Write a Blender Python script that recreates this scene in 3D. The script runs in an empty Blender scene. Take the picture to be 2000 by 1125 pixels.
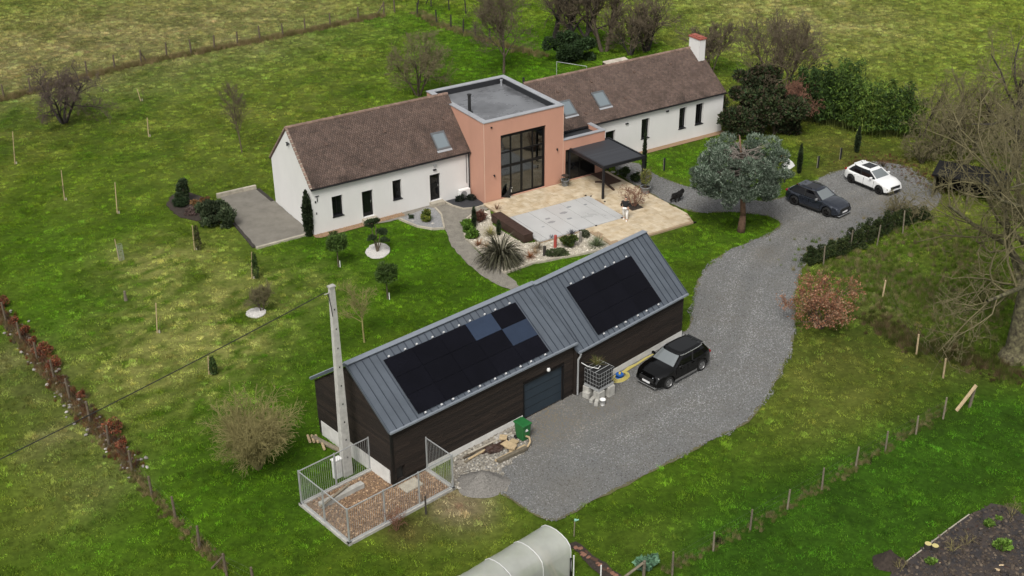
import bpy, math, random
import numpy as np
from mathutils import Vector, Matrix
random.seed(7); RNG = np.random.default_rng(11)
scene = bpy.context.scene
COL = scene.collection
# ------------------------------------------------------------------ camera, sky, sun, exposure
CAM_H, FPX, PITCH, ROLL = 36.0, 2444.0, 0.4877, -0.008
cd = bpy.data.cameras.new('camera'); cam = bpy.data.objects.new('camera', cd); COL.objects.link(cam)
cd.sensor_width = 36.0; cd.lens = 36.0 * FPX / 2000.0; cd.clip_start = 0.5; cd.clip_end = 3000
cam.matrix_world = Matrix.Translation((0, 0, CAM_H)) @ Matrix.Rotation(math.pi / 2 - PITCH, 4, 'X') @ Matrix.Rotation(ROLL, 4, 'Z')
scene.camera = cam
SUN_EL, SUN_AZ = math.radians(52), math.radians(195)      # azimuth clockwise from +Y
w = bpy.data.worlds.new('World'); scene.world = w; w.use_nodes = True
nt = w.node_tree; nt.nodes.clear()
sky = nt.nodes.new('ShaderNodeTexSky'); sky.sky_type = 'NISHITA'; sky.sun_disc = False
sky.sun_elevation = SUN_EL; sky.sun_rotation = SUN_AZ; sky.altitude = 100; sky.dust_density = 4.0; sky.air_density = 1.0; sky.ozone_density = 1.0
hsv = nt.nodes.new('ShaderNodeHueSaturation'); hsv.inputs['Saturation'].default_value = 0.12
bg = nt.nodes.new('ShaderNodeBackground'); bg.inputs['Strength'].default_value = 0.082
wo = nt.nodes.new('ShaderNodeOutputWorld')
nt.links.new(sky.outputs[0], hsv.inputs['Color']); nt.links.new(hsv.outputs[0], bg.inputs['Color']); nt.links.new(bg.outputs[0], wo.inputs[0])
sl = bpy.data.lights.new('sun', 'SUN'); sl.energy = 1.45; sl.angle = math.radians(18); sl.color = (1.0, 0.96, 0.9)
so = bpy.data.objects.new('sun', sl); COL.objects.link(so)
sd = Vector((math.sin(SUN_AZ) * math.cos(SUN_EL), math.cos(SUN_AZ) * math.cos(SUN_EL), math.sin(SUN_EL)))
so.rotation_euler = sd.to_track_quat('Z', 'Y').to_euler(); so.location = (0, 0, 80)
vs = scene.view_settings; vs.view_transform = 'Standard'; vs.look = 'None'; vs.gamma = 1.0; vs.use_curve_mapping = False; vs.exposure = 0.86
scene.cycles.max_bounces = 6; scene.cycles.transparent_max_bounces = 12

# ------------------------------------------------------------------ pixel -> place
def _ray(u, v):
    a, b = u - 1000, v - 562.5
    x = a * math.cos(ROLL) + b * math.sin(ROLL); y = -(-a * math.sin(ROLL) + b * math.cos(ROLL))
    return (x, FPX * math.cos(PITCH) + y * math.sin(PITCH), -FPX * math.sin(PITCH) + y * math.cos(PITCH))
def G(u, v, z=0.0):
    d = _ray(u, v); t = (z - CAM_H) / d[2]
    return Vector((d[0] * t, d[1] * t, z))
def hgt(u, v, base):
    d = _ray(u, v); return CAM_H + d[2] * base[1] / d[1]
class Frame:
    def __init__(s, x, y, th): s.x, s.y, s.th = x, y, th; s.c, s.s = math.cos(th), math.sin(th)
    def w(s, a, b, z=0.0): return Vector((s.x + s.c * a - s.s * b, s.y + s.s * a + s.c * b, z))
    def loc(s, P): dx, dy = P[0] - s.x, P[1] - s.y; return (s.c * dx + s.s * dy, -s.s * dx + s.c * dy)
HS = Frame(-13.176, 75.63, 0.5654); G1 = Frame(-5.648, 47.916, 0.7306); G2 = Frame(3.31, 55.70, 0.775)

# ------------------------------------------------------------------ materials
MATS = {}
def nd(t, k, **kw):
    n = t.nodes.new(k)
    for a, b in kw.items(): setattr(n, a, b)
    return n
def mat(name, col, rough=0.8, metal=0.0, var=0.0, vscale=3.0, bump=0.0, bscale=40.0, col2=None, spec=0.4, rnd=0.0, attr=None, inst=False, detail=6.0, contrast=(0.3, 0.7), stretch=None, coat=0.0, rvar=0.0, obj=False, backlit=0.0):
    if name in MATS: return MATS[name]
    m = bpy.data.materials.new(name); m.use_nodes = True; t = m.node_tree; t.nodes.clear(); L = t.links
    out = nd(t, 'ShaderNodeOutputMaterial'); b = nd(t, 'ShaderNodeBsdfPrincipled')
    b.inputs['Roughness'].default_value = rough; b.inputs['Metallic'].default_value = metal
    b.inputs['Specular IOR Level'].default_value = spec
    if coat: b.inputs['Coat Weight'].default_value = coat; b.inputs['Coat Roughness'].default_value = 0.05
    L.new(b.outputs[0], out.inputs[0])
    if obj: vec = nd(t, 'ShaderNodeTexCoord').outputs['Object']
    else: vec = nd(t, 'ShaderNodeNewGeometry').outputs['Position']
    if stretch:
        mp = nd(t, 'ShaderNodeMapping'); mp.inputs['Scale'].default_value = stretch; L.new(vec, mp.inputs[0]); vec = mp.outputs[0]
    c = None
    if attr:
        a = nd(t, 'ShaderNodeAttribute', attribute_name=attr, attribute_type='INSTANCER' if inst else 'GEOMETRY'); c = a.outputs['Color']
    else:
        r = nd(t, 'ShaderNodeRGB'); r.outputs[0].default_value = (*col, 1); c = r.outputs[0]
    if var > 0 or col2:
        n = nd(t, 'ShaderNodeTexNoise'); n.inputs['Scale'].default_value = vscale; n.inputs['Detail'].default_value = detail; n.inputs['Roughness'].default_value = 0.65
        L.new(vec, n.inputs['Vector'])
        mr = nd(t, 'ShaderNodeMapRange'); mr.inputs[1].default_value = contrast[0]; mr.inputs[2].default_value = contrast[1]; L.new(n.outputs[0], mr.inputs[0])
        if col2:
            mx = nd(t, 'ShaderNodeMix', data_type='RGBA'); L.new(mr.outputs[0], mx.inputs[0]); L.new(c, mx.inputs[6]); mx.inputs[7].default_value = (*col2, 1); c = mx.outputs[2]
        if var > 0:
            m2 = nd(t, 'ShaderNodeMapRange'); m2.inputs[3].default_value = 1 - var; m2.inputs[4].default_value = 1 + var; L.new(mr.outputs[0], m2.inputs[0])
            vm = nd(t, 'ShaderNodeVectorMath', operation='SCALE'); L.new(c, vm.inputs[0]); L.new(m2.outputs[0], vm.inputs['Scale']); c = vm.outputs[0]
        if rvar:
            m3 = nd(t, 'ShaderNodeMapRange'); m3.inputs[3].default_value = max(0.03, rough - rvar); m3.inputs[4].default_value = min(1, rough + rvar); L.new(mr.outputs[0], m3.inputs[0]); L.new(m3.outputs[0], b.inputs['Roughness'])
    if rnd > 0:
        oi = nd(t, 'ShaderNodeObjectInfo'); m2 = nd(t, 'ShaderNodeMapRange'); m2.inputs[3].default_value = 1 - rnd; m2.inputs[4].default_value = 1 + rnd; L.new(oi.outputs['Random'], m2.inputs[0])
        vm = nd(t, 'ShaderNodeVectorMath', operation='SCALE'); L.new(c, vm.inputs[0]); L.new(m2.outputs[0], vm.inputs['Scale']); c = vm.outputs[0]
    L.new(c, b.inputs['Base Color'])
    if bump > 0:
        n = nd(t, 'ShaderNodeTexNoise'); n.inputs['Scale'].default_value = bscale; n.inputs['Detail'].default_value = 5; L.new(vec, n.inputs['Vector'])
        bp = nd(t, 'ShaderNodeBump'); bp.inputs['Strength'].default_value = bump; bp.inputs['Distance'].default_value = 0.05; L.new(n.outputs[0], bp.inputs['Height']); L.new(bp.outputs[0], b.inputs['Normal'])
    if backlit:
        tr = nd(t, 'ShaderNodeBsdfTranslucent'); L.new(c, tr.inputs[0]); ms = nd(t, 'ShaderNodeMixShader'); ms.inputs[0].default_value = backlit
        L.new(b.outputs[0], ms.inputs[1]); L.new(tr.outputs[0], ms.inputs[2]); L.new(ms.outputs[0], out.inputs[0])
    MATS[name] = m; return m
def glass(name, tint, gloss=0.5, rough=0.02, base=0.06):
    if name in MATS: return MATS[name]
    m = bpy.data.materials.new(name); m.use_nodes = True; t = m.node_tree; t.nodes.clear(); L = t.links
    out = nd(t, 'ShaderNodeOutputMaterial'); tr = nd(t, 'ShaderNodeBsdfTransparent'); tr.inputs[0].default_value = (*tint, 1)
    gl = nd(t, 'ShaderNodeBsdfGlossy'); gl.inputs['Roughness'].default_value = rough
    fr = nd(t, 'ShaderNodeFresnel'); fr.inputs[0].default_value = 1.5
    mr = nd(t, 'ShaderNodeMapRange'); mr.inputs[3].default_value = base; mr.inputs[4].default_value = 1.0; L.new(fr.outputs[0], mr.inputs[0])
    ms = nd(t, 'ShaderNodeMixShader'); L.new(mr.outputs[0], ms.inputs[0]); L.new(tr.outputs[0], ms.inputs[1]); L.new(gl.outputs[0], ms.inputs[2]); L.new(ms.outputs[0], out.inputs[0])
    MATS[name] = m; return m
M = {}
M['white_wall'] = mat('white_render', (0.64, 0.63, 0.61), 0.9, var=0.035, vscale=0.8, stretch=(1, 1, .5), bump=0.15, bscale=60)
M['orange_wall'] = mat('orange_render', (0.47, 0.25, 0.178), 0.9, var=0.05, vscale=0.8, stretch=(1, 1, .5), bump=0.15, bscale=60)
M['tile'] = mat('roof_tile_clay', (0.15, 0.1, 0.085), 0.85, attr='tint', var=0.22, vscale=1.1, bump=0.2, bscale=70)
M['roof_under'] = mat('roof_base', (0.10, 0.065, 0.05), 0.9)
M['ridge'] = mat('ridge_clay', (0.2, 0.135, 0.105), 0.85, var=0.3, vscale=6, rnd=0.2)
M['dark_metal'] = mat('anthracite_metal', (0.018, 0.019, 0.022), 0.45, 0.3, var=0.2, vscale=3)
M['frame'] = mat('dark_frame', (0.006, 0.0055, 0.0055), 0.5, spec=.3)
M['coping'] = mat('grey_coping', (0.42, 0.43, 0.45), 0.4, 0.4, var=0.12, vscale=1.5)
M['membrane'] = mat('wet_membrane', (0.14, 0.144, 0.152), 0.3, var=0.55, vscale=0.38, rvar=0.24, detail=4)
M['black_glass'] = mat('dark_window_glass', (0.006, 0.0065, 0.007), 0.05, spec=0.4)
M['sky_glass'] = mat('skylight_glass', (0.22, 0.26, 0.28), 0.06, spec=0.9, metal=0.35)
M['zinc'] = mat('zinc_seam', (0.105, 0.122, 0.145), 0.5, 0.35, var=0.12, vscale=1.2, rnd=0.07)
M['zinc_edge'] = mat('zinc_edge', (0.27, 0.30, 0.34), 0.45, 0.4, var=0.1, vscale=2)
M['pv'] = mat('solar_cells', (0.0035, 0.0035, 0.006), 0.2, spec=0.16, var=0.2, vscale=0.9, rnd=0.12)
M['pv_blue'] = mat('solar_cells_blue', (0.022, 0.033, 0.058), 0.2, spec=0.35, var=0.12, vscale=2, rnd=0.2)
M['clamp'] = mat('clamp_alu', (0.62, 0.62, 0.62), 0.5, 0.2)
M['plank'] = mat('charred_plank', (0.019, 0.0125, 0.009), 0.8, var=0.45, vscale=6, rnd=0.4, stretch=(1, 1, 4), bump=0.3, bscale=40)
M['plinth'] = mat('plinth_render', (0.6, 0.59, 0.56), 0.9, var=0.12, vscale=2.5, col2=None)
M['navy_door'] = mat('navy_door', (0.022, 0.034, 0.046), 0.5, var=0.08, vscale=1)
M['concrete'] = mat('concrete', (0.36, 0.35, 0.32), 0.9, var=0.25, vscale=3, bump=0.2)
M['pole_conc'] = mat('pole_concrete', (0.42, 0.41, 0.38), 0.85, var=0.2, vscale=4, bump=0.15)
M['galv'] = mat('galvanised', (0.42, 0.43, 0.43), 0.5, 0.4, var=0.1, vscale=4)
M['travertine'] = mat('travertine', (0.45, 0.345, 0.21), 0.5, var=0.1, vscale=2.2, rnd=0.07, col2=(0.53, 0.46, 0.345), bump=0.1, rvar=0.2)
M['trav_edge'] = mat('terrace_screed', (0.3, 0.22, 0.14), 0.9, var=0.15)
M['pool'] = mat('pool_cover', (0.43, 0.43, 0.42), 0.42, var=0.08, vscale=0.8, rvar=0.2)
M['soil'] = mat('dark_soil', (0.035, 0.026, 0.02), 0.95, var=0.4, vscale=8, bump=0.6, bscale=30)
M['wood_dark'] = mat('dark_wood', (0.045, 0.025, 0.018), 0.6, var=0.35, vscale=5, stretch=(1, 1, 1))
M['wood_post'] = mat('fence_post_wood', (0.11, 0.085, 0.058), 0.9, var=0.3, vscale=8)
M['wood_grey'] = mat('weathered_wood', (0.165, 0.14, 0.1), 0.9, var=0.3, vscale=8, rnd=0.25)
M['wood_pale'] = mat('pale_wood', (0.42, 0.32, 0.19), 0.85, var=0.25, vscale=8, rnd=0.2)
M['bark'] = mat('bark_brown', (0.095, 0.075, 0.052), 0.95, var=0.4, vscale=9, bump=0.4, bscale=30)
M['bark_dark'] = mat('bark_dark', (0.035, 0.03, 0.025), 0.95, var=0.4, vscale=9)
M['bark_oak'] = mat('bark_oak', (0.05, 0.038, 0.026), 0.95, var=0.45, vscale=5, col2=(0.12, 0.112, 0.055), bump=0.6, bscale=14)
M['twig'] = mat('twig_brown', (0.12, 0.095, 0.06), 0.95, var=0.3, vscale=2)
M['twig_olive'] = mat('twig_olive', (0.15, 0.13, 0.066), 0.95, var=0.3, vscale=2)
M['twig_purple'] = mat('twig_purple', (0.105, 0.078, 0.062), 0.95, var=0.3, vscale=2)
M['twig_pale'] = mat('twig_pale', (0.235, 0.205, 0.08), 0.95, var=0.3, vscale=3)
M['twig_red'] = mat('twig_red', (0.2, 0.1, 0.065), 0.95, var=0.3, vscale=3)
M['leaf'] = mat('leaf_tinted', (0.1, 0.1, 0.1), 0.7, attr='tint', spec=0.25, backlit=0.15)
M['grey_gravel_base'] = mat('gravel_grey', (0.158, 0.16, 0.158), 0.95, col2=(0.105, 0.1, 0.09), vscale=0.35, var=0.22, bump=0.5, bscale=22, detail=10)
M['stone_inst'] = mat('gravel_stone', (0.2, 0.2, 0.2), 0.9, attr='tint', inst=True)
M['rubber'] = mat('tyre_rubber', (0.012, 0.012, 0.012), 0.85)
M['rim_dark'] = mat('rim_dark', (0.03, 0.028, 0.027), 0.4, 0.6)
M['rim_silver'] = mat('rim_silver', (0.3, 0.3, 0.3), 0.35, 0.7)
M['car_black'] = mat('paint_black', (0.002, 0.002, 0.002), 0.12, spec=0.35, coat=0.25)
M['car_navy'] = mat('paint_navy', (0.03, 0.036, 0.05), 0.18, 0.55, spec=0.6, coat=0.9)
M['car_white'] = mat('paint_white', (0.72, 0.72, 0.71), 0.3, spec=0.5, coat=0.6)
M['car_glass'] = mat('car_glass', (0.004, 0.004, 0.005), 0.04, spec=0.4)
M['screen_glass'] = mat('car_windscreen', (0.2, 0.22, 0.225), 0.06, spec=1.0, metal=0.3)  # pale sky reflection painted into the base colour
M['chrome'] = mat('chrome_trim', (0.6, 0.6, 0.6), 0.25, 0.8)
M['lamp'] = mat('head_lamp', (0.3, 0.32, 0.34), 0.1, 0.3, spec=0.8)
M['tail'] = mat('tail_lamp', (0.25, 0.01, 0.01), 0.2)
M['plastic_black'] = mat('black_plastic', (0.015, 0.015, 0.015), 0.6)
M['plate_white'] = mat('plate_white', (0.7, 0.7, 0.7), 0.5)
M['white_plastic'] = mat('white_plastic', (0.7, 0.7, 0.68), 0.5)
M['green_bin'] = mat('green_bin', (0.018, 0.12, 0.032), 0.45, var=0.15, vscale=4)
M['yellow'] = mat('yellow_plastic', (0.6, 0.45, 0.06), 0.5)
M['hose'] = mat('pale_yellow_hose', (0.48, 0.41, 0.13), 0.5)
M['blue'] = mat('blue_plastic', (0.02, 0.1, 0.35), 0.45)
M['brick'] = mat('brick_red', (0.28, 0.085, 0.06), 0.9, var=0.3, vscale=10)
M['red_paint'] = mat('red_post', (0.35, 0.06, 0.045), 0.6, var=0.2, vscale=8)
M['wire'] = mat('fence_wire', (0.12, 0.12, 0.11), 0.7)
M['seam'] = mat('zinc_seam_rib', (0.05, 0.06, 0.078), 0.5, 0.3)
M['grey_stone'] = mat('grey_stone', (0.2, 0.185, 0.165), 0.9, var=0.3, vscale=7, rnd=0.4)
M['white_stone'] = mat('white_stone', (0.33, 0.31, 0.28), 0.9, var=0.2, vscale=9, rnd=0.2)
M['kerb'] = mat('pale_kerb', (0.36, 0.325, 0.26), 0.9, var=0.2, vscale=4, rnd=0.12)
M['skin'] = mat('skin', (0.45, 0.27, 0.19), 0.6)
M['hair'] = mat('hair_black', (0.012, 0.01, 0.009), 0.6)
M['cloth_black'] = mat('cloth_black', (0.012, 0.012, 0.013), 0.9)
M['cloth_white'] = mat('cloth_white', (0.72, 0.71, 0.69), 0.9)
M['fur_black'] = mat('fur_black', (0.01, 0.009, 0.008), 0.85, bump=0.5, bscale=60)
M['fur_white'] = mat('fur_white', (0.7, 0.68, 0.64), 0.9, bump=0.5, bscale=60)
M['interior'] = mat('interior_wall', (0.3, 0.26, 0.21), 0.9, var=0.15, vscale=1.2)
M['interior_floor'] = mat('interior_floor', (0.16, 0.15, 0.14), 0.5, var=0.2, vscale=1.5)
M['mint'] = mat('mint_fabric', (0.2, 0.32, 0.27), 0.8)
M['film'] = None
M['pot_grey'] = mat('pot_grey', (0.2, 0.21, 0.22), 0.7, var=0.15, vscale=8)
M['mat_brown'] = mat('mat_brown', (0.07, 0.038, 0.024), 0.95, var=0.2, vscale=12)
M['slate'] = mat('black_slate', (0.035, 0.036, 0.04), 0.7, rnd=0.4)

# ------------------------------------------------------------------ object helpers
def tag(o, label=None, cat=None, group=None, kind=None):
    if label: o['label'] = label
    if cat: o['category'] = cat
    if group: o['group'] = group
    if kind: o['kind'] = kind
    return o
def thing(name, label, cat, loc=(0, 0, 0), rz=0.0, group=None):
    o = bpy.data.objects.new(name, None); COL.objects.link(o); o.empty_display_size = 0.2
    o.location = loc; o.rotation_euler = (0, 0, rz); return tag(o, label, cat, group)
def put(name, me, parent=None, loc=(0, 0, 0), rot=(0, 0, 0), scl=(1, 1, 1), m=None):
    o = bpy.data.objects.new(name, me); COL.objects.link(o); o.parent = parent; o.location = loc; o.rotation_euler = rot; o.scale = scl
    if m is not None and not me.materials: me.materials.append(m)
    return o
def mesh_np(name, V, F, tint=None, smooth=False, mats=(), fm=None):
    V = np.asarray(V, np.float32).reshape(-1, 3); F = np.asarray(F, np.int32); n = F.shape[1]
    me = bpy.data.meshes.new(name); me.vertices.add(len(V)); me.vertices.foreach_set('co', V.ravel())
    me.loops.add(F.size); me.loops.foreach_set('vertex_index', F.ravel())
    me.polygons.add(len(F)); me.polygons.foreach_set('loop_start', np.arange(len(F), dtype=np.int32) * n); me.polygons.foreach_set('loop_total', np.full(len(F), n, np.int32))
    if smooth: me.polygons.foreach_set('use_smooth', np.ones(len(F), bool))
    for m in mats: me.materials.append(m)
    if fm is not None: me.polygons.foreach_set('material_index', np.asarray(fm, np.int32))
    me.update(calc_edges=True)
    if tint is not None:
        a = me.attributes.new('tint', 'FLOAT_COLOR', 'POINT'); T = np.ones((len(V), 4), np.float32); T[:, :3] = tint; a.data.foreach_set('color', T.ravel())
    return me
class MB:
    def __init__(s): s.v = []; s.f = []; s.m = []
    def _add(s, vs, fs, mi=0):
        b = len(s.v); s.v += [tuple(q) for q in vs]
        for f in fs: s.f.append(tuple(b + i for i in f)); s.m.append(mi)
    def quad(s, a, b, c, d, mi=0): s._add([a, b, c, d], [(0, 1, 2, 3)], mi)
    def box(s, x0, x1, y0, y1, z0, z1, mi=0, xf=None):
        vs = [(x0, y0, z0), (x1, y0, z0), (x1, y1, z0), (x0, y1, z0), (x0, y0, z1), (x1, y0, z1), (x1, y1, z1), (x0, y1, z1)]
        if xf: vs = [xf(q) for q in vs]
        s._add(vs, [(0, 3, 2, 1), (4, 5, 6, 7), (0, 1, 5, 4), (1, 2, 6, 5), (2, 3, 7, 6), (3, 0, 4, 7)], mi); return s
    def prism(s, poly, z0, z1, mi=0):
        n = len(poly); vs = [(p[0], p[1], z0) for p in poly] + [(p[0], p[1], z1) for p in poly]
        s._add(vs, [tuple(range(n))[::-1], tuple(range(n, 2 * n))] + [(i, (i + 1) % n, n + (i + 1) % n, n + i) for i in range(n)], mi); return s
    def tube(s, p0, p1, r0, r1=None, n=8, mi=0, caps=True):
        r1 = r0 if r1 is None else r1; p0, p1 = Vector(p0), Vector(p1); d = (p1 - p0).normalized()
        u = d.orthogonal().normalized(); w_ = d.cross(u)
        vs = [p0 + (u * math.cos(2 * math.pi * i / n) + w_ * math.sin(2 * math.pi * i / n)) * r0 for i in range(n)] + [p1 + (u * math.cos(2 * math.pi * i / n) + w_ * math.sin(2 * math.pi * i / n)) * r1 for i in range(n)]
        fs = [(i, (i + 1) % n, n + (i + 1) % n, n + i) for i in range(n)]
        if caps: fs += [tuple(range(n))[::-1], tuple(range(n, 2 * n))]
        s._add(vs, fs, mi); return s
    def path(s, pts, r, n=6, mi=0):
        for a, b in zip(pts[:-1], pts[1:]): s.tube(a, b, r, r, n, mi, True)
        return s
    def beam(s, p0, p1, wd, ht, mi=0, up=(0, 0, 1)):
        p0, p1 = Vector(p0), Vector(p1); d = (p1 - p0).normalized(); sd_ = d.cross(Vector(up))
        if sd_.length < 1e-4: sd_ = d.cross(Vector((1, 0, 0)))
        sd_.normalize(); u = sd_.cross(d)
        vs = [p + sd_ * a * wd / 2 + u * b * ht / 2 for p in (p0, p1) for a, b in ((-1, -1), (1, -1), (1, 1), (-1, 1))]
        s._add(vs, [(0, 1, 2, 3)[::-1], (4, 5, 6, 7), (0, 1, 5, 4), (1, 2, 6, 5), (2, 3, 7, 6), (3, 0, 4, 7)], mi); return s
    def lathe(s, prof, n=16, c=(0, 0, 0), mi=0, cap=True):
        b = []
        for r, z in prof: b += [(c[0] + r * math.cos(2 * math.pi * i / n), c[1] + r * math.sin(2 * math.pi * i / n), c[2] + z) for i in range(n)]
        fs = [(k * n + i, k * n + (i + 1) % n, (k + 1) * n + (i + 1) % n, (k + 1) * n + i) for k in range(len(prof) - 1) for i in range(n)]
        if cap: fs += [tuple(range(n))[::-1], tuple(range((len(prof) - 1) * n, len(prof) * n))]
        s._add(b, fs, mi); return s
    def mesh(s, name, mats, smooth=False):
        me = bpy.data.meshes.new(name); me.from_pydata(s.v, [], s.f)
        for m in (mats if isinstance(mats, (list, tuple)) else [mats]): me.materials.append(m)
        me.polygons.foreach_set('material_index', s.m)
        if smooth: me.polygons.foreach_set('use_smooth', [True] * len(s.f))
        me.update(); return me
    def build(s, name, mats, parent=None, smooth=False, bevel=0.0, **kw):
        o = put(name, s.mesh(name, mats, smooth), parent, **kw)
        if bevel: bv = o.modifiers.new('bevel', 'BEVEL'); bv.width = bevel; bv.segments = 2; bv.limit_method = 'ANGLE'
        return o
_ub = {}
def unit_box(m):
    if m.name not in _ub: _ub[m.name] = MB().box(-.5, .5, -.5, .5, -.5, .5).mesh('unit_box_' + m.name, m)
    return _ub[m.name]
def piece(name, m, parent, x0, x1, y0, y1, z0, z1, rot=(0, 0, 0)):
    return put(name, unit_box(m), parent, ((x0 + x1) / 2, (y0 + y1) / 2, (z0 + z1) / 2), rot, (abs(x1 - x0), abs(y1 - y0), abs(z1 - z0)))
def wall_cells(mb, L, H, ops, t, xf, mi=0, x0=0.0):
    xs = sorted({x0, L, *[a for o in ops for a in o[:2]]}); zs = sorted({0.0, H, *[a for o in ops for a in o[2:4]]})
    sol = lambda i, j: 0 <= i < len(xs) - 1 and 0 <= j < len(zs) - 1 and not any(o[0] <= (xs[i] + xs[i + 1]) / 2 <= o[1] and o[2] <= (zs[j] + zs[j + 1]) / 2 <= o[3] for o in ops)
    for i in range(len(xs) - 1):
        for j in range(len(zs) - 1):
            if not sol(i, j): continue
            a, b, c, d = xs[i], xs[i + 1], zs[j], zs[j + 1]
            mb.quad(xf(a, 0, c), xf(b, 0, c), xf(b, 0, d), xf(a, 0, d), mi); mb.quad(xf(b, t, c), xf(a, t, c), xf(a, t, d), xf(b, t, d), mi)
            if not sol(i - 1, j): mb.quad(xf(a, t, c), xf(a, 0, c), xf(a, 0, d), xf(a, t, d), mi)
            if not sol(i + 1, j): mb.quad(xf(b, 0, c), xf(b, t, c), xf(b, t, d), xf(b, 0, d), mi)
            if not sol(i, j - 1): mb.quad(xf(a, t, c), xf(b, t, c), xf(b, 0, c), xf(a, 0, c), mi)
            if not sol(i, j + 1): mb.quad(xf(a, 0, d), xf(b, 0, d), xf(b, t, d), xf(a, t, d), mi)
# numpy value noise and polygon test
def _h(ix, iy, seed): 
    n = (ix.astype(np.int64) * 374761393 + iy.astype(np.int64) * 668265263 + seed * 144665) & 0x7fffffff
    n = ((n ^ (n >> 13)) * 1274126177) & 0x7fffffff
    return ((n ^ (n >> 16)) & 0xffff) / 65535.0
def vnoise(x, y, s, seed=0, octv=1):
    r = 0; amp = 1; tot = 0
    for o in range(octv):
        X, Y = x / s, y / s; ix, iy = np.floor(X), np.floor(Y); fx, fy = X - ix, Y - iy; fx = fx * fx * (3 - 2 * fx); fy = fy * fy * (3 - 2 * fy)
        a = _h(ix, iy, seed + o); b = _h(ix + 1, iy, seed + o); c = _h(ix, iy + 1, seed + o); d = _h(ix + 1, iy + 1, seed + o)
        r = r + amp * ((a * (1 - fx) + b * fx) * (1 - fy) + (c * (1 - fx) + d * fx) * fy); tot += amp; amp *= 0.55; s = s / 2.1
    return r / tot
def inpoly(x, y, poly):
    P = np.asarray(poly, float)[:, :2]; r = np.zeros(x.shape, bool); n = len(P); j = n - 1
    for i in range(n):
        xi, yi = P[i]; xj, yj = P[j]
        r ^= ((yi > y) != (yj > y)) & (x < (xj - xi) * (y - yi) / (yj - yi + 1e-12) + xi); j = i
    return r
# ------------------------------------------------------------------ ground, drive, paths
from mathutils.geometry import tessellate_polygon
PAL = dict(lush=(0.07, 0.152, 0.006), dark=(0.032, 0.094, 0.004), mid=(0.112, 0.172, 0.012), olive=(0.15, 0.175, 0.03), mown=(0.046, 0.115, 0.007), yellow=(0.29, 0.285, 0.085), straw=(0.235, 0.21, 0.09), brown=(0.095, 0.075, 0.026), rust=(0.11, 0.08, 0.035), tan=(0.28, 0.225, 0.13), field=(0.17, 0.205, 0.034))
BLOBS = [(900, 120, 13, 'lush', 1), (1040, 130, 9, 'lush', 1), (300, 155, 9, 'lush', .9), (520, 95, 9, 'lush', .6), (860, 470, 7, 'lush', 1), (930, 560, 5, 'lush', 1), (640, 480, 6, 'lush', .9), (1060, 525, 4, 'lush', 1), (600, 600, 4, 'lush', .8),
  (1440, 440, 6, 'lush', .8), (1330, 500, 4, 'lush', .8), (1340, 310, 5, 'lush', .9), (180, 600, 7, 'lush', .9), (90, 480, 6, 'lush', .6), (430, 870, 6, 'lush', .9), (560, 720, 6, 'lush', .8), (1250, 960, 7, 'lush', .8), (1500, 900, 6, 'lush', .7), (560, 980, 4, 'dark', .6), (1130, 900, 3, 'mid', .5),
  (1900, 800, 6, 'lush', .9), (1650, 1010, 4, 'dark', 1), (1500, 1090, 4, 'dark', 1), (1780, 930, 4, 'dark', 1), (1900, 880, 4, 'dark', .9), (120, 1060, 5, 'lush', .7), (300, 1050, 4, 'lush', .5), (380, 330, 8, 'lush', .5), (560, 300, 6, 'mid', .6), (440, 1000, 4, 'lush', .7),
  (280, 515, 3.2, 'yellow', .9), (340, 500, 3, 'yellow', .6), (420, 640, 4.5, 'yellow', .8), (470, 600, 3, 'yellow', .6), (290, 700, 4, 'yellow', .8), (380, 580, 4, 'yellow', .6), (560, 560, 3, 'yellow', .6), (330, 760, 3.5, 'yellow', .55), (230, 650, 3, 'yellow', .4), (480, 690, 3, 'yellow', .6), (640, 560, 2, 'yellow', .4),
  (330, 60, 16, 'straw', .75), (150, 100, 12, 'straw', .7), (500, 40, 12, 'straw', .55), (1560, 25, 14, 'straw', .8), (30, 130, 10, 'straw', .8), (60, 760, 2.4, 'straw', .8), (110, 860, 2.2, 'straw', .8), (180, 950, 2.4, 'straw', .5), (10, 700, 2, 'straw', .8), (60, 1000, 3, 'olive', .7),
  (1640, 740, 6, 'olive', .9), (1500, 830, 3.5, 'olive', .6), (1250, 1060, 4, 'olive', .4), (1640, 690, 4, 'brown', .6), (1700, 780, 5, 'olive', .6), (60, 270, 6, 'brown', .4), (420, 240, 9, 'olive', .8), (640, 180, 8, 'olive', .6), (720, 110, 6, 'olive', .5), (490, 340, 5, 'olive', .5),
  (1620, 240, 6, 'olive', .5), (1700, 330, 5, 'rust', .8), (1790, 340, 4, 'rust', .7), (1650, 300, 3, 'brown', .35), (1850, 600, 5, 'lush', .7), (1750, 480, 3, 'lush', .7), (1720, 560, 4, 'straw', .6), (1880, 480, 5, 'olive', .6), (1800, 650, 3, 'brown', .6), (1900, 690, 3, 'brown', .8),
  (850, 1010, 3, 'olive', .7), (960, 1040, 3, 'olive', .6), (905, 985, 1.5, 'tan', .9), (880, 975, 1.2, 'tan', .8), (780, 1020, 1.1, 'brown', .9), (800, 1040, 1.0, 'brown', .8), (330, 340, 5, 'olive', .4), (1870, 380, 8, 'olive', .9), (1900, 250, 9, 'olive', .8), (1480, 200, 7, 'brown', .5)]
BLOBS += [(u, v, 2.6, 'mown', 1.3) for u, v in ((1440, 1120), (1500, 1080), (1560, 1050), (1610, 1025), (1660, 1000), (1710, 970), (1760, 945), (1810, 915), (1860, 890), (1910, 865), (1960, 850), (2010, 835))]
BLOBS = [(*G(u, v)[:2], r, k, s) for u, v, r, k, s in BLOBS]
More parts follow.
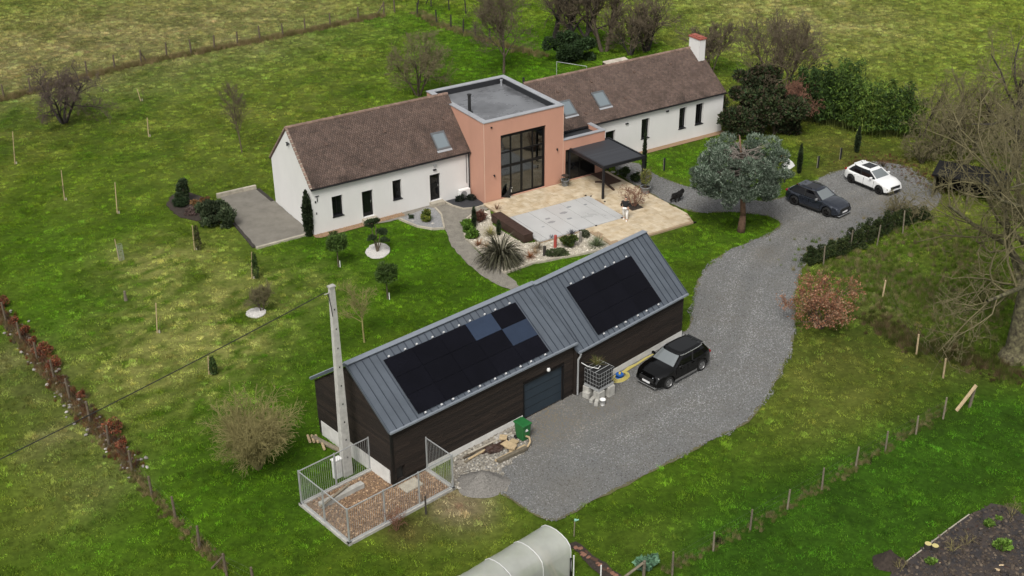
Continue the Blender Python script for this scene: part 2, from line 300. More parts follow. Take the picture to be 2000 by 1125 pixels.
FARLINE = [G(-600, 330), G(0, 197), G(171, 150), G(276, 124), G(596, 62), G(770, 25), G(770, 25) + Vector((-10, 60, 0)), G(-600, 330) + Vector((-100, 120, 0))]
RIGHTFIELD = [G(1100, 40), G(1440, 120), G(1560, 170), G(1780, 250), G(2100, 330), Vector((120, 200, 0)), Vector((-10, 260, 0))]
LEFTSTRIP = [G(-200, 430), G(0, 600), G(270, 930), G(450, 1130), G(480, 1300), G(-800, 1300), G(-900, 500)]
def ground_col(x, y):
    n1 = vnoise(x, y, 9.0, 3, 3); n2 = vnoise(x, y, 2.2, 17, 4); n3 = vnoise(x, y, 0.55, 29, 2)
    P = {k: np.array(v) for k, v in PAL.items()}
    t = np.clip((n1 * .55 + n2 * .45 - .3) / .42, 0, 1)[:, None]
    c = np.where(t < .5, P['lush'] + (P['mid'] - P['lush']) * t * 2, P['mid'] + (P['olive'] - P['mid']) * (t * 2 - 1))
    ff = inpoly(x, y, FARLINE)[:, None]; c = np.where(ff, c * .45 + (P['olive'] * .6 + P['straw'] * .4) * .55, c)
    rf = inpoly(x, y, RIGHTFIELD)[:, None]; c = np.where(rf, c * .3 + P['field'] * .7, c)
    ls = inpoly(x, y, LEFTSTRIP)[:, None]; c = np.where(ls, c * .7 + P['mid'] * .3, c)
    for bx, by, r, k, s in BLOBS:
        d2 = ((x - bx) ** 2 + ((y - by) * .8) ** 2) / (r * r)
        wgt = np.clip(np.exp(-d2 * 1.2) * s * (.75 if k in ('olive', 'brown', 'rust', 'yellow', 'straw') else 1) * (0.25 + 1.5 * n2), 0, 1)[:, None]
        if k == 'yellow': wgt = wgt * np.clip((n3[:, None] - .25) / .4, 0, 1)
        c = c * (1 - wgt) + P[k] * wgt
    c = c * (0.7 + 0.86 * n2[:, None]) * (0.78 + 0.56 * n3[:, None])
    return c
def lin(a, b, s): return np.arange(a, b, s)
gx = np.concatenate([np.linspace(-900, -80, 14), lin(-76, 76.1, .5), np.linspace(80, 900, 14)]); gy = np.concatenate([np.linspace(-400, 30, 10), lin(34, 160.1, .5), np.linspace(165, 1500, 16)])
X, Y = np.meshgrid(gx, gy); x, y = X.ravel(), Y.ravel()
zz = -.055 + .05 * vnoise(x, y, 1.3, 5, 3) - .01; gc = ground_col(x, y)
nx, ny = len(gx), len(gy); ii = (np.arange(ny - 1)[:, None] * nx + np.arange(nx - 1)[None, :]).ravel()
gmat = mat('grass_ground', (.1, .1, .1), 0.95, attr='tint', var=0.35, vscale=3.5, bump=0.8, bscale=9, spec=0.1)
gme = mesh_np('ground', np.stack([x, y, zz], 1), np.stack([ii, ii + 1, ii + 1 + nx, ii + nx], 1), tint=gc * .44, smooth=True, mats=[gmat])
tag(put('ground', gme), 'rolling lawn and meadow ground with green and straw coloured patches', 'ground', kind='structure')

def ragged(poly, step=.35, jit=.12, seed=0):
    r = np.random.default_rng(seed); out = []
    for a, b in zip(poly, poly[1:] + poly[:1]):
        a, b = Vector(a[:2]), Vector(b[:2]); n = max(1, int((b - a).length / step))
        for i in range(n):
            p = a.lerp(b, i / n); out.append((p.x + r.normal(0, jit) * (i > 0), p.y + r.normal(0, jit) * (i > 0)))
    return out
def smooth_poly(poly, it=2):
    P = [Vector(p[:2]) for p in poly]
    for _ in range(it):
        Q = []
        for a, b in zip(P, P[1:] + P[:1]): Q += [a.lerp(b, .25), a.lerp(b, .75)]
        P = Q
    return [(p.x, p.y) for p in P]
def sheet(name, poly, z, m, label, cat, kind='structure', thick=0.0):
    tr = tessellate_polygon([[Vector((p[0], p[1], 0)) for p in poly]])
    n = len(poly); V = [(p[0], p[1], z) for p in poly]; F = [tuple(t) for t in tr]
    me = bpy.data.meshes.new(name)
    if thick:
        V += [(p[0], p[1], z - thick) for p in poly]; F += [(i, (i + 1) % n, n + (i + 1) % n, n + i) for i in range(n)]
    me.from_pydata(V, [], F); me.materials.append(m); me.update()
    import bmesh
    bm = bmesh.new(); bm.from_mesh(me); bmesh.ops.recalc_face_normals(bm, faces=bm.faces)
    bm.to_mesh(me); bm.free()
    if me.polygons[0].normal.z < 0: me.flip_normals()
    return tag(put(name, me), label, cat, kind=kind)
px = lambda L_: [G(*p)[:2] for p in L_]
DRIVE = px([(1118, 770), (1022, 815), (1000, 845), (950, 870), (905, 905), (925, 935), (985, 962), (1035, 1000), (1080, 1017), (1115, 1000), (1160, 975), (1230, 940), (1300, 905), (1380, 862), (1440, 835), (1480, 800), (1505, 760), (1540, 690), (1553, 640), (1548, 600), (1552, 560), (1562, 520), (1600, 488), (1660, 458), (1720, 442), (1790, 425), (1832, 400), (1838, 372), (1800, 345), (1765, 322), (1710, 315), (1650, 330), (1600, 348), (1565, 368), (1530, 388), (1480, 396), (1440, 382), (1380, 372), (1330, 362), (1295, 350), (1268, 335), (1245, 318), (1215, 318), (1198, 330), (1240, 360), (1278, 381), (1352, 416), (1420, 412), (1490, 417), (1532, 432), (1520, 452), (1470, 470), (1420, 492), (1385, 520), (1366, 550), (1357, 590), (1350, 640), (1332, 652), (1240, 690)])
PATH = px([(720, 436), (760, 420), (845, 398), (872, 398), (905, 410), (952, 402), (958, 408), (927, 416), (906, 438), (909, 468), (936, 494), (986, 534), (1016, 556), (1012, 572), (960, 552), (915, 517), (882, 482), (871, 450), (850, 412), (780, 428), (740, 437)])
DRIVE_R = ragged(smooth_poly(DRIVE, 1), .3, .07, 1); PATH_R = ragged(smooth_poly(PATH, 1), .3, .04, 2)
def outset(poly, d0, d1, seed):
    P = [Vector(p[:2]) for p in poly]; area = sum(a.x * b.y - b.x * a.y for a, b in zip(P, P[1:] + P[:1])); sg = 1 if area > 0 else -1; out = []
    for i, p in enumerate(P):
        t = (P[(i + 1) % len(P)] - P[i - 1]).normalized(); nrm = Vector((t.y, -t.x)) * sg; k = float(vnoise(np.array([p.x]), np.array([p.y]), .9, seed, 2)[0]); q = p + nrm * (d0 + (d1 - d0) * max(0, k * 2 - .6)); out.append((q.x, q.y))
    return out
EDGE_R = outset(ragged(smooth_poly(DRIVE, 2), .3, 0, 9), .02, .22, 3)
sheet('drive_verge', EDGE_R, .0, mat('verge_dirt', (.13, .115, .065), .95, col2=(.085, .085, .03), vscale=2, var=.3, bump=.6, bscale=20), 'worn earth verge along the gravel drive', 'verge')
sheet('gravel_drive', DRIVE_R, .006, M['grey_gravel_base'], 'grey gravel drive curving between the barn and the house', 'drive')
sheet('gravel_path', PATH_R, .008, mat('gravel_path_mat', (.2, .185, .155), .95, var=.25, vscale=2, bump=.5, bscale=25), 'narrow gravel path from house front to the barn', 'path')
PAD = [HS.w(*p)[:2] for p in [(-3.0, 9.4), (-.3, 9.4), (-.02, 6.6), (-.02, .5), (-4.0, .35), (-3.7, 4.8)]]
sheet('gravel_pad', ragged(PAD, .4, .02, 3), .05, mat('pad_mat', (.165, .152, .128), .95, var=.18, vscale=1.2, bump=.5, bscale=30), 'grey gravel parking pad beside white gable wall', 'pad', thick=.12)
ROCK = px([(905, 432), (907, 465), (938, 491), (985, 534), (1040, 515), (1120, 500), (1200, 484), (1190, 476), (1139, 447), (1072, 470), (1040, 474), (1022, 476), (962, 440), (957, 410), (925, 418)])
ROCK_S = smooth_poly(ROCK[:4], 0) + ROCK[4:]
sheet('pebble_bed', ROCK_S, .02, mat('cream_pebbles', (.48, .43, .35), .95, col2=(.3, .27, .21), vscale=9, var=.2, bump=.7, bscale=25), 'cream pebble planting bed beside the covered pool', 'bed', thick=.06)
STRIP_L = [HS.w(*p)[:2] for p in [(-.1, 0.05), (6.6, 0.05), (6.6, -.55), (3, -.6), (.2, -.62), (-.1, -.4)]]
STRIP_R = [HS.w(*p)[:2] for p in [(25.5, -.1), (35.6, -.1), (35.7, -.75), (25.5, -.72)]]
peb = mat('tan_pebbles', (.33, .22, .13), .95, col2=(.19, .12, .07), vscale=12, var=.25, bump=.7, bscale=30)
sheet('pebble_strip', STRIP_L, .012, peb, 'tan pebble drainage strip at foot of the shorter wing', 'strip')
sheet('pebble_strip', STRIP_R, .012, peb, 'tan pebble drainage strip at foot of the longer wing', 'strip')
BED_AC = px([(866, 394), (884, 403), (905, 409), (930, 407), (949, 401), (946, 392), (916, 380)])
sheet('slate_bed', BED_AC, .03, mat('slate_bed_mat', (.035, .036, .04), .85, var=.4, vscale=9, bump=.8, bscale=18), 'black slate chip bed under the heat pump', 'bed', thick=.05)
BED_TRI = px([(780, 428), (835, 406), (850, 407), (862, 420), (868, 447), (845, 448), (815, 443)])
sheet('gravel_bed', BED_TRI, .03, mat('tri_bed_mat', (.24, .24, .24), .95, var=.35, vscale=10, bump=.7, bscale=25), 'small leaf shaped grey gravel bed with pale edging', 'bed', thick=.05)
def ellipse(c, rx, ry, n=28, a0=0, wob=.05, seed=0):
    r = np.random.default_rng(seed); return [(c[0] + (1 + r.normal(0, wob)) * rx * math.cos(2 * math.pi * i / n), c[1] + (1 + r.normal(0, wob)) * ry * math.sin(2 * math.pi * i / n)) for i in range(n)]
BED_SOIL = ragged(px([(326, 396), (338, 380), (370, 376), (398, 385), (415, 400), (420, 425), (385, 432), (352, 425), (332, 410)]), .3, .05, 4)
sheet('soil_bed', BED_SOIL, .025, M['soil'], 'dark mulched planting bed on the lawn', 'bed', thick=.04)
c = G(738, 490); RING1 = ellipse(c, .78, 1.15, wob=.03, seed=1); sheet('pebble_ring', RING1, .03, mat('white_pebble', (.55, .53, .5), .95, var=.3, vscale=12, bump=.8, bscale=30), 'white pebble ring around cloud pruned tree', 'bed', thick=.05)
c = G(500, 611); RING2 = ellipse(c, .58, .62, wob=.03, seed=2); sheet('pebble_ring', RING2, .03, MATS['white_pebble'], 'pale pebble ring around small bare shrub', 'bed', thick=.05)
PLOT = px([(1712, 1150), (1762, 1103), (1800, 1072), (1850, 1037), (1893, 1006), (1935, 984), (1975, 992), (2010, 1012), (2080, 1050), (2100, 1160)])
sheet('vegetable_plot', ragged(PLOT, .3, .04, 5), .03, mat('weed_film', (.035, .034, .038), .55, col2=(.05, .036, .026), vscale=1.6, var=.3, bump=.5, bscale=7, rvar=.2), 'vegetable plot covered with black film and soil', 'plot', thick=.05)
STRIPBED = px([(1112, 1062), (1124, 1058), (1165, 1090), (1215, 1125), (1225, 1140), (1190, 1140), (1150, 1105)])
sheet('soil_bed', ragged(STRIPBED, .25, .04, 6), .02, M['soil'], 'narrow dark soil strip beside the polytunnel', 'bed')
KEN = [G1.w(*p)[:2] for p in [(-4.0, 1.8), (-4.0, -2.0), (1.95, -2.0), (1.95, 0), (0, 0), (0, 1.8)]]
sheet('kennel_floor', KEN, .012, mat('wood_chip', (.24, .155, .09), .95, col2=(.14, .09, .058), vscale=7, var=.35, bump=.8, bscale=22), 'floor of brown wood chips inside the barred dog run', 'floor')
RUBBLE = ragged(px([(884, 895), (905, 882), (955, 856), (1012, 828), (1030, 850), (1035, 875), (980, 915), (990, 960), (930, 965), (885, 955)]), .25, .08, 7)
sheet('rubble_ground', RUBBLE, .011, mat('pale_rubble', (.33, .3, .25), .95, col2=(.17, .15, .12), vscale=4, var=.3, bump=.8, bscale=20), 'pale crushed rubble ground by the barn wall', 'ground')
HOUSE_FP = [HS.w(*p)[:2] for p in [(-.05, -.05), (12.2, -.05), (12.2, -2.2), (18.7, -2.2), (23, -2), (23, -11.4), (22.3, -12.6), (15.6, -12.4), (12, -9.5), (10.9, -8.8), (10.9, -4.6), (11.9, -3.3), (12.2, 0), (12.3, -2.2), (35.6, -.2), (35.6, 7.3), (0, 6.6)]]
HFP = [[HS.w(*p)[:2] for p in q] for q in ([(0, 0), (35.5, 0), (35.5, 7.2), (0, 6.5)], [(12.1, -2.1), (22.9, -2.1), (22.95, -11.4), (22.3, -12.7), (15.6, -12.5), (15.5, -9.3), (10.9, -9), (11, -4.6), (12, -3.4)])]
G1FP = [G1.w(*p)[:2] for p in [(0, 0), (11.8, 0), (11.8, 6.14), (0, 6.14)]]; G2FP = [G2.w(*p)[:2] for p in [(0, 0), (8.8, 0), (8.8, 6.2), (0, 6.2)]]
NOGRASS = HFP + [G1FP, G2FP, DRIVE_R, PATH_R, PAD, ROCK, BED_AC, BED_TRI, BED_SOIL, RING1, RING2, PLOT, STRIPBED, KEN, RUBBLE, STRIP_L, STRIP_R]

# ---- instanced ground cover (grass blades, gravel stones)
def scatter_obj(name, pts, rot, scl, tint, src, label, cat):
    me = bpy.data.meshes.new(name); me.vertices.add(len(pts)); me.vertices.foreach_set('co', np.asarray(pts, np.float32).ravel())
    def at(n, t, k, d): a = me.attributes.new(n, t, 'POINT'); a.data.foreach_set(k, np.asarray(d, np.float32).ravel())
    at('rot', 'FLOAT_VECTOR', 'vector', rot); at('scl', 'FLOAT_VECTOR', 'vector', scl)
    T = np.ones((len(pts), 4), np.float32); T[:, :3] = tint; at('tint', 'FLOAT_COLOR', 'color', T)
    o = put(name, me); tag(o, label, cat, kind='stuff'); src.parent = o
    ng = bpy.data.node_groups.new(name, 'GeometryNodeTree'); ng.interface.new_socket('Geometry', in_out='INPUT', socket_type='NodeSocketGeometry'); ng.interface.new_socket('Geometry', in_out='OUTPUT', socket_type='NodeSocketGeometry')
    N = ng.nodes; gi = N.new('NodeGroupInput'); go = N.new('NodeGroupOutput'); ip = N.new('GeometryNodeInstanceOnPoints'); oi = N.new('GeometryNodeObjectInfo'); oi.inputs['Object'].default_value = src; oi.inputs['As Instance'].default_value = True
    a = N.new('GeometryNodeInputNamedAttribute'); a.data_type = 'FLOAT_VECTOR'; a.inputs['Name'].default_value = 'rot'
    b = N.new('GeometryNodeInputNamedAttribute'); b.data_type = 'FLOAT_VECTOR'; b.inputs['Name'].default_value = 'scl'
    l = ng.links.new; l(gi.outputs[0], ip.inputs['Points']); l(oi.outputs['Geometry'], ip.inputs['Instance']); l(a.outputs['Attribute'], ip.inputs['Rotation']); l(b.outputs['Attribute'], ip.inputs['Scale']); l(ip.outputs[0], go.inputs[0])
    md = o.modifiers.new('scatter', 'NODES'); md.node_group = ng
    return o
def blade_patch(name, n, R, h0, h1, wd, m, lean=.5, seed=0):
    r = np.random.default_rng(seed); a = r.uniform(0, 2 * math.pi, n); d = R * np.sqrt(r.uniform(0, 1, n)); h = r.uniform(h0, h1, n) * (1 - .35 * d / R)
    b = np.stack([d * np.cos(a), d * np.sin(a), np.full(n, -.01)], 1); ph = r.uniform(0, 2 * math.pi, n); s = np.stack([np.cos(ph), np.sin(ph), 0 * ph], 1) * (wd * r.uniform(.6, 1.4, n))[:, None]
    ln = r.normal(0, lean, (n, 2)) * h[:, None]; t = b + np.stack([ln[:, 0], ln[:, 1], h], 1)
    V = np.stack([b - s, b + s, t], 1).reshape(-1, 3); F = np.arange(3 * n).reshape(-1, 3)
    return put(name, mesh_np(name, V, F, mats=[m]))
grass_m = mat('grass_blades', (.1, .1, .1), .75, attr='tint', inst=True, spec=.15, var=.25, vscale=5, backlit=.12)
def field_points(n, far=False):
    out = []
    y = RNG.uniform(36, 158, n * 3); wdt = y * .43 + 9; keep = RNG.uniform(0, 1, n * 3) < wdt / 78; y = y[keep]; wdt = wdt[keep]; x = RNG.uniform(-1, 1, len(y)) * wdt
    ok = np.ones(len(x), bool)
    for P in NOGRASS: ok &= ~inpoly(x, y, P)
    return x[ok][:n], y[ok][:n]
def grass_layer(name, n, src, label, sel, smin, smax, bright=1.0, zoff=-.03):
    x, y = field_points(n); k = sel(x, y) > RNG.uniform(0, 1, len(x)); x, y = x[k], y[k]; m_ = len(x)
    cl = vnoise(x, y, .8, 41, 2); s = (smin + (smax - smin) * cl) * RNG.uniform(.75, 1.25, m_) * (1 + np.clip((y - 85) / 90, 0, .8))
    c = ground_col(x, y) * (np.clip(np.exp(RNG.normal(0, .36, m_)), .4, 1.65) * bright)[:, None] * (1 + RNG.normal(0, .06, (m_, 3)))
    rot = np.zeros((m_, 3)); rot[:, 2] = RNG.uniform(0, 6.28, m_); rot[:, :2] = RNG.normal(0, .06, (m_, 2))
    return scatter_obj(name, np.stack([x, y, np.full(m_, zoff)], 1), rot, np.stack([s, s, s * (0.7 + .7 * cl)], 1), np.clip(c, .004, .8), src, label, 'grass')
p0 = G(900, 560)
src = blade_patch('grass_patch', 34, .21, .04, .11, .016, grass_m, .6, 1); src.location = p0
grass_layer('lawn_grass', 84000, src, 'short green lawn grass covering the garden and fields', lambda x, y: np.ones(len(x)), .7, 1.25, 1.1)
src = blade_patch('grass_clump', 60, .2, .08, .2, .012, grass_m, .45, 2); src.location = G(1700, 900)
def rough_sel(x, y):
    r = .45 + .4 * inpoly(x, y, FARLINE) + .55 * inpoly(x, y, RIGHTFIELD) + .5 * inpoly(x, y, LEFTSTRIP)
    return np.clip(r, 0, 1) * np.clip((vnoise(x, y, 1.3, 61, 2) - .36) / .2, 0, 1)
grass_layer('rough_grass', 60000, src, 'taller tufts of rough grass across lawn and pasture', rough_sel, .45, 1.2, 1.25)
# gravel stones
def rock_mesh(name, seed, m, sub=1, flat=.7):
    import bmesh
    bm = bmesh.new(); bmesh.ops.create_icosphere(bm, subdivisions=sub, radius=.5); r = random.Random(seed)
    for v in bm.verts: v.co *= r.uniform(.72, 1.2); v.co.z *= flat
    me = bpy.data.meshes.new(name); bm.to_mesh(me); bm.free(); me.materials.append(m); return me
def stones_in(name, poly, n, s0, s1, cols, label, z=.012, seed=0, tone=None):
    P = np.asarray(poly, float)[:, :2]; r = np.random.default_rng(seed); lo, hi = P.min(0), P.max(0); q = r.uniform(lo, hi, (n * 4, 2)); q = q[inpoly(q[:, 0], q[:, 1], P)][:n]; m_ = len(q)
    s = r.uniform(s0, s1, m_) ; c = np.array(cols)[r.integers(0, len(cols), m_)] * (r.uniform(.78, 1.22, m_) if tone else r.uniform(.6, 1.4, m_))[:, None]
    if tone: c = tone(q, c)
    src = put('pebble', rock_mesh('pebble', seed, M['stone_inst'])); src.location = (*P[:3].mean(0), z); src.scale = (s0, s0, s0)
    rot = r.uniform(0, 6.28, (m_, 3)) * np.array([.1, .1, 1])
    return scatter_obj(name, np.column_stack([q, np.full(m_, z)]), rot, np.column_stack([s, s * r.uniform(.7, 1.2, m_), s * .7]), np.clip(c, .01, .9), src, label, 'gravel')
CLINE = [G(*p) for p in ((1150, 860), (1250, 815), (1350, 760), (1420, 700), (1450, 610), (1462, 540), (1510, 480), (1580, 440), (1660, 395), (1720, 370))]
def drive_tone(q, c):
    d = np.full(len(q), 99.0)
    for a, b in zip(CLINE[:-1], CLINE[1:]):
        A, D = np.array(a[:2]), np.array((b - a)[:2]); t = np.clip(((q - A) @ D) / (D @ D), 0, 1); d = np.minimum(d, np.linalg.norm(q - A - t[:, None] * D, axis=1))
    n = vnoise(q[:, 0], q[:, 1], 3.0, 7, 3); n2 = vnoise(q[:, 0], q[:, 1], .9, 9, 2)
    tone = .68 + .62 * n + .22 * np.exp(-((d - .85) / .3) ** 2) - .14 * np.exp(-(d / .35) ** 2) + .25 * (n2 - .5)
    c = c * tone[:, None]
    for u, v, r, s in ((1075, 815, 2.0, .7), (1040, 850, 1.6, .7), (1500, 497, 1.3, .5), (1180, 790, 2.0, .5), (1100, 950, 1.5, .3), (1690, 400, 3, .35), (1780, 400, 2.5, .6), (1560, 440, 2.5, .3)):
        p = np.array(G(u, v)[:2]); w_ = (s * np.exp(-((q - p) ** 2).sum(1) / r ** 2) * (.4 + 1.2 * n2))[:, None].clip(0, 1); c = c * (1 - w_) + np.array([.135, .112, .075]) * tone[:, None] * w_
    return c
stones_in('drive_gravel', outset(ragged(smooth_poly(DRIVE, 2), .3, 0, 9), .0, .3, 5), 80000, .03, .085, [(.165, .17, .172), (.22, .222, .22), (.12, .119, .113), (.085, .082, .076), (.185, .188, .186)], 'loose grey stones spread over the drive', seed=1, tone=drive_tone)
stones_in('path_gravel', PATH_R, 2500, .025, .05, [(.2, .18, .15), (.14, .13, .11)], 'loose small stones on the narrow garden path', seed=2)
stones_in('bed_pebbles', ROCK, 3500, .05, .12, [(.5, .46, .38), (.38, .34, .27), (.6, .56, .48)], 'cream pebbles covering the pool side planting bed', z=.03, seed=3)
stones_in('wood_chips', KEN, 3600, .05, .13, [(.28, .18, .1), (.2, .125, .075), (.34, .235, .145), (.14, .09, .06)], 'brown wood chips strewn over the dog run', z=.02, seed=4)
stones_in('rubble_stones', RUBBLE, 1500, .04, .14, [(.27, .25, .21), (.17, .155, .13), (.34, .32, .28)], 'crushed rubble stones beside the barn wall', z=.02, seed=5)
stones_in('tan_pebble_cover', STRIP_L, 900, .04, .08, [(.34, .22, .13), (.24, .15, .09)], 'tan pebbles along the shorter wing wall', z=.02, seed=6)
stones_in('soil_clods', PLOT, 1500, .05, .22, [(.04, .03, .023), (.06, .045, .033), (.03, .027, .026), (.09, .07, .05)], 'rough dark soil clods scattered over the vegetable plot', z=.035, seed=8)
# ------------------------------------------------------------------ the house (one building: two tiled wings, a flat roofed orange hall and annex)
house = thing('house', 'long white house with brown tiled wings and orange flat roofed hall', 'house', HS.w(0, 0), HS.th)
def tiles(x0, x1, ye, ze, yr, zr, seed, tw=.175, ex=.14):
    r = np.random.default_rng(seed); dy, dz = yr - ye, zr - ze; SL = math.hypot(dy, dz); uy, uz = dy / SL, dz / SL; ny_, nz_ = -uz * np.sign(dy), abs(uy)
    rows = int(SL / ex); cols = int((x1 - x0) / tw) + 1; R_, C_ = np.meshgrid(np.arange(rows), np.arange(cols), indexing='ij'); R_, C_ = R_.ravel(), C_.ravel()
    xa = x0 + C_ * tw + (R_ % 2) * tw / 2; xb = np.minimum(xa + tw - .012, x1); xa = np.clip(xa, x0, x1 - .01); xb = np.maximum(xb, xa + .005)
    s0 = R_ * ex; s1 = np.minimum(s0 + ex + .05, SL); n = len(xa); hl = .035 + r.normal(0, .007, n); hh = .012 + r.normal(0, .003, n)
    def P(xx, s, h): return np.stack([xx, ye + uy * s + ny_ * h, ze + uz * s + nz_ * h], 1)
    V = np.stack([P(xa, s0, hl), P(xb, s0, hl), P(xb, s1, hh), P(xa, s1, hh), P(xa, s0, hl * 0), P(xb, s0, hl * 0), P(xb, s1, hh * 0 - .0), P(xa, s1, hh * 0)], 1).reshape(-1, 3)
    b = np.arange(n)[:, None, None] * 8; q = np.array([[0, 1, 2, 3], [4, 5, 1, 0], [5, 6, 2, 1], [7, 4, 0, 3]])[None]
    base = np.array([(.125, .085, .068), (.115, .08, .065), (.135, .094, .076), (.105, .074, .061), (.13, .09, .074)])[r.integers(0, 5, n)] * r.uniform(.85, 1.15, n)[:, None]
    moss = vnoise(xa, s0, 1.2, seed + 5, 3)[:, None]; low = np.clip(1 - s0 / (SL * .5), 0, 1)[:, None] * np.clip((moss - .5) / .2, 0, 1); base = base * (1 - .45 * low)
    return V, (b + q).reshape(-1, 4), np.repeat(base, 8, 0)
def wing(x0, x1, y0, W, eave, ridge, ov, openings, gable_left, gable_right, verge_left, seed, xroof0, xroof1):
    t = .35; mb = MB(); yb = y0 + W; slope = (ridge - eave) / (W / 2 + ov); wt = eave + slope * ov - .14
    a0 = x0 + t if gable_left else x0; a1 = x1 - t if gable_right else x1
    wall_cells(mb, a1, wt, openings, t, lambda a, d, z: (a, y0 + d, z), 0, a0)
    wall_cells(mb, a1, wt, [], t, lambda a, d, z: (a, yb - d, z), 0, a0)
    for gx0, ok in ((x0, gable_left), (x1 - t, gable_right)):
        if ok:
            poly = [(y0, 0), (yb, 0), (yb, wt), ((y0 + yb) / 2, wt + slope * W / 2), (y0, wt)]
            n = 5; vs = [(gx0, p[0], p[1]) for p in poly] + [(gx0 + t, p[0], p[1]) for p in poly]
            mb._add(vs, [tuple(range(5)), tuple(range(5, 10))[::-1]] + [(i, n + i, n + (i + 1) % n, (i + 1) % n) for i in range(5)])
    mb.build('wing_wall', M['white_wall'], house)
    yc = y0 + W / 2; rf = MB()
    for sgn in (-1, 1):
        ye = yc + sgn * (W / 2 + ov); th = .13
        rf._add([(xroof0, ye, eave), (xroof1, ye, eave), (xroof1, yc, ridge), (xroof0, yc, ridge), (xroof0, ye, eave - th), (xroof1, ye, eave - th), (xroof1, yc, ridge - th), (xroof0, yc, ridge - th)],
                [(0, 1, 2, 3), (4, 7, 6, 5), (0, 4, 5, 1), (3, 2, 6, 7), (0, 3, 7, 4), (1, 5, 6, 2)] if sgn < 0 else [(3, 2, 1, 0), (5, 6, 7, 4), (1, 5, 4, 0), (7, 6, 2, 3), (4, 7, 3, 0), (2, 6, 5, 1)])
    roof = rf.build('roof', M['roof_under'], house)
    Vs, Fs, Ts = [], [], []; off = 0
    for sgn in (-1, 1):
        V, F, T = tiles(xroof0, xroof1, yc + sgn * (W / 2 + ov + .03), eave - .02, yc, ridge, seed + sgn); Vs.append(V); Fs.append(F + off); Ts.append(T); off += len(V)
    to = put('roof_tiles', mesh_np('roof_tiles', np.concatenate(Vs), np.concatenate(Fs), tint=np.concatenate(Ts), mats=[M['tile']]), roof); to['kind'] = 'stuff'
    rt = MB().tube((-.2, 0, 0), (.2, 0, 0), .13, .115, 8).mesh('ridge_tile', M['ridge'])
    k = int((xroof1 - xroof0) / .38)
    for i in range(k): put('ridge_tile', rt, roof, (xroof0 + .2 + i * (xroof1 - xroof0 - .4) / (k - 1), yc, ridge - .01), (0, 0.03, 0))
    if verge_left is not None:
        SL = math.hypot(W / 2 + ov, ridge - eave); an = math.atan2(ridge - eave, W / 2 + ov); k = int(SL / .3)
        for sgn in (-1, 1):
            for i in range(k):
                s = (i + .5) / k; yy = yc + sgn * (W / 2 + ov) * (1 - s); zz_ = eave + (ridge - eave) * s
                put('verge_tile', unit_box(M['ridge']), roof, (verge_left, yy, zz_ + .03), (-sgn * an, 0, 0), (.16, .24, .09))
                put('mortar_joint', unit_box(M['kerb']), roof, (verge_left + .005, yy + sgn * .5 * math.cos(an) * SL / k * .98, zz_ - .5 * math.sin(an) * SL / k * .98 + .03), (-sgn * an, 0, 0), (.15, .045, .075))
    gt = MB()
    for sgn in (-1, 1):
        ye = yc + sgn * (W / 2 + ov + .09)
        prof = [(math.cos(a) * .07, math.sin(a) * .07) for a in np.linspace(math.pi, 2 * math.pi, 7)]
        for p, q in zip(prof[:-1], prof[1:]): gt.quad((xroof0, ye + p[0], eave - .05 + p[1]), (xroof1, ye + p[0], eave - .05 + p[1]), (xroof1, ye + q[0], eave - .05 + q[1]), (xroof0, ye + q[0], eave - .05 + q[1]))
    gt.build('gutter', M['dark_metal'], house)
    return slope
def opening(kind, x0, x1, z0, z1, yw, split=False, rec=.2):
    t = .06
    if kind == 'door':
        o = MB().box(x0 + .002, x1 - .002, yw + rec, yw + rec + .07, z0, z1 - .002).build('door', M['frame'], house)
        MB().box(x0 + .16, x1 - .16, yw + rec - .012, yw + rec - .001, z0 + .25, z1 - .18).build('pane', M['black_glass'], o)
        MB().box(x1 - .14, x1 - .1, yw + rec - .05, yw + rec - .002, z0 + .95, z0 + 1.12).build('handle', M['chrome'], o)
    else:
        f = MB(); yy0, yy1 = yw + rec, yw + rec + .07
        f.box(x0 + .002, x0 + t, yy0, yy1, z0, z1 - .002); f.box(x1 - t, x1 - .002, yy0, yy1, z0, z1 - .002); f.box(x0 + t, x1 - t, yy0, yy1, z0, z0 + t); f.box(x0 + t, x1 - t, yy0, yy1, z1 - t, z1 - .002)
        f.box((x0 + x1) / 2 - .025, (x0 + x1) / 2 + .025, yy0 - .004, yy1, z0 + t, z1 - t)
        o = f.build('window', M['frame'], house)
        for a, b in ((x0 + t, (x0 + x1) / 2 - .026), ((x0 + x1) / 2 + .026, x1 - t)): MB().box(a, b, yy0 + .02, yy0 + .03, z0 + t, z1 - t).build('pane', M['black_glass'], o)
        MB().box(x0 - .03, x1 + .03, yw - .04, yw + rec - .002, z0 - .05, z0 + .012).build('sill', M['dark_metal'], o)
opL = [(1.44, 2.24, .95, 2.42), (3.66, 4.5, .32, 2.25), (6.0, 6.7, 1.08, 2.5), (8.9, 9.75, .25, 2.25)]
sL = wing(0, 12.2, 0, 6.5, 3.38, 6.60, .13, opL, True, False, -.02, 10, -.05, 12.36)
for k, o in zip(['window', 'door', 'window', 'door'], opL): opening(k, *o, 0)
opR = [(23.95, 24.85, .2, 2.3), (27.35, 28.12, 1.02, 2.6), (31.05, 31.75, 1.05, 2.75), (32.7, 33.5, 1.05, 2.75)]
sR = wing(18.8, 35.5, -.14, 7.39, 3.26, 6.0, .13, opR, False, True, None, 20, 19.0, 35.62)
for k, o in zip(['door', 'window', 'window', 'window'], opR): opening(k, *o, -.14)
# door steps
piece('door_step', M['kerb'], house, 3.55, 4.6, -.42, -.002, -.1, .3); piece('door_step', M['kerb'], house, 8.8, 9.85, -.42, -.002, -.1, .24)
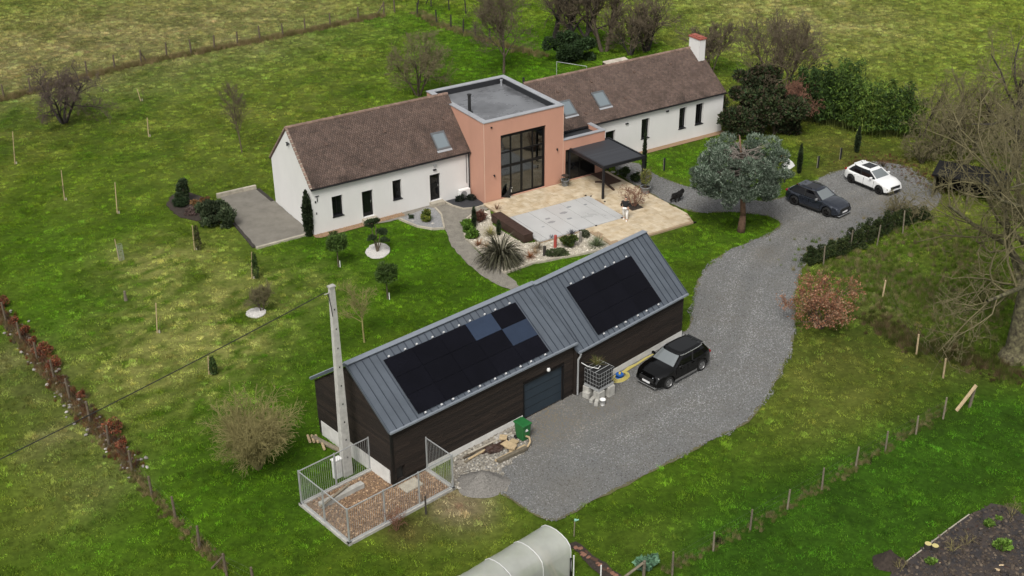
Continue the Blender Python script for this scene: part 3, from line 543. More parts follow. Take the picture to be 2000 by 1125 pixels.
# skylights
def skylight(x0, x1, ya, yb, y_eave, z_eave, sl, lift=.06):
    zf = lambda y: z_eave + sl * (y - y_eave); an = math.atan(sl)
    f = MB(); n = Vector((0, -math.sin(an), math.cos(an)))
    P = lambda x, y, h: Vector((x, y, zf(y))) + n * h
    def slab(xa, xb, a, b, h0, h1, mb): 
        mb._add([P(xa, a, h0), P(xb, a, h0), P(xb, b, h0), P(xa, b, h0), P(xa, a, h1), P(xb, a, h1), P(xb, b, h1), P(xa, b, h1)], [(0, 3, 2, 1), (4, 5, 6, 7), (0, 1, 5, 4), (1, 2, 6, 5), (2, 3, 7, 6), (3, 0, 4, 7)])
    w_ = .1; slab(x0, x0 + w_, ya, yb, 0, .11, f); slab(x1 - w_, x1, ya, yb, 0, .11, f); slab(x0 + w_, x1 - w_, ya, ya + w_, 0, .11, f); slab(x0 + w_, x1 - w_, yb - w_, yb, 0, .11, f)
    o = f.build('skylight', M['coping'] if False else mat('skylight_frame', (.12, .125, .13), .5, .3), house)
    g = MB(); slab(x0 + w_, x1 - w_, ya + w_, yb - w_, .02, .085, g); g.build('pane', M['sky_glass'], o)
    g = MB(); slab(x0 - .04, x1 + .04, ya - .13, ya - .002, .03, .06, g); g.build('flashing', M['coping'], o)
skylight(9.74, 10.82, .28, 1.28, -.13, 3.38, sL); skylight(23.9, 25.02, .66, 1.84, -.27, 3.26, sR); skylight(20.75, 21.87, .62, 1.74, -.27, 3.26, sR)
# little vent tiles
for (x_, y_, sl_, ye_, ze_) in [(2.2, 1.9, sL, -.13, 3.38), (6.6, 1.9, sL, -.13, 3.38), (11.2, 1.9, sL, -.13, 3.38), (4.0, .45, sL, -.13, 3.38), (9.0, .6, sL, -.13, 3.38), (24.5, 2.6, sR, -.27, 3.26), (28.6, 2.6, sR, -.27, 3.26), (32.2, 2.6, sR, -.27, 3.26), (26.5, .9, sR, -.27, 3.26), (22.5, .5, sR, -.27, 3.26), (21.3, 2.4, sR, -.27, 3.26)]:
    zc = ze_ + sl_ * (y_ - ye_); put('vent_tile', unit_box(M['roof_under']), house, (x_, y_, zc + .07), (math.atan(sl_), 0, 0), (.16, .2, .1))
# chimney
ch = MB().box(34.86, 35.45, 2.36, 3.66, 4.9, 6.9).build('chimney', M['white_wall'], house)
MB().box(34.8, 35.51, 2.3, 3.72, 6.9, 7.02).build('chimney_cap', M['brick'], ch)
MB().box(34.92, 35.39, 2.42, 3.0, 7.02, 7.1).box(34.92, 35.39, 3.08, 3.6, 7.02, 7.1).build('flue_top', M['brick'], ch)
# orange hall
tx0, tx1, ty0, ty1, tz = 12.16, 18.77, -2.0, 5.93, 6.05
gz = (13.5, 17.27, .12, 4.84); mb = MB()
wall_cells(mb, tx1, tz - .06, [gz], .35, lambda a, d, z: (a, ty0 + d, z), 0, tx0)
wall_cells(mb, tx1, tz - .06, [], .35, lambda a, d, z: (a, ty1 - d, z), 0, tx0)
wall_cells(mb, ty1 - .35, tz - .06, [], .35, lambda a, d, z: (tx0 + d, a, z), 0, ty0 + .35)
wall_cells(mb, ty1 - .35, tz - .06, [], .35, lambda a, d, z: (tx1 - d, a, z), 0, ty0 + .35)
mb.build('hall_wall', M['orange_wall'], house)
for xb in (tx0, tx1): piece('corner_bead', mat('bead', (.62, .42, .32), .8), house, xb - .015, xb + .015, ty0 - .012, ty0 + .014, 0, tz - .062)
def coping(x0, x1, y0, y1, z, w_, name='coping'):
    c = MB(); c.box(x0 - .05, x1 + .05, y0 - .05, y0 + w_, z - .06, z); c.box(x0 - .05, x1 + .05, y1 - w_, y1 + .05, z - .06, z); c.box(x0 - .05, x0 + w_, y0 + w_, y1 - w_, z - .06, z); c.box(x1 - w_, x1 + .05, y0 + w_, y1 - w_, z - .06, z)
    return c.build(name, M['coping'], house)
coping(tx0, tx1, ty0, ty1, tz, .38)
up = MB(); z0_, z1_ = tz - .5, tz - .061
for a, b, c_, d in ((tx0 + .35, tx1 - .35, ty0 + .35, ty0 + .37), (tx0 + .35, tx1 - .35, ty1 - .37, ty1 - .35), (tx0 + .35, tx0 + .37, ty0 + .371, ty1 - .371), (tx1 - .37, tx1 - .35, ty0 + .371, ty1 - .371)): up.box(a, b, c_, d, z0_, z1_)
up.build('parapet_lining', mat('bitumen_upstand', (.02, .021, .024), .6), house)
MB().box(tx0 + .34, tx1 - .34, ty0 + .34, ty1 - .34, tz - .75, tz - .48).build('flat_roof', M['membrane'], house)
fl = MB().lathe([(.11, 0), (.11, 1.3), (.16, 1.3), (.16, 1.36), (.11, 1.37)], 14, (13.1, 1.45, tz - .49)).build('stove_flue', M['plastic_black'], house); MB().lathe([(.26, 0), (.2, .1), (.115, .14)], 14, (13.1, 1.45, tz - .485)).build('flue_collar', M['dark_metal'], fl)
MB().lathe([(.07, 0), (.07, .35), (.1, .36), (.1, .45)], 10, (18.1, 5.2, tz - .49)).build('roof_vent', M['coping'], house)
MB().tube((19.05, 3.6, 5.9), (19.05, 3.6, 6.45), .08, n=10).build('roof_vent', M['plastic_black'], house)
# big glazed front: frame, mullions, panes, room behind
gx0, gx1, gz0, gz1 = gz; yf = ty0 + .14; fw = MB()
for a, b, c_, d in ((gx0, gx0 + .1, gz0, gz1), (gx1 - .17, gx1, gz0, gz1), (gx0 + .1, gx1 - .17, gz0, gz0 + .1), (gx0 + .1, gx1 - .17, gz1 - .24, gz1)): fw.box(a + .002, b - .002, yf, yf + .1, c_, d - .002)
win = fw.build('glazed_front', M['frame'], house)
xs_ = [gx0 + .1, gx0 + .92, gx0 + 1.82, gx0 + 2.75, gx1 - .17]; zs_ = [gz0 + .1, gz0 + 2.28, gz0 + 3.32, gz1 - .24]
for i in (1, 2, 3): MB().box(xs_[i] - (.06 if i == 2 else .035), xs_[i] + (.06 if i == 2 else .035), yf - .01, yf + .09, gz0 + .1, gz1 - .24).build('mullion', M['frame'], win)
for j, h_ in ((1, .09), (2, .04)):
    for i in range(4): MB().box(xs_[i] + .036, xs_[i + 1] - .036, yf - .006, yf + .086, zs_[j] - h_, zs_[j] + h_).build('transom', M['frame'], win)
gl = glass('clear_pane', (.62, .66, .66), base=.05)
for i in range(4):
    for j in range(3): MB().box(xs_[i] + .03, xs_[i + 1] - .03, yf + .04, yf + .05, zs_[j] + .03, zs_[j + 1] - .03).build('pane', gl, win)
rm = MB(); rm.box(tx0 + .36, tx1 - .36, ty0 + .36, ty1 - .36, .0, .12, 1); rm.box(tx0 + .352, tx0 + .4, ty0 + .36, ty1 - .36, .12, 5.2); rm.box(tx1 - .4, tx1 - .352, ty0 + .36, ty1 - .36, .12, 5.2); rm.box(tx0 + .4, tx1 - .4, 2.6, 2.7, .12, 5.2)
rm.build('interior_room', [M['interior'], M['interior_floor']], house)
bl = MB().box(14.3, 15.3, 2.3, 2.59, 3.0, 4.3).box(13.4, 13.9, 2.3, 2.59, 3.2, 4.6); bl.build('interior_panel', mat('panel_cream', (.6, .52, .4), .8), house)
sf = thing('sofa', 'grey sofa standing inside the glazed hall', 'sofa', HS.w(16.05, .7, .12), HS.th); MB().box(-.85, .85, -.4, .4, 0, .43).build('seat', mat('sofa_grey', (.2, .2, .21), .9), sf, bevel=.05); MB().box(-.85, .85, .25, .45, .43, .83).build('backrest', MATS['sofa_grey'], sf, bevel=.05)
sf = thing('stool', 'mint green stool behind the tall glazing', 'stool', HS.w(14.6, -.8, .12), HS.th); MB().box(-.3, .3, -.2, .2, .2, .68).build('cushion', M['mint'], sf, bevel=.04); [piece('leg', M['wood_dark'], sf, x_ - .02, x_ + .02, y_ - .02, y_ + .02, 0, .2) for x_ in (-.25, .25) for y_ in (-.15, .15)]
for (x_, z_) in ((12.9, 1.95), (18.2, 2.75)): MB().tube((x_, ty0 - .12, z_), (x_, ty0 - .12, z_ + .16), .05, n=10).box(x_ - .03, x_ + .03, ty0 - .1, ty0 - .002, z_ + .05, z_ + .11).build('wall_lamp', M['dark_metal'], house)
MB().box(12.7, 12.8, ty0 - .08, ty0 - .002, 5.55, 5.65).build('security_sensor', M['dark_metal'], house)
# annex
ax0, ax1, ay0, ay1, az = 18.79, 22.5, -1.98, -.15, 3.38
mb = MB(); dz_ = (19.0, 21.75, .12, 2.55)
wall_cells(mb, ax1, az - .05, [dz_], .3, lambda a, d, z: (a, ay0 + d, z), 0, ax0); wall_cells(mb, ay1, az - .05, [], .3, lambda a, d, z: (ax1 - d, a, z), 0, ay0 + .3)
mb.build('annex_wall', M['orange_wall'], house)
c = MB(); c.box(ax0, ax1 + .05, ay0 - .05, ay0 + .3, az - .05, az); c.box(ax1 - .3, ax1 + .05, ay0 + .3, ay1, az - .05, az); c.build('coping', M['coping'], house)
MB().box(ax0, ax1 - .3, ay0 + .3, ay1, az - .6, az - .35).build('flat_roof', mat('dark_membrane', (.03, .031, .034), .5), house)
f = MB(); x0, x1, z0, z1 = dz_; yy = ay0 + .12
for a, b, c_, d in ((x0, x0 + .08, z0, z1), (x1 - .08, x1, z0, z1), (x0 + .08, x1 - .08, z0, z0 + .08), (x0 + .08, x1 - .08, z1 - .1, z1), ((x0 + x1) / 2 - .05, (x0 + x1) / 2 + .05, z0 + .08, z1 - .1)): f.box(a + .002, b - .002, yy, yy + .08, c_, d - .002)
wd_ = f.build('sliding_door', M['frame'], house)
MB().box(x0 + .08, (x0 + x1) / 2 - .05, yy + .03, yy + .04, z0 + .08, z1 - .1).build('pane', M['black_glass'], wd_); MB().box((x0 + x1) / 2 + .05, x1 - .08, yy + .04, yy + .05, z0 + .08, z1 - .1).build('pane', M['black_glass'], wd_)
# wall fittings: outlets, bulkhead lamps, downpipes, left sign
for (x_, y_, z_) in ((25.9, -.14, 2.55), (29.8, -.14, 2.75), (9.35, 0, 2.85), (9.3, 0, 2.55)): MB().box(x_ - .12, x_ + .12, y_ - .1, y_ - .002, z_, z_ + .09).build('wall_lamp', M['dark_metal'] if z_ != 2.85 else M['galv'], house)
MB().tube((12.05, -.06, .1), (12.05, -.06, 3.25), .045, n=8).build('downpipe', M['plastic_black'], house)
MB().tube((11.85, -.05, 1.0), (11.85, -.05, 3.2), .02, n=6).build('cable_duct', M['dark_metal'], house)
sg = MB(); sg.box(.25, .55, -.05, -.004, 2.72, 2.76); sg.box(.38, .42, -.05, -.004, 2.35, 2.72); sg.box(.22, .3, -.05, -.004, 2.3, 2.42); sg.box(.25, .3, -.04, -.004, 1.45, 1.6); sg.build('wall_bracket', M['dark_metal'], house)
MB().box(-.12, -.004, 2.85, 3.25, 5.55, 5.61).box(-.2, -.12, 2.9, 2.98, 5.45, 5.6).build('gable_lamp', M['dark_metal'], house)
# heat pump on the wall
hp = thing('heat_pump', 'white heat pump unit with round fan against the house wall', 'heat pump', HS.w(11.45, -.32), HS.th)
MB().box(-.42, .42, -.17, .17, .1, .75).build('casing', M['white_plastic'], hp, bevel=.02); MB().tube((-.12, -.17, .42), (-.12, -.18, .42), .25, n=20).build('fan_grille', mat('grille_grey', (.2, .2, .2), .6), hp); MB().box(-.35, -.25, -.15, .15, -.02, .1).box(.25, .35, -.15, .15, -.02, .1).build('foot', M['plastic_black'], hp)

# ------------------------------------------------------------------ terrace, pool, pergola
terr = thing('terrace', 'beige stone paved terrace in front of the orange hall', 'terrace', HS.w(0, 0), HS.th)
TER = [(11.95, -2.04), (18.8, -2.04), (22.75, -2.02), (22.85, -11.2), (22.3, -12.5), (15.55, -12.35), (15.5, -9.42), (11.9, -9.42)]
def poly_obj(name, poly, z0, z1, m, parent): return MB().prism(poly, z0, z1).build(name, m, parent)
poly_obj('screed', TER, -.15, .085, M['trav_edge'], terr)
TERn = np.array(TER); rr = random.Random(3); nsl = 0
hole = lambda x, y: (11.8 < x < 18.93 and -9.36 < y < -5.02) or (x < 11.95 and y < -3.4) or (19.95 < x < 21.1 and -8.85 < y < -7.65)
y_ = -2.05; sm = [unit_box(M['travertine'])]
def clip_ok(a, b, c_, d): 
    pts = [(a, c_), (b, c_), (b, d), (a, d)]
    return all(inpoly(np.array([p[0]]), np.array([p[1]]), TERn)[0] for p in [(p[0] * .96 + .04 * (a + b) / 2, p[1] * .96 + .04 * (c_ + d) / 2) for p in pts])
rows_h = [.62, .45, .62, .3, .62, .45]; ri = 0
while y_ > -12.6:
    h_ = rows_h[ri % 6]; ri += 1; x_ = 11.95 + rr.uniform(-.3, 0)
    while x_ < 22.9:
        l_ = rr.choice([.62, .62, .93, .45]); a, b, c_, d = max(x_, 11.95), min(x_ + l_, 22.83), y_ - h_, y_
        mx_, my_ = (a + b) / 2, (c_ + d) / 2
        if 11.8 < mx_ < 18.93 and d > -5.02 > c_: c_ = -5.0
        if b - a > .12 and not hole(mx_, (c_ + d) / 2):
            if not clip_ok(a, b, c_, d):
                bb = b
                if inpoly(np.array([mx_]), np.array([my_]), TERn)[0]:
                    for k in range(8):
                        bb = a + (b - a) * (1 - .1 * k)
                        if clip_ok(a, bb, c_, d): break
                    else: bb = a
                else: bb = a
                b = bb
            if b - a > .1: piece('paving_slab', M['travertine'], terr, a + .006, b - .006, c_ + .006, d - .006, .07, .115 + rr.uniform(0, .008)); nsl += 1
        x_ += l_
    y_ -= h_
piece('planting_hole', M['soil'], terr, 20.0, 21.05, -8.85, -7.65, .06, .1)
MB().box(22.35, 22.55, -12.5, -12.42, -.05, .06).build('drain_slot', M['frame'], terr)
pool = thing('pool_cover', 'pale grey rigid panels covering the swimming pool', 'pool cover', HS.w(0, 0), HS.th)
xs_ = [11.85, 12.45, 13.75, 15.05, 16.4, 17.7, 18.3, 18.9]
for a, b in zip(xs_[:-1], xs_[1:]): piece('cover_panel', M['pool'], pool, a + .014, b - .014, -9.32, -5.06, .05, .15 if b < 18.2 else .14)
MB().box(11.86, 18.89, -9.31, -5.07, .03, .06).build('dark_underlay', M['frame'], pool)  # dark sheet added beneath the panels so their gaps show dark
MB().box(11.85, 18.9, -9.36, -9.32, .04, .125).box(11.85, 18.9, -5.06, -5.02, .04, .125).build('side_rail', M['coping'], pool)
for x_, y_ in ((18.75, -4.9), (19.0, -5.2), (19.25, -6.5), (18.6, -9.35), (16.4, -9.4), (15.05, -9.4)): piece('clip', M['plastic_black'], pool, x_ - .06, x_ + .06, y_ - .04, y_ + .04, .118, .17)
for x_, y_, r_ in ((15.75, -6.5, .3), (15.55, -7.5, .22), (14.3, -6.7, .22), (16.6, -5.9, .2), (14.2, -7.3, .3), (17.8, -6.2, .15), (13.3, -7.6, .12)): # rain puddles left on the panels
    MB().prism(ellipse((x_, y_), r_, r_ * .55, 18, wob=.12, seed=int(r_ * 100)), .151, .1535).build('puddle', mat('puddle', (.27, .28, .285), .12, spec=.5), pool)
box = thing('roller_housing', 'long dark brown timber housing of the pool cover roller', 'bench', HS.w(0, 0), HS.th)
MB().box(11.02, 11.74, -8.72, -4.65, -.02, .5).build('casing', M['wood_dark'], box, bevel=.01)
for i in range(3): piece('lid_board', M['wood_dark'], box, 11.0, 11.76, -8.74 + i * 1.365 + .006, -8.74 + (i + 1) * 1.365 - .006, .5, .56)
perg = thing('pergola', 'black metal pergola with louvred roof over the terrace', 'pergola', HS.w(0, 0), HS.th)
px0, px1, py0, py1, pz = 19.35, 23.05, -6.1, -1.75, 2.62
for a, b, c_, d in ((px0, px1, py0, py0 + .14), (px0, px1, py1 - .14, py1), (px0, px0 + .14, py0 + .14, py1 - .14), (px1 - .14, px1, py0 + .14, py1 - .14)): piece('beam', M['dark_metal'], perg, a, b, c_, d, pz - .22, pz)
for a, b in ((px0 + .02, py0 + .02), (px1 - .16, py0 + .02), (px0 + .02, py1 - .16), (px1 - .16, py1 - .16)): piece('post', M['dark_metal'], perg, a, a + .14, b, b + .14, .1, pz - .22)
slm = mat('louvre_grey', (.05, .053, .06), .45, .3, rnd=.12)
n_ = 20
for i in range(n_): put('louvre_slat', unit_box(slm), perg, ((px0 + px1) / 2, py0 + .14 + (i + .5) * (py1 - py0 - .28) / n_, pz - .07), (.1, 0, 0), (px1 - px0 - .29, (py1 - py0 - .28) / n_ * .985, .03))
# ------------------------------------------------------------------ the barn: two joined timber garages under seamed metal roofs
barn = thing('timber_barn', 'dark timber clad barn with grey seamed metal roof and solar panels', 'barn', G1.w(0, 0), G1.th)
def cladding(parent, xf, x0, x1, z0, z1, skip=(), seed=0, hb=.165, top=None, rotz=0.0):
    r = random.Random(seed); z = z0
    while z < z1 - .02:
        h_ = min(hb, z1 - z); lim0, lim1 = (x0, x1) if top is None else top(z + h_ / 2)
        x = lim0; first = True
        while x < lim1 - .05:
            l_ = r.uniform(2.2, 4.2) if not first else r.uniform(1, 3.6); first = False; b = min(x + l_, lim1)
            if lim1 - b < .4: b = lim1
            segs = [(x, b)]
            for s in skip:
                if s[2] < z + h_ - .02 and s[3] > z + .02:
                    ns = []
                    for p, q in segs:
                        if q <= s[0] or p >= s[1]: ns.append((p, q)); continue
                        if p < s[0]: ns.append((p, s[0]))
                        if q > s[1]: ns.append((s[1], q))
                    segs = ns
            for p, q in segs:
                if q - p > .03:
                    d = r.uniform(0, .008); c_ = xf((p + q) / 2, -.02 - d, z + h_ / 2)
                    put('plank', unit_box(M['plank']), parent, c_, (0, 0, rotz), (q - p - .006, .045, h_ - .012))
            x = b
        z += hb
def shed(fr_local, L, W, eave, ridge, parent, ops, seed, clad_front, gl, gr, xs_roof):
    t = .15; mb = MB(); slope = (ridge - eave) / (W / 2 + .13); wt = eave - .12; T = fr_local
    wall_cells(mb, L - t, wt, ops, t, lambda a, d, z: T(a, .002 + d, z), 0, t); wall_cells(mb, L - t, wt, [], t, lambda a, d, z: T(a, W - d, z), 0, t)
    for g0 in (0, L - t):
        poly = [(0, 0), (W, 0), (W, wt), (W / 2, wt + slope * W / 2), (0, wt)]; n = 5
        vs = [T(g0, p[0], p[1]) for p in poly] + [T(g0 + t, p[0], p[1]) for p in poly]
        mb._add(vs, [tuple(range(5)), tuple(range(5, 10))[::-1]] + [(i, n + i, n + (i + 1) % n, (i + 1) % n) for i in range(5)])
    mb.build('wall', M['plank'], parent)
    return slope, wt
def seam_roof(parent, T, rz, x0, x1, W, eave, ridge, n, seed):
    ov = .13; yc = W / 2; dy = yc + ov; an = math.atan2(ridge - eave, dy); SL = math.hypot(dy, ridge - eave); pw = (x1 - x0) / n
    pan = MB().box(-pw / 2 + .004, pw / 2 - .004, 0, SL, -.05, 0).mesh('roof_panel', M['zinc']); seam = MB().box(-.014, .014, 0, SL - .02, -.02, .045).mesh('seam', M['seam'])
    for sgn in (-1, 1):
        for i in range(n + 1):
            xx = x0 + i * pw
            y_e = -ov if sgn < 0 else W + ov
            rot = Matrix.Rotation(rz, 3, 'Z') @ Matrix.Rotation(0 if sgn < 0 else math.pi, 3, 'Z') @ Matrix.Rotation(an, 3, 'X')
            if i < n: put('roof_panel', pan, parent, T(xx + pw / 2, y_e, eave), rot.to_euler())
            put('seam', seam, parent, T(xx, y_e, eave), rot.to_euler())
    rb = MB(); rb.beam(T(x0 - .02, yc, ridge + .03), T(x1 + .02, yc, ridge + .03), .34, .035); rb.build('ridge_cap', M['zinc_edge'], parent)
    g = MB()
    for y_e in (-ov - .06, W + ov + .06): g.beam(T(x0 - .02, y_e, eave - .03), T(x1 + .02, y_e, eave - .03), .12, .09)
    g.build('gutter', M['zinc_edge'], parent)
    v = MB()
    for xx in (x0 - .03, x1 + .03):
        for y_e in (-ov, W + ov): v.beam(T(xx, y_e, eave - .03), T(xx, yc, ridge - .03), .035, .12)
    v.build('verge_trim', M['zinc'], parent)
    return an
def pv_array(parent, T, rz, an, eave, x0, y0, cols, rows, pw, ph, blue, W):
    rot = (Matrix.Rotation(rz, 3, 'Z') @ Matrix.Rotation(an, 3, 'X')); e = rot.to_euler(); n = rot @ Vector((0, 0, 1)); uy = rot @ Vector((0, 1, 0)); ux = rot @ Vector((1, 0, 0))
    o0 = Vector(T(x0, y0, eave + math.tan(an) * (y0 + .13)))
    me = MB().box(-pw / 2 + .008, pw / 2 - .008, -ph / 2 + .008, ph / 2 - .008, .055, .095).mesh('solar_panel', M['pv']); meb = MB().box(-pw / 2 + .008, pw / 2 - .008, -ph / 2 + .008, ph / 2 - .008, .055, .095).mesh('solar_panel', M['pv_blue'])
    for j in range(rows):
        for i in range(cols):
            p = o0 + ux * ((i + .5) * pw) + uy * ((j + .5) * ph)
            put('solar_panel', meb if (i, j) in blue else me, parent, p, e)
    cl = MB().box(-.038, .038, -.038, .038, .03, .115).mesh('panel_clamp', M['clamp'])
    for i in range(cols):
        for f_ in (.22, .8):
            for s in (-.07, rows * ph + .07): put('panel_clamp', cl, parent, o0 + ux * ((i + f_) * pw) + uy * s, e)
I = lambda a, d, z: (a, d, z)
L1, W1, E1, R1 = 11.79, 6.14, 3.215, 5.465
door = (8.32, 11.03, .03, 2.12); pet = (.18, .62, .26, .95)
sl1, wt1 = shed(I, L1, W1, E1, R1, barn, [door, pet], 1, True, True, False, None)
PL = .62
cladding(barn, I, 0, L1, .33, wt1, [(door[0] - .09, door[1] + .09, 0, door[3] + .1), (pet[0] - .04, pet[1] + .04, pet[2] - .04, pet[3] + .04)], 1)
gtop = lambda z: (0, W1) if z < wt1 else (min(W1 / 2, (z - wt1) / sl1), max(W1 / 2, W1 - (z - wt1) / sl1))
cladding(barn, lambda a, d, z: (d, a, z), 0, W1, .85, wt1 + sl1 * W1 / 2 - .05, [], 2, top=gtop, rotz=math.pi / 2)
cladding(barn, lambda a, d, z: (a, W1 - d, z), 0, L1, .4, wt1, [], 3)
an1 = seam_roof(barn, I, 0, -.16, L1 + .1, W1, E1, R1, 29, 1)
pv_array(barn, I, 0, an1, E1, 1.62, .02, 5, 3, 1.69, 1.045, {(3, 2), (4, 1)}, W1)
gp = MB().box(-.05, -.004, .25, 5.9, -.1, .84).build('plinth', M['plinth'], barn)
MB().box(1.97, 8.2, -.06, -.004, -.1, .34).build('plinth', M['plinth'], barn)
piece('corner_post', M['frame'], barn, -.06, .06, -.06, .06, -.1, wt1)
d_ = MB().box(door[0] + .004, door[1] - .004, .05, .1, door[2], door[3] - .004).build('garage_door', M['navy_door'], barn)
for k in range(1, 4): piece('door_groove', M['frame'], d_, door[0] + .03, door[1] - .03, .044, .0495, door[2] + k * .52 - .008, door[2] + k * .52 + .008)
f = MB(); f.box(door[0] - .09, door[0] - .002, -.05, .04, 0, door[3] + .09); f.box(door[1] + .002, door[1] + .09, -.05, .04, 0, door[3] + .09); f.box(door[0] - .002, door[1] + .002, -.05, .04, door[3] + .002, door[3] + .09); f.build('door_frame', M['frame'], barn)
MB().box(pet[0] + .01, pet[1] - .01, .1, .14, pet[2], pet[3] - .01).build('pet_hatch', M['plastic_black'], barn)
lp = MB().lathe([(.05, .2), (.09, .14), (.1, .05), (.07, 0), (.02, -.01)], 12, (9.9, -.16, 2.32)).build('barn_lamp', M['white_plastic'], barn, smooth=True); MB().tube((9.9, -.04, 2.5), (9.9, -.17, 2.52), .03, n=8).build('lamp_arm', M['dark_metal'], lp)
# second bay, turned a little
rz2 = G2.th - G1.th; o2 = G1.loc(G2.w(0, 0)); c2, s2 = math.cos(rz2), math.sin(rz2)
T2 = lambda a, d, z: (o2[0] + c2 * a - s2 * d, o2[1] + s2 * a + c2 * d, z)
L2, W2, E2, R2 = 8.84, 6.2, 2.73, 5.50
sl2, wt2 = shed(T2, L2, W2, E2, R2, barn, [], 2, True, False, True, None)
cladding(barn, T2, .15, L2, .36, wt2, [], 5, rotz=rz2)
cladding(barn, lambda a, d, z: T2(a, W2 - d, z), .15, L2, .4, wt2, [], 6, rotz=rz2)
an2 = seam_roof(barn, T2, rz2, .0, L2 + .16, W2, E2, R2, 22, 2)
pv_array(barn, T2, rz2, an2, E2, 1.72, .08, 3, 3, 1.74, 1.02, set(), W2)
pb = MB(); pb._add([T2(2.9, -.06, -.1), T2(L2, -.06, -.1), T2(L2, 0, -.1), T2(2.9, 0, -.1), T2(2.9, -.06, .36), T2(L2, -.06, .36), T2(L2, 0, .36), T2(2.9, 0, .36)], [(0, 3, 2, 1), (4, 5, 6, 7), (0, 1, 5, 4), (1, 2, 6, 5), (2, 3, 7, 6), (3, 0, 4, 7)]); pb.build('plinth', M['plinth'], barn)
dp = MB().path([T2(.08, -.24, 2.62), T2(.1, -.2, 2.45), T2(.02, -.12, 2.25), T2(.02, -.12, .1)], .05, 10).build('downpipe', M['galv'], barn)
# ------------------------------------------------------------------ utility pole, cable, dog run
pb_ = G(678, 925); PH = 10.15
pole = thing('utility_pole', 'tall tapered concrete utility pole beside the barn gable', 'utility pole', pb_, G1.th)
mb = MB(); mb._add([(-.24, -.17, -.1), (.24, -.17, -.1), (.24, .17, -.1), (-.24, .17, -.1), (-.12, -.09, PH), (.12, -.09, PH), (.12, .09, PH), (-.12, .09, PH)], [(0, 3, 2, 1), (4, 5, 6, 7), (0, 1, 5, 4), (1, 2, 6, 5), (2, 3, 7, 6), (3, 0, 4, 7)]); mb.build('shaft', M['pole_conc'], pole)
for k in range(9): piece('step_hole', M['frame'], pole, -.03, .03, -.172 + .0085 * k, -.16 + .0085 * k, 1.0 + k * 1.0, 1.08 + k * 1.0)
MB().box(-.16, .16, -.12, .12, PH, PH + .07).tube((-.13, 0, PH - .25), (-.4, 0, PH - .25), .025, n=8).build('pole_head', M['concrete'], pole)
MB().path([(-.2, 0, PH - .28), (-.17, -.1, PH - .9), (-.13, -.12, PH - 1.4)], .02).build('cable_tail', M['plastic_black'], pole)
mbx = thing('meter_box', 'white meter cabinet at the foot of the utility pole', 'cabinet', pole.matrix_basis @ Vector((-.48, .1, 0)), G1.th)
MB().box(-.2, .2, -.14, .14, -.02, 1.0).build('cabinet', M['white_plastic'], mbx, bevel=.02); MB().box(-.17, .17, -.15, -.142, .3, .9).build('door', M['plinth'], mbx); MB().box(-.24, .24, -.17, .17, 1.0, 1.05).build('lid', M['white_plastic'], mbx)
top = pb_ + Vector((-.3, 0, PH - .28)); far = G(0, 887, 8.3); far = top + (far - top) * 1.6; cb = MB(); pts = []
for i in range(41): t_ = i / 40; pts.append(top.lerp(far, t_) - Vector((0, 0, .9 * 4 * t_ * (1 - t_) * .25)))
cb.path(pts, .022, 5); tag(cb.build('overhead_cable', M['plastic_black']), 'thin black overhead cable running from the concrete pole', 'cable')
run = thing('dog_run', 'galvanised bar fence around the wood chip dog run', 'fence', G1.w(0, 0), G1.th)
bar = MB().tube((0, 0, .12), (0, 0, 1.9), .0065, n=5).mesh('bar', M['galv']); corner = [(-.06, 1.8), (-4.0, 1.8), (-4.0, -2.0), (1.95, -2.0), (1.95, -.06)]
for a, b in zip(corner[:-1], corner[1:]):
    a, b = Vector((*a, 0)), Vector((*b, 0)); L_ = (b - a).length; n = int(L_ / .11)
    for i in range(1, n): put('bar', bar, run, a.lerp(b, i / n))
    for z_ in (.12, 1.9): MB().beam(a + Vector((0, 0, z_)), b + Vector((0, 0, z_)), .04, .04).build('rail', M['galv'], run)
    np_ = max(1, round(L_ / 2.0))
    for i in range(np_): p = a.lerp(b, i / np_); piece('post', M['galv'], run, p.x - .03, p.x + .03, p.y - .03, p.y + .03, 0, 1.95)
piece('post', M['galv'], run, 1.92, 1.98, -.09, -.03, 0, 1.95)
for a, b in zip(corner[:-1], corner[1:]):
    d = (Vector(b) - Vector(a)).normalized(); ka = Vector((*a, .02)) - Vector((*d, 0)) * .1; MB().beam(ka, Vector((*b, .02)) + Vector((*d, 0)) * .08, .2, .16).build('kerb', M['concrete'], run)
sl_ = thing('doorstep_slab', 'flat stone slab below the barn pet hatch', 'slab', G1.w(.6, -.5), G1.th); MB().box(-.5, .5, -.35, .35, 0, .1).build('slab', M['kerb'], sl_, bevel=.02)
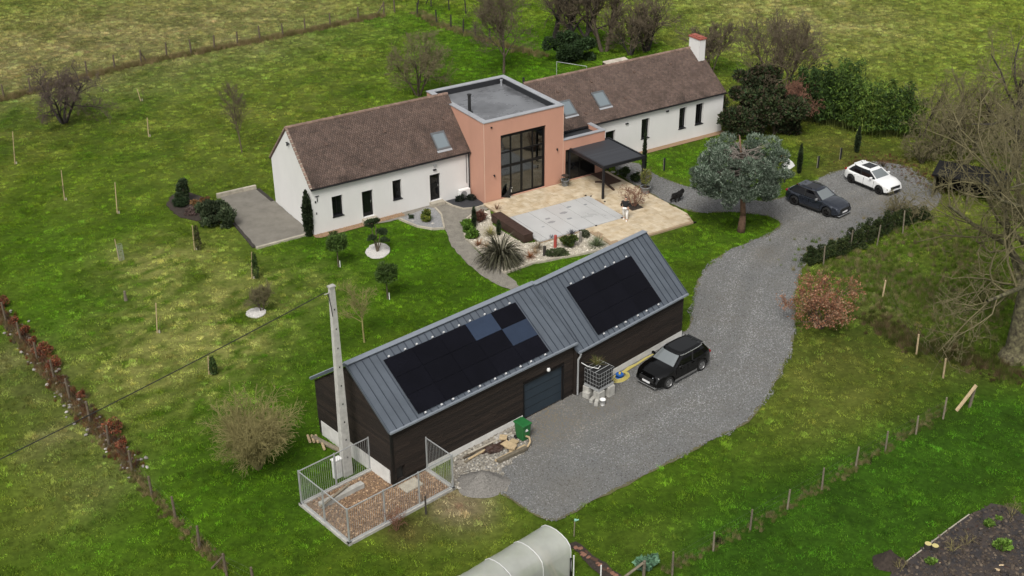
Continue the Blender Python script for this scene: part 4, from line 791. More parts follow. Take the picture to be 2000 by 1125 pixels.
# ------------------------------------------------------------------ cars
def car(name, label, mid, ang, S, group=None):
    root = thing(name, label, 'car', mid, ang, group); L, Wd, Ht, wb, R = S['L'], S['W'], S['H'], S['wb'], S['R']
    fx = wb / 2 + S.get('shift', 0); rx = -wb / 2 + S.get('shift', 0); xs = np.linspace(-L / 2, L / 2, 91); Z = S['top']
    zt = np.interp(xs, [p[0] for p in Z], [p[1] for p in Z]); e = np.clip((np.abs(xs) - (L / 2 - .75)) / .75, 0, 1); wv = Wd / 2 * (1 - .2 * e ** 2.2)
    zb = np.full(len(xs), .24) + .1 * np.clip((np.abs(xs) - (L / 2 - .5)) / .5, 0, 1)
    for c in (fx, rx):
        ra = R + .075; d = np.abs(xs - c); zb = np.where(d < ra, np.maximum(zb, R + np.sqrt(np.maximum(ra * ra - d * d, 0))), zb)
    V, F, fm = [], [], []; prof = []
    for i, x in enumerate(xs):
        w_, t, b = wv[i], zt[i], zb[i]; m_ = b + (t - b) * .6; nose = np.clip((abs(x) - (L / 2 - .12)) / .12, 0, 1)
        t2 = t - .05 * nose
        half = [(0, t2 + .035), (.55 * w_, t2 + .028), (.84 * w_, t2), (.955 * w_, t2 - .07), (.985 * w_, max(m_, b + .02)), (w_, max(b + (t - b) * .42, b + .015)), (.985 * w_, b + .01), (.93 * w_, b)]
        ring = [(x, y, z) for y, z in half] + [(x, -y, z) for y, z in half[:0:-1]]; V += ring; k = len(ring)
    n = len(xs); F = [(i * k + j, i * k + (j + 1) % k, (i + 1) * k + (j + 1) % k, (i + 1) * k + j) for i in range(n - 1) for j in range(k) if j != 7]
    body = MB(); body._add(V, [f[::-1] for f in F]); body._add(V[:k], [tuple(range(k))]); body._add(V[-k:], [tuple(range(k))[::-1]])
    # cabin
    C = S['cabin']
    def ring(t, grow=0.0):
        x0 = C['r0'] + (C['r1'] - C['r0']) * t - grow; x1 = C['f0'] + (C['f1'] - C['f0']) * t + grow; hw = (C['w0'] + (C['w1'] - C['w0']) * t ** 1.3) / 2 + grow; z = C['z0'] + (C['z1'] - C['z0']) * t
        nar = C.get('nar', .9); pts = [(x1, 0), (x1 - .02, hw * .6), (x1 - .09, hw * .9), (x1 - .3, hw)] + [((x0 + x1) / 2, hw * 1.01)] + [(x0 + .5, hw * .985), (x0 + .14, hw * nar), (x0 + .02, hw * nar * .7), (x0, 0)]
        return [(a, b, z) for a, b in pts] + [(a, -b, z) for a, b in pts[-2:0:-1]]
    def loft(ts, mb, mi, sel=None, grow=0.0):
        rs = [ring(t, grow) for t in ts]; k2 = len(rs[0]); 
        for a, b in zip(rs[:-1], rs[1:]):
            for j in range(k2):
                if sel is None or sel(j): mb.quad(a[j], a[(j + 1) % k2], b[(j + 1) % k2], b[j], mi)
        return rs[-1]
    roof = MB(); rt = loft([.86, .94, 1.0], roof, 0); zc = rt[0][2]
    r2 = [(p[0] * .86 + (C['r1'] + C['f1']) / 2 * .14, p[1] * .8, zc + .035) for p in rt]; k2 = len(rt)
    for j in range(k2): roof.quad(rt[j], rt[(j + 1) % k2], r2[(j + 1) % k2], r2[j])
    roof._add(r2, [tuple(range(k2))])
    bo = body.build('body', M[S['paint']], root, smooth=True); es = bo.modifiers.new('split', 'EDGE_SPLIT'); es.split_angle = math.radians(38)
    ro = roof.build('roof', M[S.get('roofpaint', S['paint'])], root, smooth=True); es = ro.modifiers.new('split', 'EDGE_SPLIT'); es.split_angle = math.radians(38)
    g = MB(); loft([0, .5, .865], g, 0, lambda j: j in (0, 1, 2 - 1, k2 - 1, k2 - 2)); g.build('windscreen', M['screen_glass'], root, smooth=True)
    g = MB(); loft([0, .5, .865], g, 0, lambda j: 1 < j < k2 - 2); g.build('side_glass', M['car_glass'], root, smooth=True)
    # pillars
    for s in (1, -1):
        pl = MB(); A0, A1 = ring(0), ring(.88); idx = {1: (2, 6), -1: (k2 - 2, k2 - 6)}[s]
        for q, wdt in ((idx[0], .085), (idx[1], .2)): pl.beam(A0[q], A1[q], wdt, .05, up=(0, s, 0))
        pl.build('pillar', M[S['paint']], root)
        b_ = 4 if s > 0 else k2 - 4; bp = MB(); bp.beam((A0[b_][0], A0[b_][1] + .008 * s, A0[b_][2]), (A1[b_][0], A1[b_][1] + .008 * s, A1[b_][2]), .09, .03, up=(0, s, 0)); bp.build('door_pillar', M['plastic_black'], root)
        tr = MB(); P_ = [ring(.89)[q] for q in ([2, 3, 4, 5, 6] if s > 0 else [k2 - 2, k2 - 3, k2 - 4, k2 - 5, k2 - 6])]
        tr.path([(p[0], p[1] + .012 * s, p[2]) for p in P_], .026, 6); tr.build('window_trim', M[S.get('trim', 'plastic_black')], root)
        mr = MB(); mx = C['f0'] - .42; mr.box(mx - .09, mx + .05, s * (C['w0'] / 2 + .04), s * (C['w0'] / 2 + .24), C['z0'] + .02, C['z0'] + .16); mr.build('mirror', M[S.get('mirrorpaint', S['paint'])], root, bevel=.03)
        hl = MB(); yy = Wd / 2 * .7; hx = L / 2 - .2; hz = S['lampz']
        hl._add([(hx + .12, s * (yy - .26), hz - .03), (hx - .12, s * (yy + .115), hz - .005), (hx - .3, s * (yy + .165), hz + .065), (hx + .02, s * (yy - .22), hz + .07), (hx + .15, s * (yy - .26), hz - .06), (hx - .08, s * (yy + .135), hz - .05)], [(0, 1, 2, 3), (4, 5, 1, 0)] if s > 0 else [(3, 2, 1, 0), (0, 1, 5, 4)]); hl.build('headlight', M['lamp'], root)
        tl = MB().box(-L / 2 - .005, -L / 2 + .16, s * (Wd / 2 * .55), s * (Wd / 2 * .83), .82, .93); tl.build('tail_light', M['tail'], root)
        sk = MB(); sk.beam((rx + R + .1, s * (Wd / 2 - .005), .3), (fx - R - .1, s * (Wd / 2 - .005), .3), .03, .11); sk.build('sill_strip', M[S.get('sill', 'plastic_black')], root)
        if S.get('rails'):
            rl = MB(); q = ring(1.0); rl.path([(C['f1'] - .35, s * (C['w1'] / 2 - .09), C['z1'] + .05), (C['f1'] - .45, s * (C['w1'] / 2 - .09), C['z1'] + .085), (C['r1'] + .4, s * (C['w1'] / 2 - .1), C['z1'] + .085), (C['r1'] + .3, s * (C['w1'] / 2 - .1), C['z1'] + .05)], .022, 6); rl.build('roof_rail', M['plastic_black'], root)
        for zz_, xd in ((C['z0'] - .16, .35), (C['z0'] - .16, -.6)): piece('door_handle', M[S['paint']], root, xd - .1, xd + .1, s * (Wd / 2 * .985), s * (Wd / 2 + .012), zz_ - .02, zz_ + .02)
        for xd in (fx - R - .18, -.15, rx + R + .02): # shut lines of the doors
            piece('door_seam', M['frame'], root, xd - .006, xd + .006, s * (Wd / 2 - .03), s * (Wd / 2 + .0035), .36, C['z0'] - .11)
    gr = MB(); gr.box(L / 2 - .06, L / 2 + .012, -Wd * .27, Wd * .27, .47, .68); gr.build('grille', M['plastic_black'], root, bevel=.02)
    gr = MB(); gr.box(L / 2 - .08, L / 2 + .018, -Wd * .3, Wd * .3, .27, .36); gr.build('lower_intake', M['plastic_black'], root)
    if S.get('lip'): MB().box(L / 2 - .14, L / 2 + .03, -Wd * .36, Wd * .36, .21, .255).build('bumper_lip', M[S['lip']], root, bevel=.01)
    piece('number_plate', M['plate_white'], root, L / 2 + .012, L / 2 + .03, -.26, .26, .385, .495); piece('number_plate', M['plate_white'], root, -L / 2 - .02, -L / 2 + .0, -.26, .26, .6, .71)
    MB().box(C['r1'] - .12, C['r1'] + .16, -C['w1'] * .4, C['w1'] * .4, C['z1'] - .03, C['z1'] + .015).build('rear_spoiler', M[S['paint']], root, bevel=.01)
    if S.get('sunroof'): MB().box(C['f1'] - .95, C['f1'] - .12, -C['w1'] * .36, C['w1'] * .36, C['z1'] + .0, C['z1'] + .042).build('sunroof', M['car_glass'] if S['sunroof'] == 'black' else M['screen_glass'], root, bevel=.01)
    MB().tube((C['r1'] + .25, 0, C['z1'] + .03), (C['r1'] + .1, 0, C['z1'] + .13), .025, .008, 6).build('aerial', M['plastic_black'], root)
    ty = MB().lathe([(R * .6, -.1), (R * .93, -.108), (R, -.07), (R, .07), (R * .93, .108), (R * .6, .1)], 28, cap=False).mesh('wheel', M['rubber'], True)
    rm = MB(); rm.lathe([(R * .58, -.03), (R * .62, .06), (R * .66, .1), (R * .62, .112), (R * .59, .085)], 28, cap=False); rm.lathe([(.001, .06), (R * .16, .085), (R * .16, .07)], 12, cap=False)
    for k_ in range(5):
        a = 2 * math.pi * k_ / 5; rm.beam((math.cos(a) * R * .1, math.sin(a) * R * .1, .075), (math.cos(a) * R * .62, math.sin(a) * R * .62, .088), .075, .03)
    rim = rm.mesh('rim', M[S['rim']]); hb = MB().lathe([(.001, -.02), (R * .6, -.02), (R * .6, .0), (.001, .0)], 20, cap=False).mesh('brake_disc', M['frame'])
    for x_ in (fx, rx):
        for s in (1, -1):
            wh = put('wheel', ty, root, (x_, s * (Wd / 2 - .115), R), (-s * math.pi / 2, .3, 0)); put('rim', rim, wh); put('brake_disc', hb, wh)
    MB().box(-L / 2 + .3, L / 2 - .3, -Wd / 2 + .24, Wd / 2 - .24, .2, .5).build('underbody', M['frame'], root)
    return root
def mid_of(fw, rw, W, side):
    a, b = G(*fw), G(*rw); d = (a - b).normalized(); n = Vector((-d.y, d.x, 0)) * side; return (a + b) / 2 + n * (W / 2 - .05), math.atan2(d.y, d.x)
suv_top = lambda L, zh, zb_: [(-L / 2, .78), (-L / 2 + .1, zb_ - .02), (-L / 2 + .5, zb_), (.55, zb_), (.95, zh + .09), (1.3, zh + .06), (L / 2 - .45, zh - .03), (L / 2 - .14, zh - .13), (L / 2, .62)]
m_, a_ = mid_of((1306, 759), (1370, 724), 1.84, -1)
car('black_suv', 'glossy black crossover with silver window trim beside the barn', m_, a_, dict(L=4.35, W=1.82, H=1.6, wb=2.66, R=.345, paint='car_black', rim='rim_silver', trim='chrome', sill='rim_silver', lip='chrome', lampz=.8, top=suv_top(4.35, .98, 1.04), cabin=dict(r0=-2.02, r1=-1.6, f0=1.0, f1=.25, w0=1.68, w1=1.3, z0=1.03, z1=1.56), rails=False))
m_, a_ = mid_of((1614, 424), (1549, 400), 1.84, 1)
car('blue_crossover', 'dark slate blue crossover with roof rails on the gravel drive', m_, a_, dict(L=4.45, W=1.84, H=1.51, wb=2.7, R=.35, paint='car_navy', rim='rim_dark', trim='plastic_black', lip='coping', lampz=.76, top=suv_top(4.45, .93, .98), cabin=dict(r0=-2.02, r1=-1.35, f0=.95, f1=.12, w0=1.68, w1=1.26, z0=.97, z1=1.48), rails=True, sunroof='black', mirrorpaint='chrome'))
m_, a_ = mid_of((1714, 379.5), (1662, 358), 1.78, 1)
car('white_hatchback', 'white hatchback with black wheels and dark panoramic roof', m_, a_, dict(L=4.06, W=1.78, H=1.45, wb=2.56, R=.325, paint='car_white', rim='rim_dark', lampz=.74, top=suv_top(4.06, .9, .95), cabin=dict(r0=-1.9, r1=-1.35, f0=.98, f1=.1, w0=1.62, w1=1.2, z0=.94, z1=1.42), sunroof='black'))
# ------------------------------------------------------------------ vegetation
def tubes_np(P0, P1, R0, R1, n):
    P0, P1 = np.asarray(P0), np.asarray(P1); R0, R1 = np.asarray(R0), np.asarray(R1); d = P1 - P0; d = d / (np.linalg.norm(d, axis=1)[:, None] + 1e-9)
    ref = np.where(np.abs(d[:, 2:3]) < .9, np.array([[0, 0, 1.0]]), np.array([[1.0, 0, 0]])); u = np.cross(d, ref); u /= np.linalg.norm(u, axis=1)[:, None] + 1e-9; w_ = np.cross(d, u)
    a = np.arange(n) * 2 * math.pi / n; ring = u[:, None, :] * np.cos(a)[None, :, None] + w_[:, None, :] * np.sin(a)[None, :, None]
    V = np.concatenate([P0[:, None] + ring * R0[:, None, None], P1[:, None] + ring * R1[:, None, None]], 1).reshape(-1, 3)
    k = np.arange(n); q = np.stack([k, (k + 1) % n, n + (k + 1) % n, n + k], 1); F = (np.arange(len(P0))[:, None, None] * 2 * n + q[None]).reshape(-1, 4)
    return V, F
def bare_segments(seed, height, trunk_r, levels, spread=.6, droop=0.0, crook=.18, trunk_frac=.3, stems=1, flare=0.0, up=.12, count=(7, 6, 5, 4), ratio=(.62, .55, .5, .45), lean=(0, 0), thin=.006, rk=.55):
    r = np.random.default_rng(seed); S = [[] for _ in range(levels + 1)]; tips = []
    def br(p, d, L_, rad, lv):
        n = max(2, int(4 - lv * .5) + (2 if lv == 0 else 0)); step = L_ / n; pts = [p]; rs = [rad]
        for i in range(n):
            d = d + r.normal(0, crook * (.4 if lv == 0 else 1 + .3 * lv), 3); d[2] += (up - droop * lv) * (1 if lv else .3); d = d / np.linalg.norm(d); p = p + d * step
            r2 = max(rad * (1 - .62 * (i + 1) / n), thin); S[lv].append((pts[-1], p, rs[-1], r2)); pts.append(p); rs.append(r2)
        if lv >= levels: tips.append((p, d)); return
        c = count[min(lv, len(count) - 1)]; c = max(1, int(c * r.uniform(.75, 1.25)))
        for k in range(c):
            t = (trunk_frac if lv == 0 else .25) + (1 - (trunk_frac if lv == 0 else .25)) * ((k + r.uniform(.2, .9)) / c); i = min(int(t * n), n - 1); q = pts[i] + (pts[i + 1] - pts[i]) * (t * n - i)
            ph = r.uniform(0, 2 * math.pi) if lv else 2 * math.pi * (k * .382 + r.uniform(-.1, .1)); ax = np.cross(d, [math.cos(ph), math.sin(ph), .3]); ax /= np.linalg.norm(ax) + 1e-9
            nd_ = d * math.cos(spread * r.uniform(.7, 1.4)) + ax * math.sin(spread * r.uniform(.7, 1.4)); L2 = L_ * ratio[min(lv, len(ratio) - 1)] * r.uniform(.7, 1.2) * (1.15 - .4 * t)
            br(q, nd_ / np.linalg.norm(nd_), L2, max(rs[i] * (rk if lv == 0 else .55), thin), lv + 1)
    for s in range(stems):
        a = 2 * math.pi * s / max(stems, 1) + r.uniform(-.4, .4); d0 = np.array([lean[0] + (stems > 1) * math.cos(a) * spread * .7, lean[1] + (stems > 1) * math.sin(a) * spread * .7, 1.0]); d0 /= np.linalg.norm(d0)
        b0 = np.array([math.cos(a) * trunk_r * (stems > 1), math.sin(a) * trunk_r * (stems > 1), -.1]); br(b0, d0, height * (.62 if levels > 1 else 1) * r.uniform(.85, 1.1), trunk_r, 0)
    if flare: p0, p1, a, b = S[0][0]; S[0].append((p0, p0 + (p1 - p0) * .35, a * flare, a * 1.02))
    return S, tips
def bare_tree(name, label, base, height, trunk_r, levels, mt, mw, seed, group=None, **kw):
    root = thing(name, label, 'tree' if name.endswith('tree') else 'shrub', base, 0, group); S, tips = bare_segments(seed, height, trunk_r, levels, **kw)
    # normalise the true height
    top = max(s[1][2] for L_ in S for s in L_); k = height / top; sc = np.array([k, k, k])
    def mk(nm, segs, n, m):
        if not segs: return
        V, F = tubes_np([s[0] * sc for s in segs], [s[1] * sc for s in segs], [s[2] for s in segs], [s[3] for s in segs], n); put(nm, mesh_np(nm, V, F, smooth=True, mats=[m]), root)
    mk('trunk', S[0] + (S[1] if levels > 1 else []), 7, mt)
    mk('crown', [s for L_ in S[2 if levels > 1 else 1:] for s in L_], 3, mw)
    return root, [(t[0] * k, t[1]) for t in tips]
def leaf_quads(C, N, size, r, aspect=2.0, bend=0.0):
    n = len(C); N = N / (np.linalg.norm(N, axis=1)[:, None] + 1e-9); t = r.normal(0, 1, (n, 3)); u = np.cross(N, t); u /= np.linalg.norm(u, axis=1)[:, None] + 1e-9
    s = size * r.uniform(.6, 1.3, n); a = N * (s * aspect / 2)[:, None]; b = u * (s / 2)[:, None]
    V = np.stack([C - a, C + b * .9 - a * .1, C + a, C - b * .9 - a * .1], 1).reshape(-1, 3); return V, np.arange(4 * n).reshape(-1, 4)
def blob_points(r, n, c, rad, shell=.55):
    d = r.normal(0, 1, (n, 3)); d /= np.linalg.norm(d, axis=1)[:, None]; q = (shell + (1 - shell) * r.uniform(0, 1, n) ** .5)[:, None]; return np.asarray(c) + d * q * np.asarray(rad), d
def foliage(name, parent, blobs, n, size, cols, seed, aspect=2.0, upb=.3, mtl='leaf', jit=.5, extra_tint=None):
    r = np.random.default_rng(seed); Cs, Ns, Ts = [], [], []; vol = np.array([b[1][0] * b[1][1] + b[1][1] * b[1][2] + b[1][0] * b[1][2] for b in blobs]); cnt = (n * vol / vol.sum()).astype(int) + 6
    for (c, rad), k in zip(blobs, cnt):
        P, d = blob_points(r, k, c, rad); P = P + r.normal(0, .12, P.shape) * np.asarray(rad) * .6; Cs.append(P); nn = d + r.normal(0, jit, d.shape); nn[:, 2] += upb; Ns.append(nn)
        cc = np.asarray(cols)[r.integers(0, len(cols), k)] * r.uniform(.65, 1.35, k)[:, None] * r.uniform(.7, 1.35); Ts.append(cc)
    C, N, T = np.concatenate(Cs), np.concatenate(Ns), np.concatenate(Ts); k = C[:, 2] > .02; C, N, T = C[k], N[k], T[k]
    V, F = leaf_quads(C, N, size, r, aspect); o = put(name, mesh_np(name, V, F, tint=np.repeat(T, 4, 0), mats=[M[mtl]]), parent); return o
def bush(name, label, base, blobs, n, size, cols, seed, stem=.06, stem_h=None, cat='shrub', group=None, **kw):
    root = thing(name, label, cat, base, 0, group); h_ = stem_h or max(b[0][2] for b in blobs); mb = MB()
    rr_ = random.Random(seed)
    for (c, rad) in blobs[:6]: mb.tube((rr_.uniform(-.03, .03), rr_.uniform(-.03, .03), -.08), (c[0] * .8, c[1] * .8, max(c[2], .06)), stem, stem * .4, 6)
    mb.build('stem', M['bark'], root); foliage('foliage', root, lumpy(blobs, 22 if blobs[0][1][0] > .9 else 9, seed) + ([] if blobs[0][1][0] > .9 else [((b[0]), tuple(q * .8 for q in b[1])) for b in blobs]), n, size, cols, seed, **kw); return root
def lumpy(env, n, seed, k=.42):
    r = np.random.default_rng(seed); out = []
    vol = np.array([e[1][0] * e[1][1] * e[1][2] for e in env]); cnt = np.maximum(3, (n * vol / vol.sum()).astype(int))
    for (c, rad), m_ in zip(env, cnt):
        d = r.normal(0, 1, (m_, 3)); d /= np.linalg.norm(d, axis=1)[:, None]; P = np.array(c) + d * np.array(rad) * r.uniform(.45, 1.0, (m_, 1))
        for p in P: f = k * r.uniform(.6, 1.35); out.append((tuple(p), (rad[0] * f, rad[1] * f, rad[2] * f * r.uniform(.7, 1.1))))
    return out
def spiky(name, label, base, n, length, wd, cols, seed, arch=.9, cat='plant', group=None, up0=.25, parent=None):
    root = thing(name, label, cat, base, 0, group) if parent is None else parent
    r = np.random.default_rng(seed); V, F, T = [], [], []
    for i in range(n):
        a = r.uniform(0, 2 * math.pi); el = r.uniform(up0, 1.45); L_ = length * r.uniform(.65, 1.15); d = np.array([math.cos(a) * math.cos(el), math.sin(a) * math.cos(el), math.sin(el)]); sd_ = np.array([-math.sin(a), math.cos(a), 0]); p = np.array([math.cos(a) * .08 * length, math.sin(a) * .08 * length, .0]) * r.uniform(0, 1); col = np.array(cols[r.integers(0, len(cols))]) * r.uniform(.7, 1.3); ks = 4; b = len(V)
        for k in range(ks + 1):
            w_ = wd * r.uniform(.9, 1.1) * (1 - (k / ks) ** 2 * .92) / 2; V += [p - sd_ * w_, p + sd_ * w_]; T += [col, col]
            p = p + d * L_ / ks; d = d + np.array([0, 0, -arch / ks * (1 + k * .35)]) * math.cos(el * .75); d /= np.linalg.norm(d)
            if p[2] < .02: p[2] = .02
        F += [(b + 2 * k, b + 2 * k + 1, b + 2 * k + 3, b + 2 * k + 2) for k in range(ks)]
    put('leaves', mesh_np('leaves', np.array(V), np.array(F), tint=np.array(T), mats=[M['leaf']]), root); return root
def cypress(name, label, base, h_, r_, seed, cols=((.02, .032, .014), (.03, .045, .018)), group=None):
    root = thing(name, label, 'cypress', base, 0, group); MB().tube((0, 0, -.1), (0, 0, h_ * .8), .05, .015, 6).build('trunk', M['bark'], root); bl = []
    for k in range(10):
        t = (k + .5) / 10; rr_ = r_ * math.sin(math.pi * (.12 + .86 * t)) ** .7; bl.append(((0, 0, h_ * t), (rr_, rr_, h_ * .09)))
    foliage('foliage', root, bl, int(900 * h_), .1, cols, seed, aspect=2.2, upb=1.2); return root
GREEN = [(.03, .055, .014), (.045, .075, .018), (.02, .04, .012)]
# --- far and middle bare trees
B = lambda u, v: G(u, v, -.02)
def H_(u, v, ut, vt): return hgt(ut, vt, G(u, v))
bare_tree('bare_tree', 'spreading dark multi stemmed bare tree by the far wire fence', B(124, 240), 5.4, .13, 4, M['bark_dark'], M['twig_purple'], 1, stems=4, spread=.82, up=.05, count=(8, 8, 6, 5), trunk_frac=.3, ratio=(.6, .55, .5, .5), thin=.011)
bare_tree('bare_tree', 'round topped olive bare tree behind the shorter wing roof', B(817, 187), 6.0, .1, 4, M['bark'], M['twig_olive'], 2, stems=4, spread=.62, up=.05, count=(8, 8, 6, 4), trunk_frac=.2, ratio=(.6, .55, .5, .5), thin=.011)
bare_tree('bare_tree', 'tall slim brown bare tree behind the orange hall', B(984, 146), 8.6, .13, 4, M['bark'], M['twig'], 3, spread=.55, up=.1, count=(26, 9, 7, 5), trunk_frac=.25, ratio=(.5, .55, .55, .5), thin=.011)
bare_tree('bare_tree', 'dark trunked crooked bare tree at the field edge behind the house', B(1083, 75), 8.5, .3, 4, M['bark_dark'], M['twig'], 4, spread=.62, up=.08, count=(11, 8, 6, 5), trunk_frac=.25, crook=.25, ratio=(.7, .6, .55, .5), thin=.012)
bare_tree('bare_tree', 'broad brown bare tree leaning beside the little pale roofed shelter', B(1130, 100), 9.0, .26, 4, M['bark_dark'], M['twig'], 5, stems=2, spread=.55, up=.1, count=(12, 8, 7, 5), trunk_frac=.2, ratio=(.6, .55, .55, .5), thin=.012)
bare_tree('bare_tree', 'grey brown bare tree rising close behind the pale roofed shelter', B(1180, 100), 8.0, .2, 4, M['bark'], M['twig'], 6, stems=2, spread=.5, up=.1, count=(12, 8, 7, 5), trunk_frac=.2, ratio=(.6, .55, .55, .5), thin=.012)
bare_tree('bare_tree', 'loose upright bare tree above the longer wing ridge', B(1262, 100), 6.3, .14, 4, M['bark_dark'], M['twig'], 7, stems=4, spread=.5, up=.1, count=(9, 8, 6, 4), trunk_frac=.2, thin=.012)
bare_tree('bare_tree', 'small scrubby bare tree between shelter and longer wing', B(1232, 108), 5.0, .1, 4, M['bark_dark'], M['twig'], 8, stems=4, spread=.5, up=.1, count=(9, 8, 6, 4), trunk_frac=.2, thin=.012)
bare_tree('bare_tree', 'thin bare sapling tree on the lawn near the white gable', B(473, 298), 5.9, .055, 3, M['twig'], M['twig'], 9, crook=.1, spread=.5, up=.12, count=(26, 9, 6), trunk_frac=.25, ratio=(.36, .5, .5), thin=.008)
bare_tree('bare_tree', 'pale branched bare tree on the lawn behind the barn', B(712, 668), 4.05, .06, 3, M['twig_pale'], M['twig_pale'], 10, spread=.62, up=.1, count=(16, 8, 6), trunk_frac=.42, ratio=(.5, .55, .5), thin=.007)
bare_tree('bare_shrub', 'large pale bare shrub of arching twigs beside the dog run', B(505, 915), 4.2, .045, 3, M['twig_pale'], M['twig_pale'], 11, stems=48, spread=.66, droop=.09, up=.13, crook=.08, count=(9, 6, 3), trunk_frac=.2, ratio=(.46, .5, .45), thin=.0068)
bare_tree('bare_shrub', 'small bare rounded shrub in its pale pebble ring', B(511, 607), 2.1, .04, 3, M['bark'], M['twig_olive'], 12, stems=3, spread=.5, up=.1, count=(14, 9, 6), trunk_frac=.2, thin=.007)
bare_tree('bare_tree', 'thin reddish bare tree beside the chimney', B(1385, 150), 5.0, .07, 4, M['bark'], M['twig'], 13, stems=4, spread=.5, up=.1, count=(9, 8, 6, 4), thin=.012)
bare_tree('bare_tree', 'pale grey bare tree rising behind the dark evergreens', B(1520, 205), 9.0, .12, 4, M['twig'], M['twig'], 14, stems=4, spread=.5, up=.1, count=(11, 8, 6, 4), thin=.012)
bare_tree('bare_shrub', 'reddish bare thicket shrub beside dark evergreens', B(1545, 245), 4.5, .06, 4, M['bark'], M['twig_red'], 15, stems=6, spread=.65, up=.05, count=(9, 8, 5, 4), thin=.012)
# --- the big oak and the thicket around it on the right
bare_tree('oak_tree', 'huge bare oak with thick trunk rising at the bramble bank edge', B(1978, 700), 18.4, .56, 5, mat('oak_mossy', (.062, .05, .033), .95, var=.5, vscale=4, col2=(.15, .14, .072), bump=.6, bscale=14), M['twig_olive'], 29, spread=.8, up=.15, crook=.2, count=(16, 7, 6, 4, 3), ratio=(.66, .62, .56, .5, .5), trunk_frac=.33, flare=1.6, lean=(.03, .03), thin=.0085, rk=.4)
bare_tree('bare_tree', 'second tall bare tree with dark trunk behind the oak', B(1985, 330), 11, .35, 4, M['bark_dark'], M['twig_olive'], 22, spread=.75, up=.05, crook=.2, count=(12, 8, 6, 5), ratio=(.65, .6, .55, .5), trunk_frac=.2, thin=.011)
bare_tree('bare_tree', 'olive twigged bare tree standing behind the dark shed', B(1880, 320), 8.0, .2, 4, M['bark_oak'], M['twig_olive'], 23, stems=3, spread=.6, up=.05, count=(8, 7, 5, 4), trunk_frac=.15, thin=.011)
bare_tree('bare_tree', 'slim pair of dark bare stems between bamboo and thicket', B(1800, 268), 6.0, .1, 4, M['bark_dark'], M['twig_olive'], 24, stems=2, spread=.35, up=.12, count=(8, 6, 4, 3), trunk_frac=.2, thin=.011)
for i, (u, v, hh, lab) in enumerate([(1800, 318, 3.0, 'tangled olive bare bramble shrub at the end of the parking area'), (1990, 430, 2.8, 'dense bare bramble shrub between dark shed and oak'), (1835, 300, 4.6, 'tall bare bramble shrub behind the dark shed'), (1960, 300, 5.0, 'broad bare bramble shrub between the two tall bare trunks'), (1760, 430, 2.0, 'low bare bramble shrub at the hedge end')]):
    bare_tree('bramble_shrub', lab, B(u, v), hh, .05, 4, M['bark_oak'], M['twig_olive'], 30 + i, stems=9, spread=.75, up=.02, droop=.02, count=(6, 5, 4, 3), trunk_frac=.15, thin=.01, group='bare brambles round the dark shed')
# --- evergreens
root = thing('blue_pine', 'broad blue green pine with bare grey top branches beside the drive', 'pine', B(1447, 452))
r = np.random.default_rng(5); tr = MB(); pts = [Vector((0, 0, -.1)), Vector((.05, 0, 1.2)), Vector((-.05, .1, 2.4)), Vector((-.1, .1, 3.7)), Vector((-.35, .1, 5.2)), Vector((-.6, .1, 6.8))]
for i in range(5): tr.tube(pts[i], pts[i + 1], [.3, .2, .17, .14, .1][i], [.2, .17, .14, .1, .04][i], 10)
tr.build('trunk', mat('pine_bark', (.16, .095, .06), .95, var=.4, vscale=8, bump=.5, bscale=20), root, smooth=True)
segs = []; blobs = []; PC = np.array([-.4, .1, 4.15])
for i in range(150):
    el = math.asin(r.uniform(-.75, .78)); a = r.uniform(0, 2 * math.pi); q = r.uniform(.66, 1.08); tip = PC + np.array([math.cos(a) * math.cos(el) * 2.85, math.sin(a) * math.cos(el) * 2.5, math.sin(el) * 1.9]) * q
    if tip[2] < 2.4: continue
    blobs.append((tuple(tip), (.48 * r.uniform(.7, 1.3), .48 * r.uniform(.7, 1.3), .36 * r.uniform(.7, 1.3))))
    if i % 2 == 0: st = np.array([-.1, .1, min(5.6, max(2.5, tip[2] + r.uniform(-.3, .4)))]); md_ = (st + tip) / 2 + r.normal(0, .2, 3); segs += [(st, md_, .06, .04), (md_, tip, .04, .015)]
for i in range(34):
    a = r.uniform(0, 2 * math.pi); st = np.array([-.25, .1, r.uniform(4.6, 5.8)]); md_ = st + np.array([math.cos(a) * .8, math.sin(a) * .8, r.uniform(.1, .6)]); a2 = a + r.normal(0, .5); tip = md_ + np.array([math.cos(a2) * .9, math.sin(a2) * .9, r.uniform(-.2, .6)]); segs += [(st, md_, .036, .024), (md_, tip, .024, .01)]
    for k in range(2): t2 = md_ + np.array([math.cos(a2 + k * 1.4 - .7) * .6, math.sin(a2 + k * 1.4 - .7) * .6, r.uniform(-.1, .5)]); segs.append((md_, t2, .022, .01))
for c_ in ((-1.7, -.3, 5.9), (-2.1, .5, 6.0), (-1.2, 1.1, 6.2), (1.7, .3, 5.8), (2.1, -.2, 5.5), (1.7, 1.0, 6.0), (.8, 1.7, 5.9), (-1.9, -1.0, 5.3), (2.2, .6, 5.2)): blobs.append((c_, (.62, .62, .42)))
V, F = tubes_np([s[0] for s in segs], [s[1] for s in segs], [s[2] for s in segs], [s[3] for s in segs], 5); put('branches', mesh_np('branches', V, F, smooth=True, mats=[mat('pine_branch', (.2, .175, .15), .95, var=.2, vscale=5)]), root)
PINE = [(.08, .112, .075), (.13, .168, .122), (.05, .074, .047), (.19, .225, .175)]
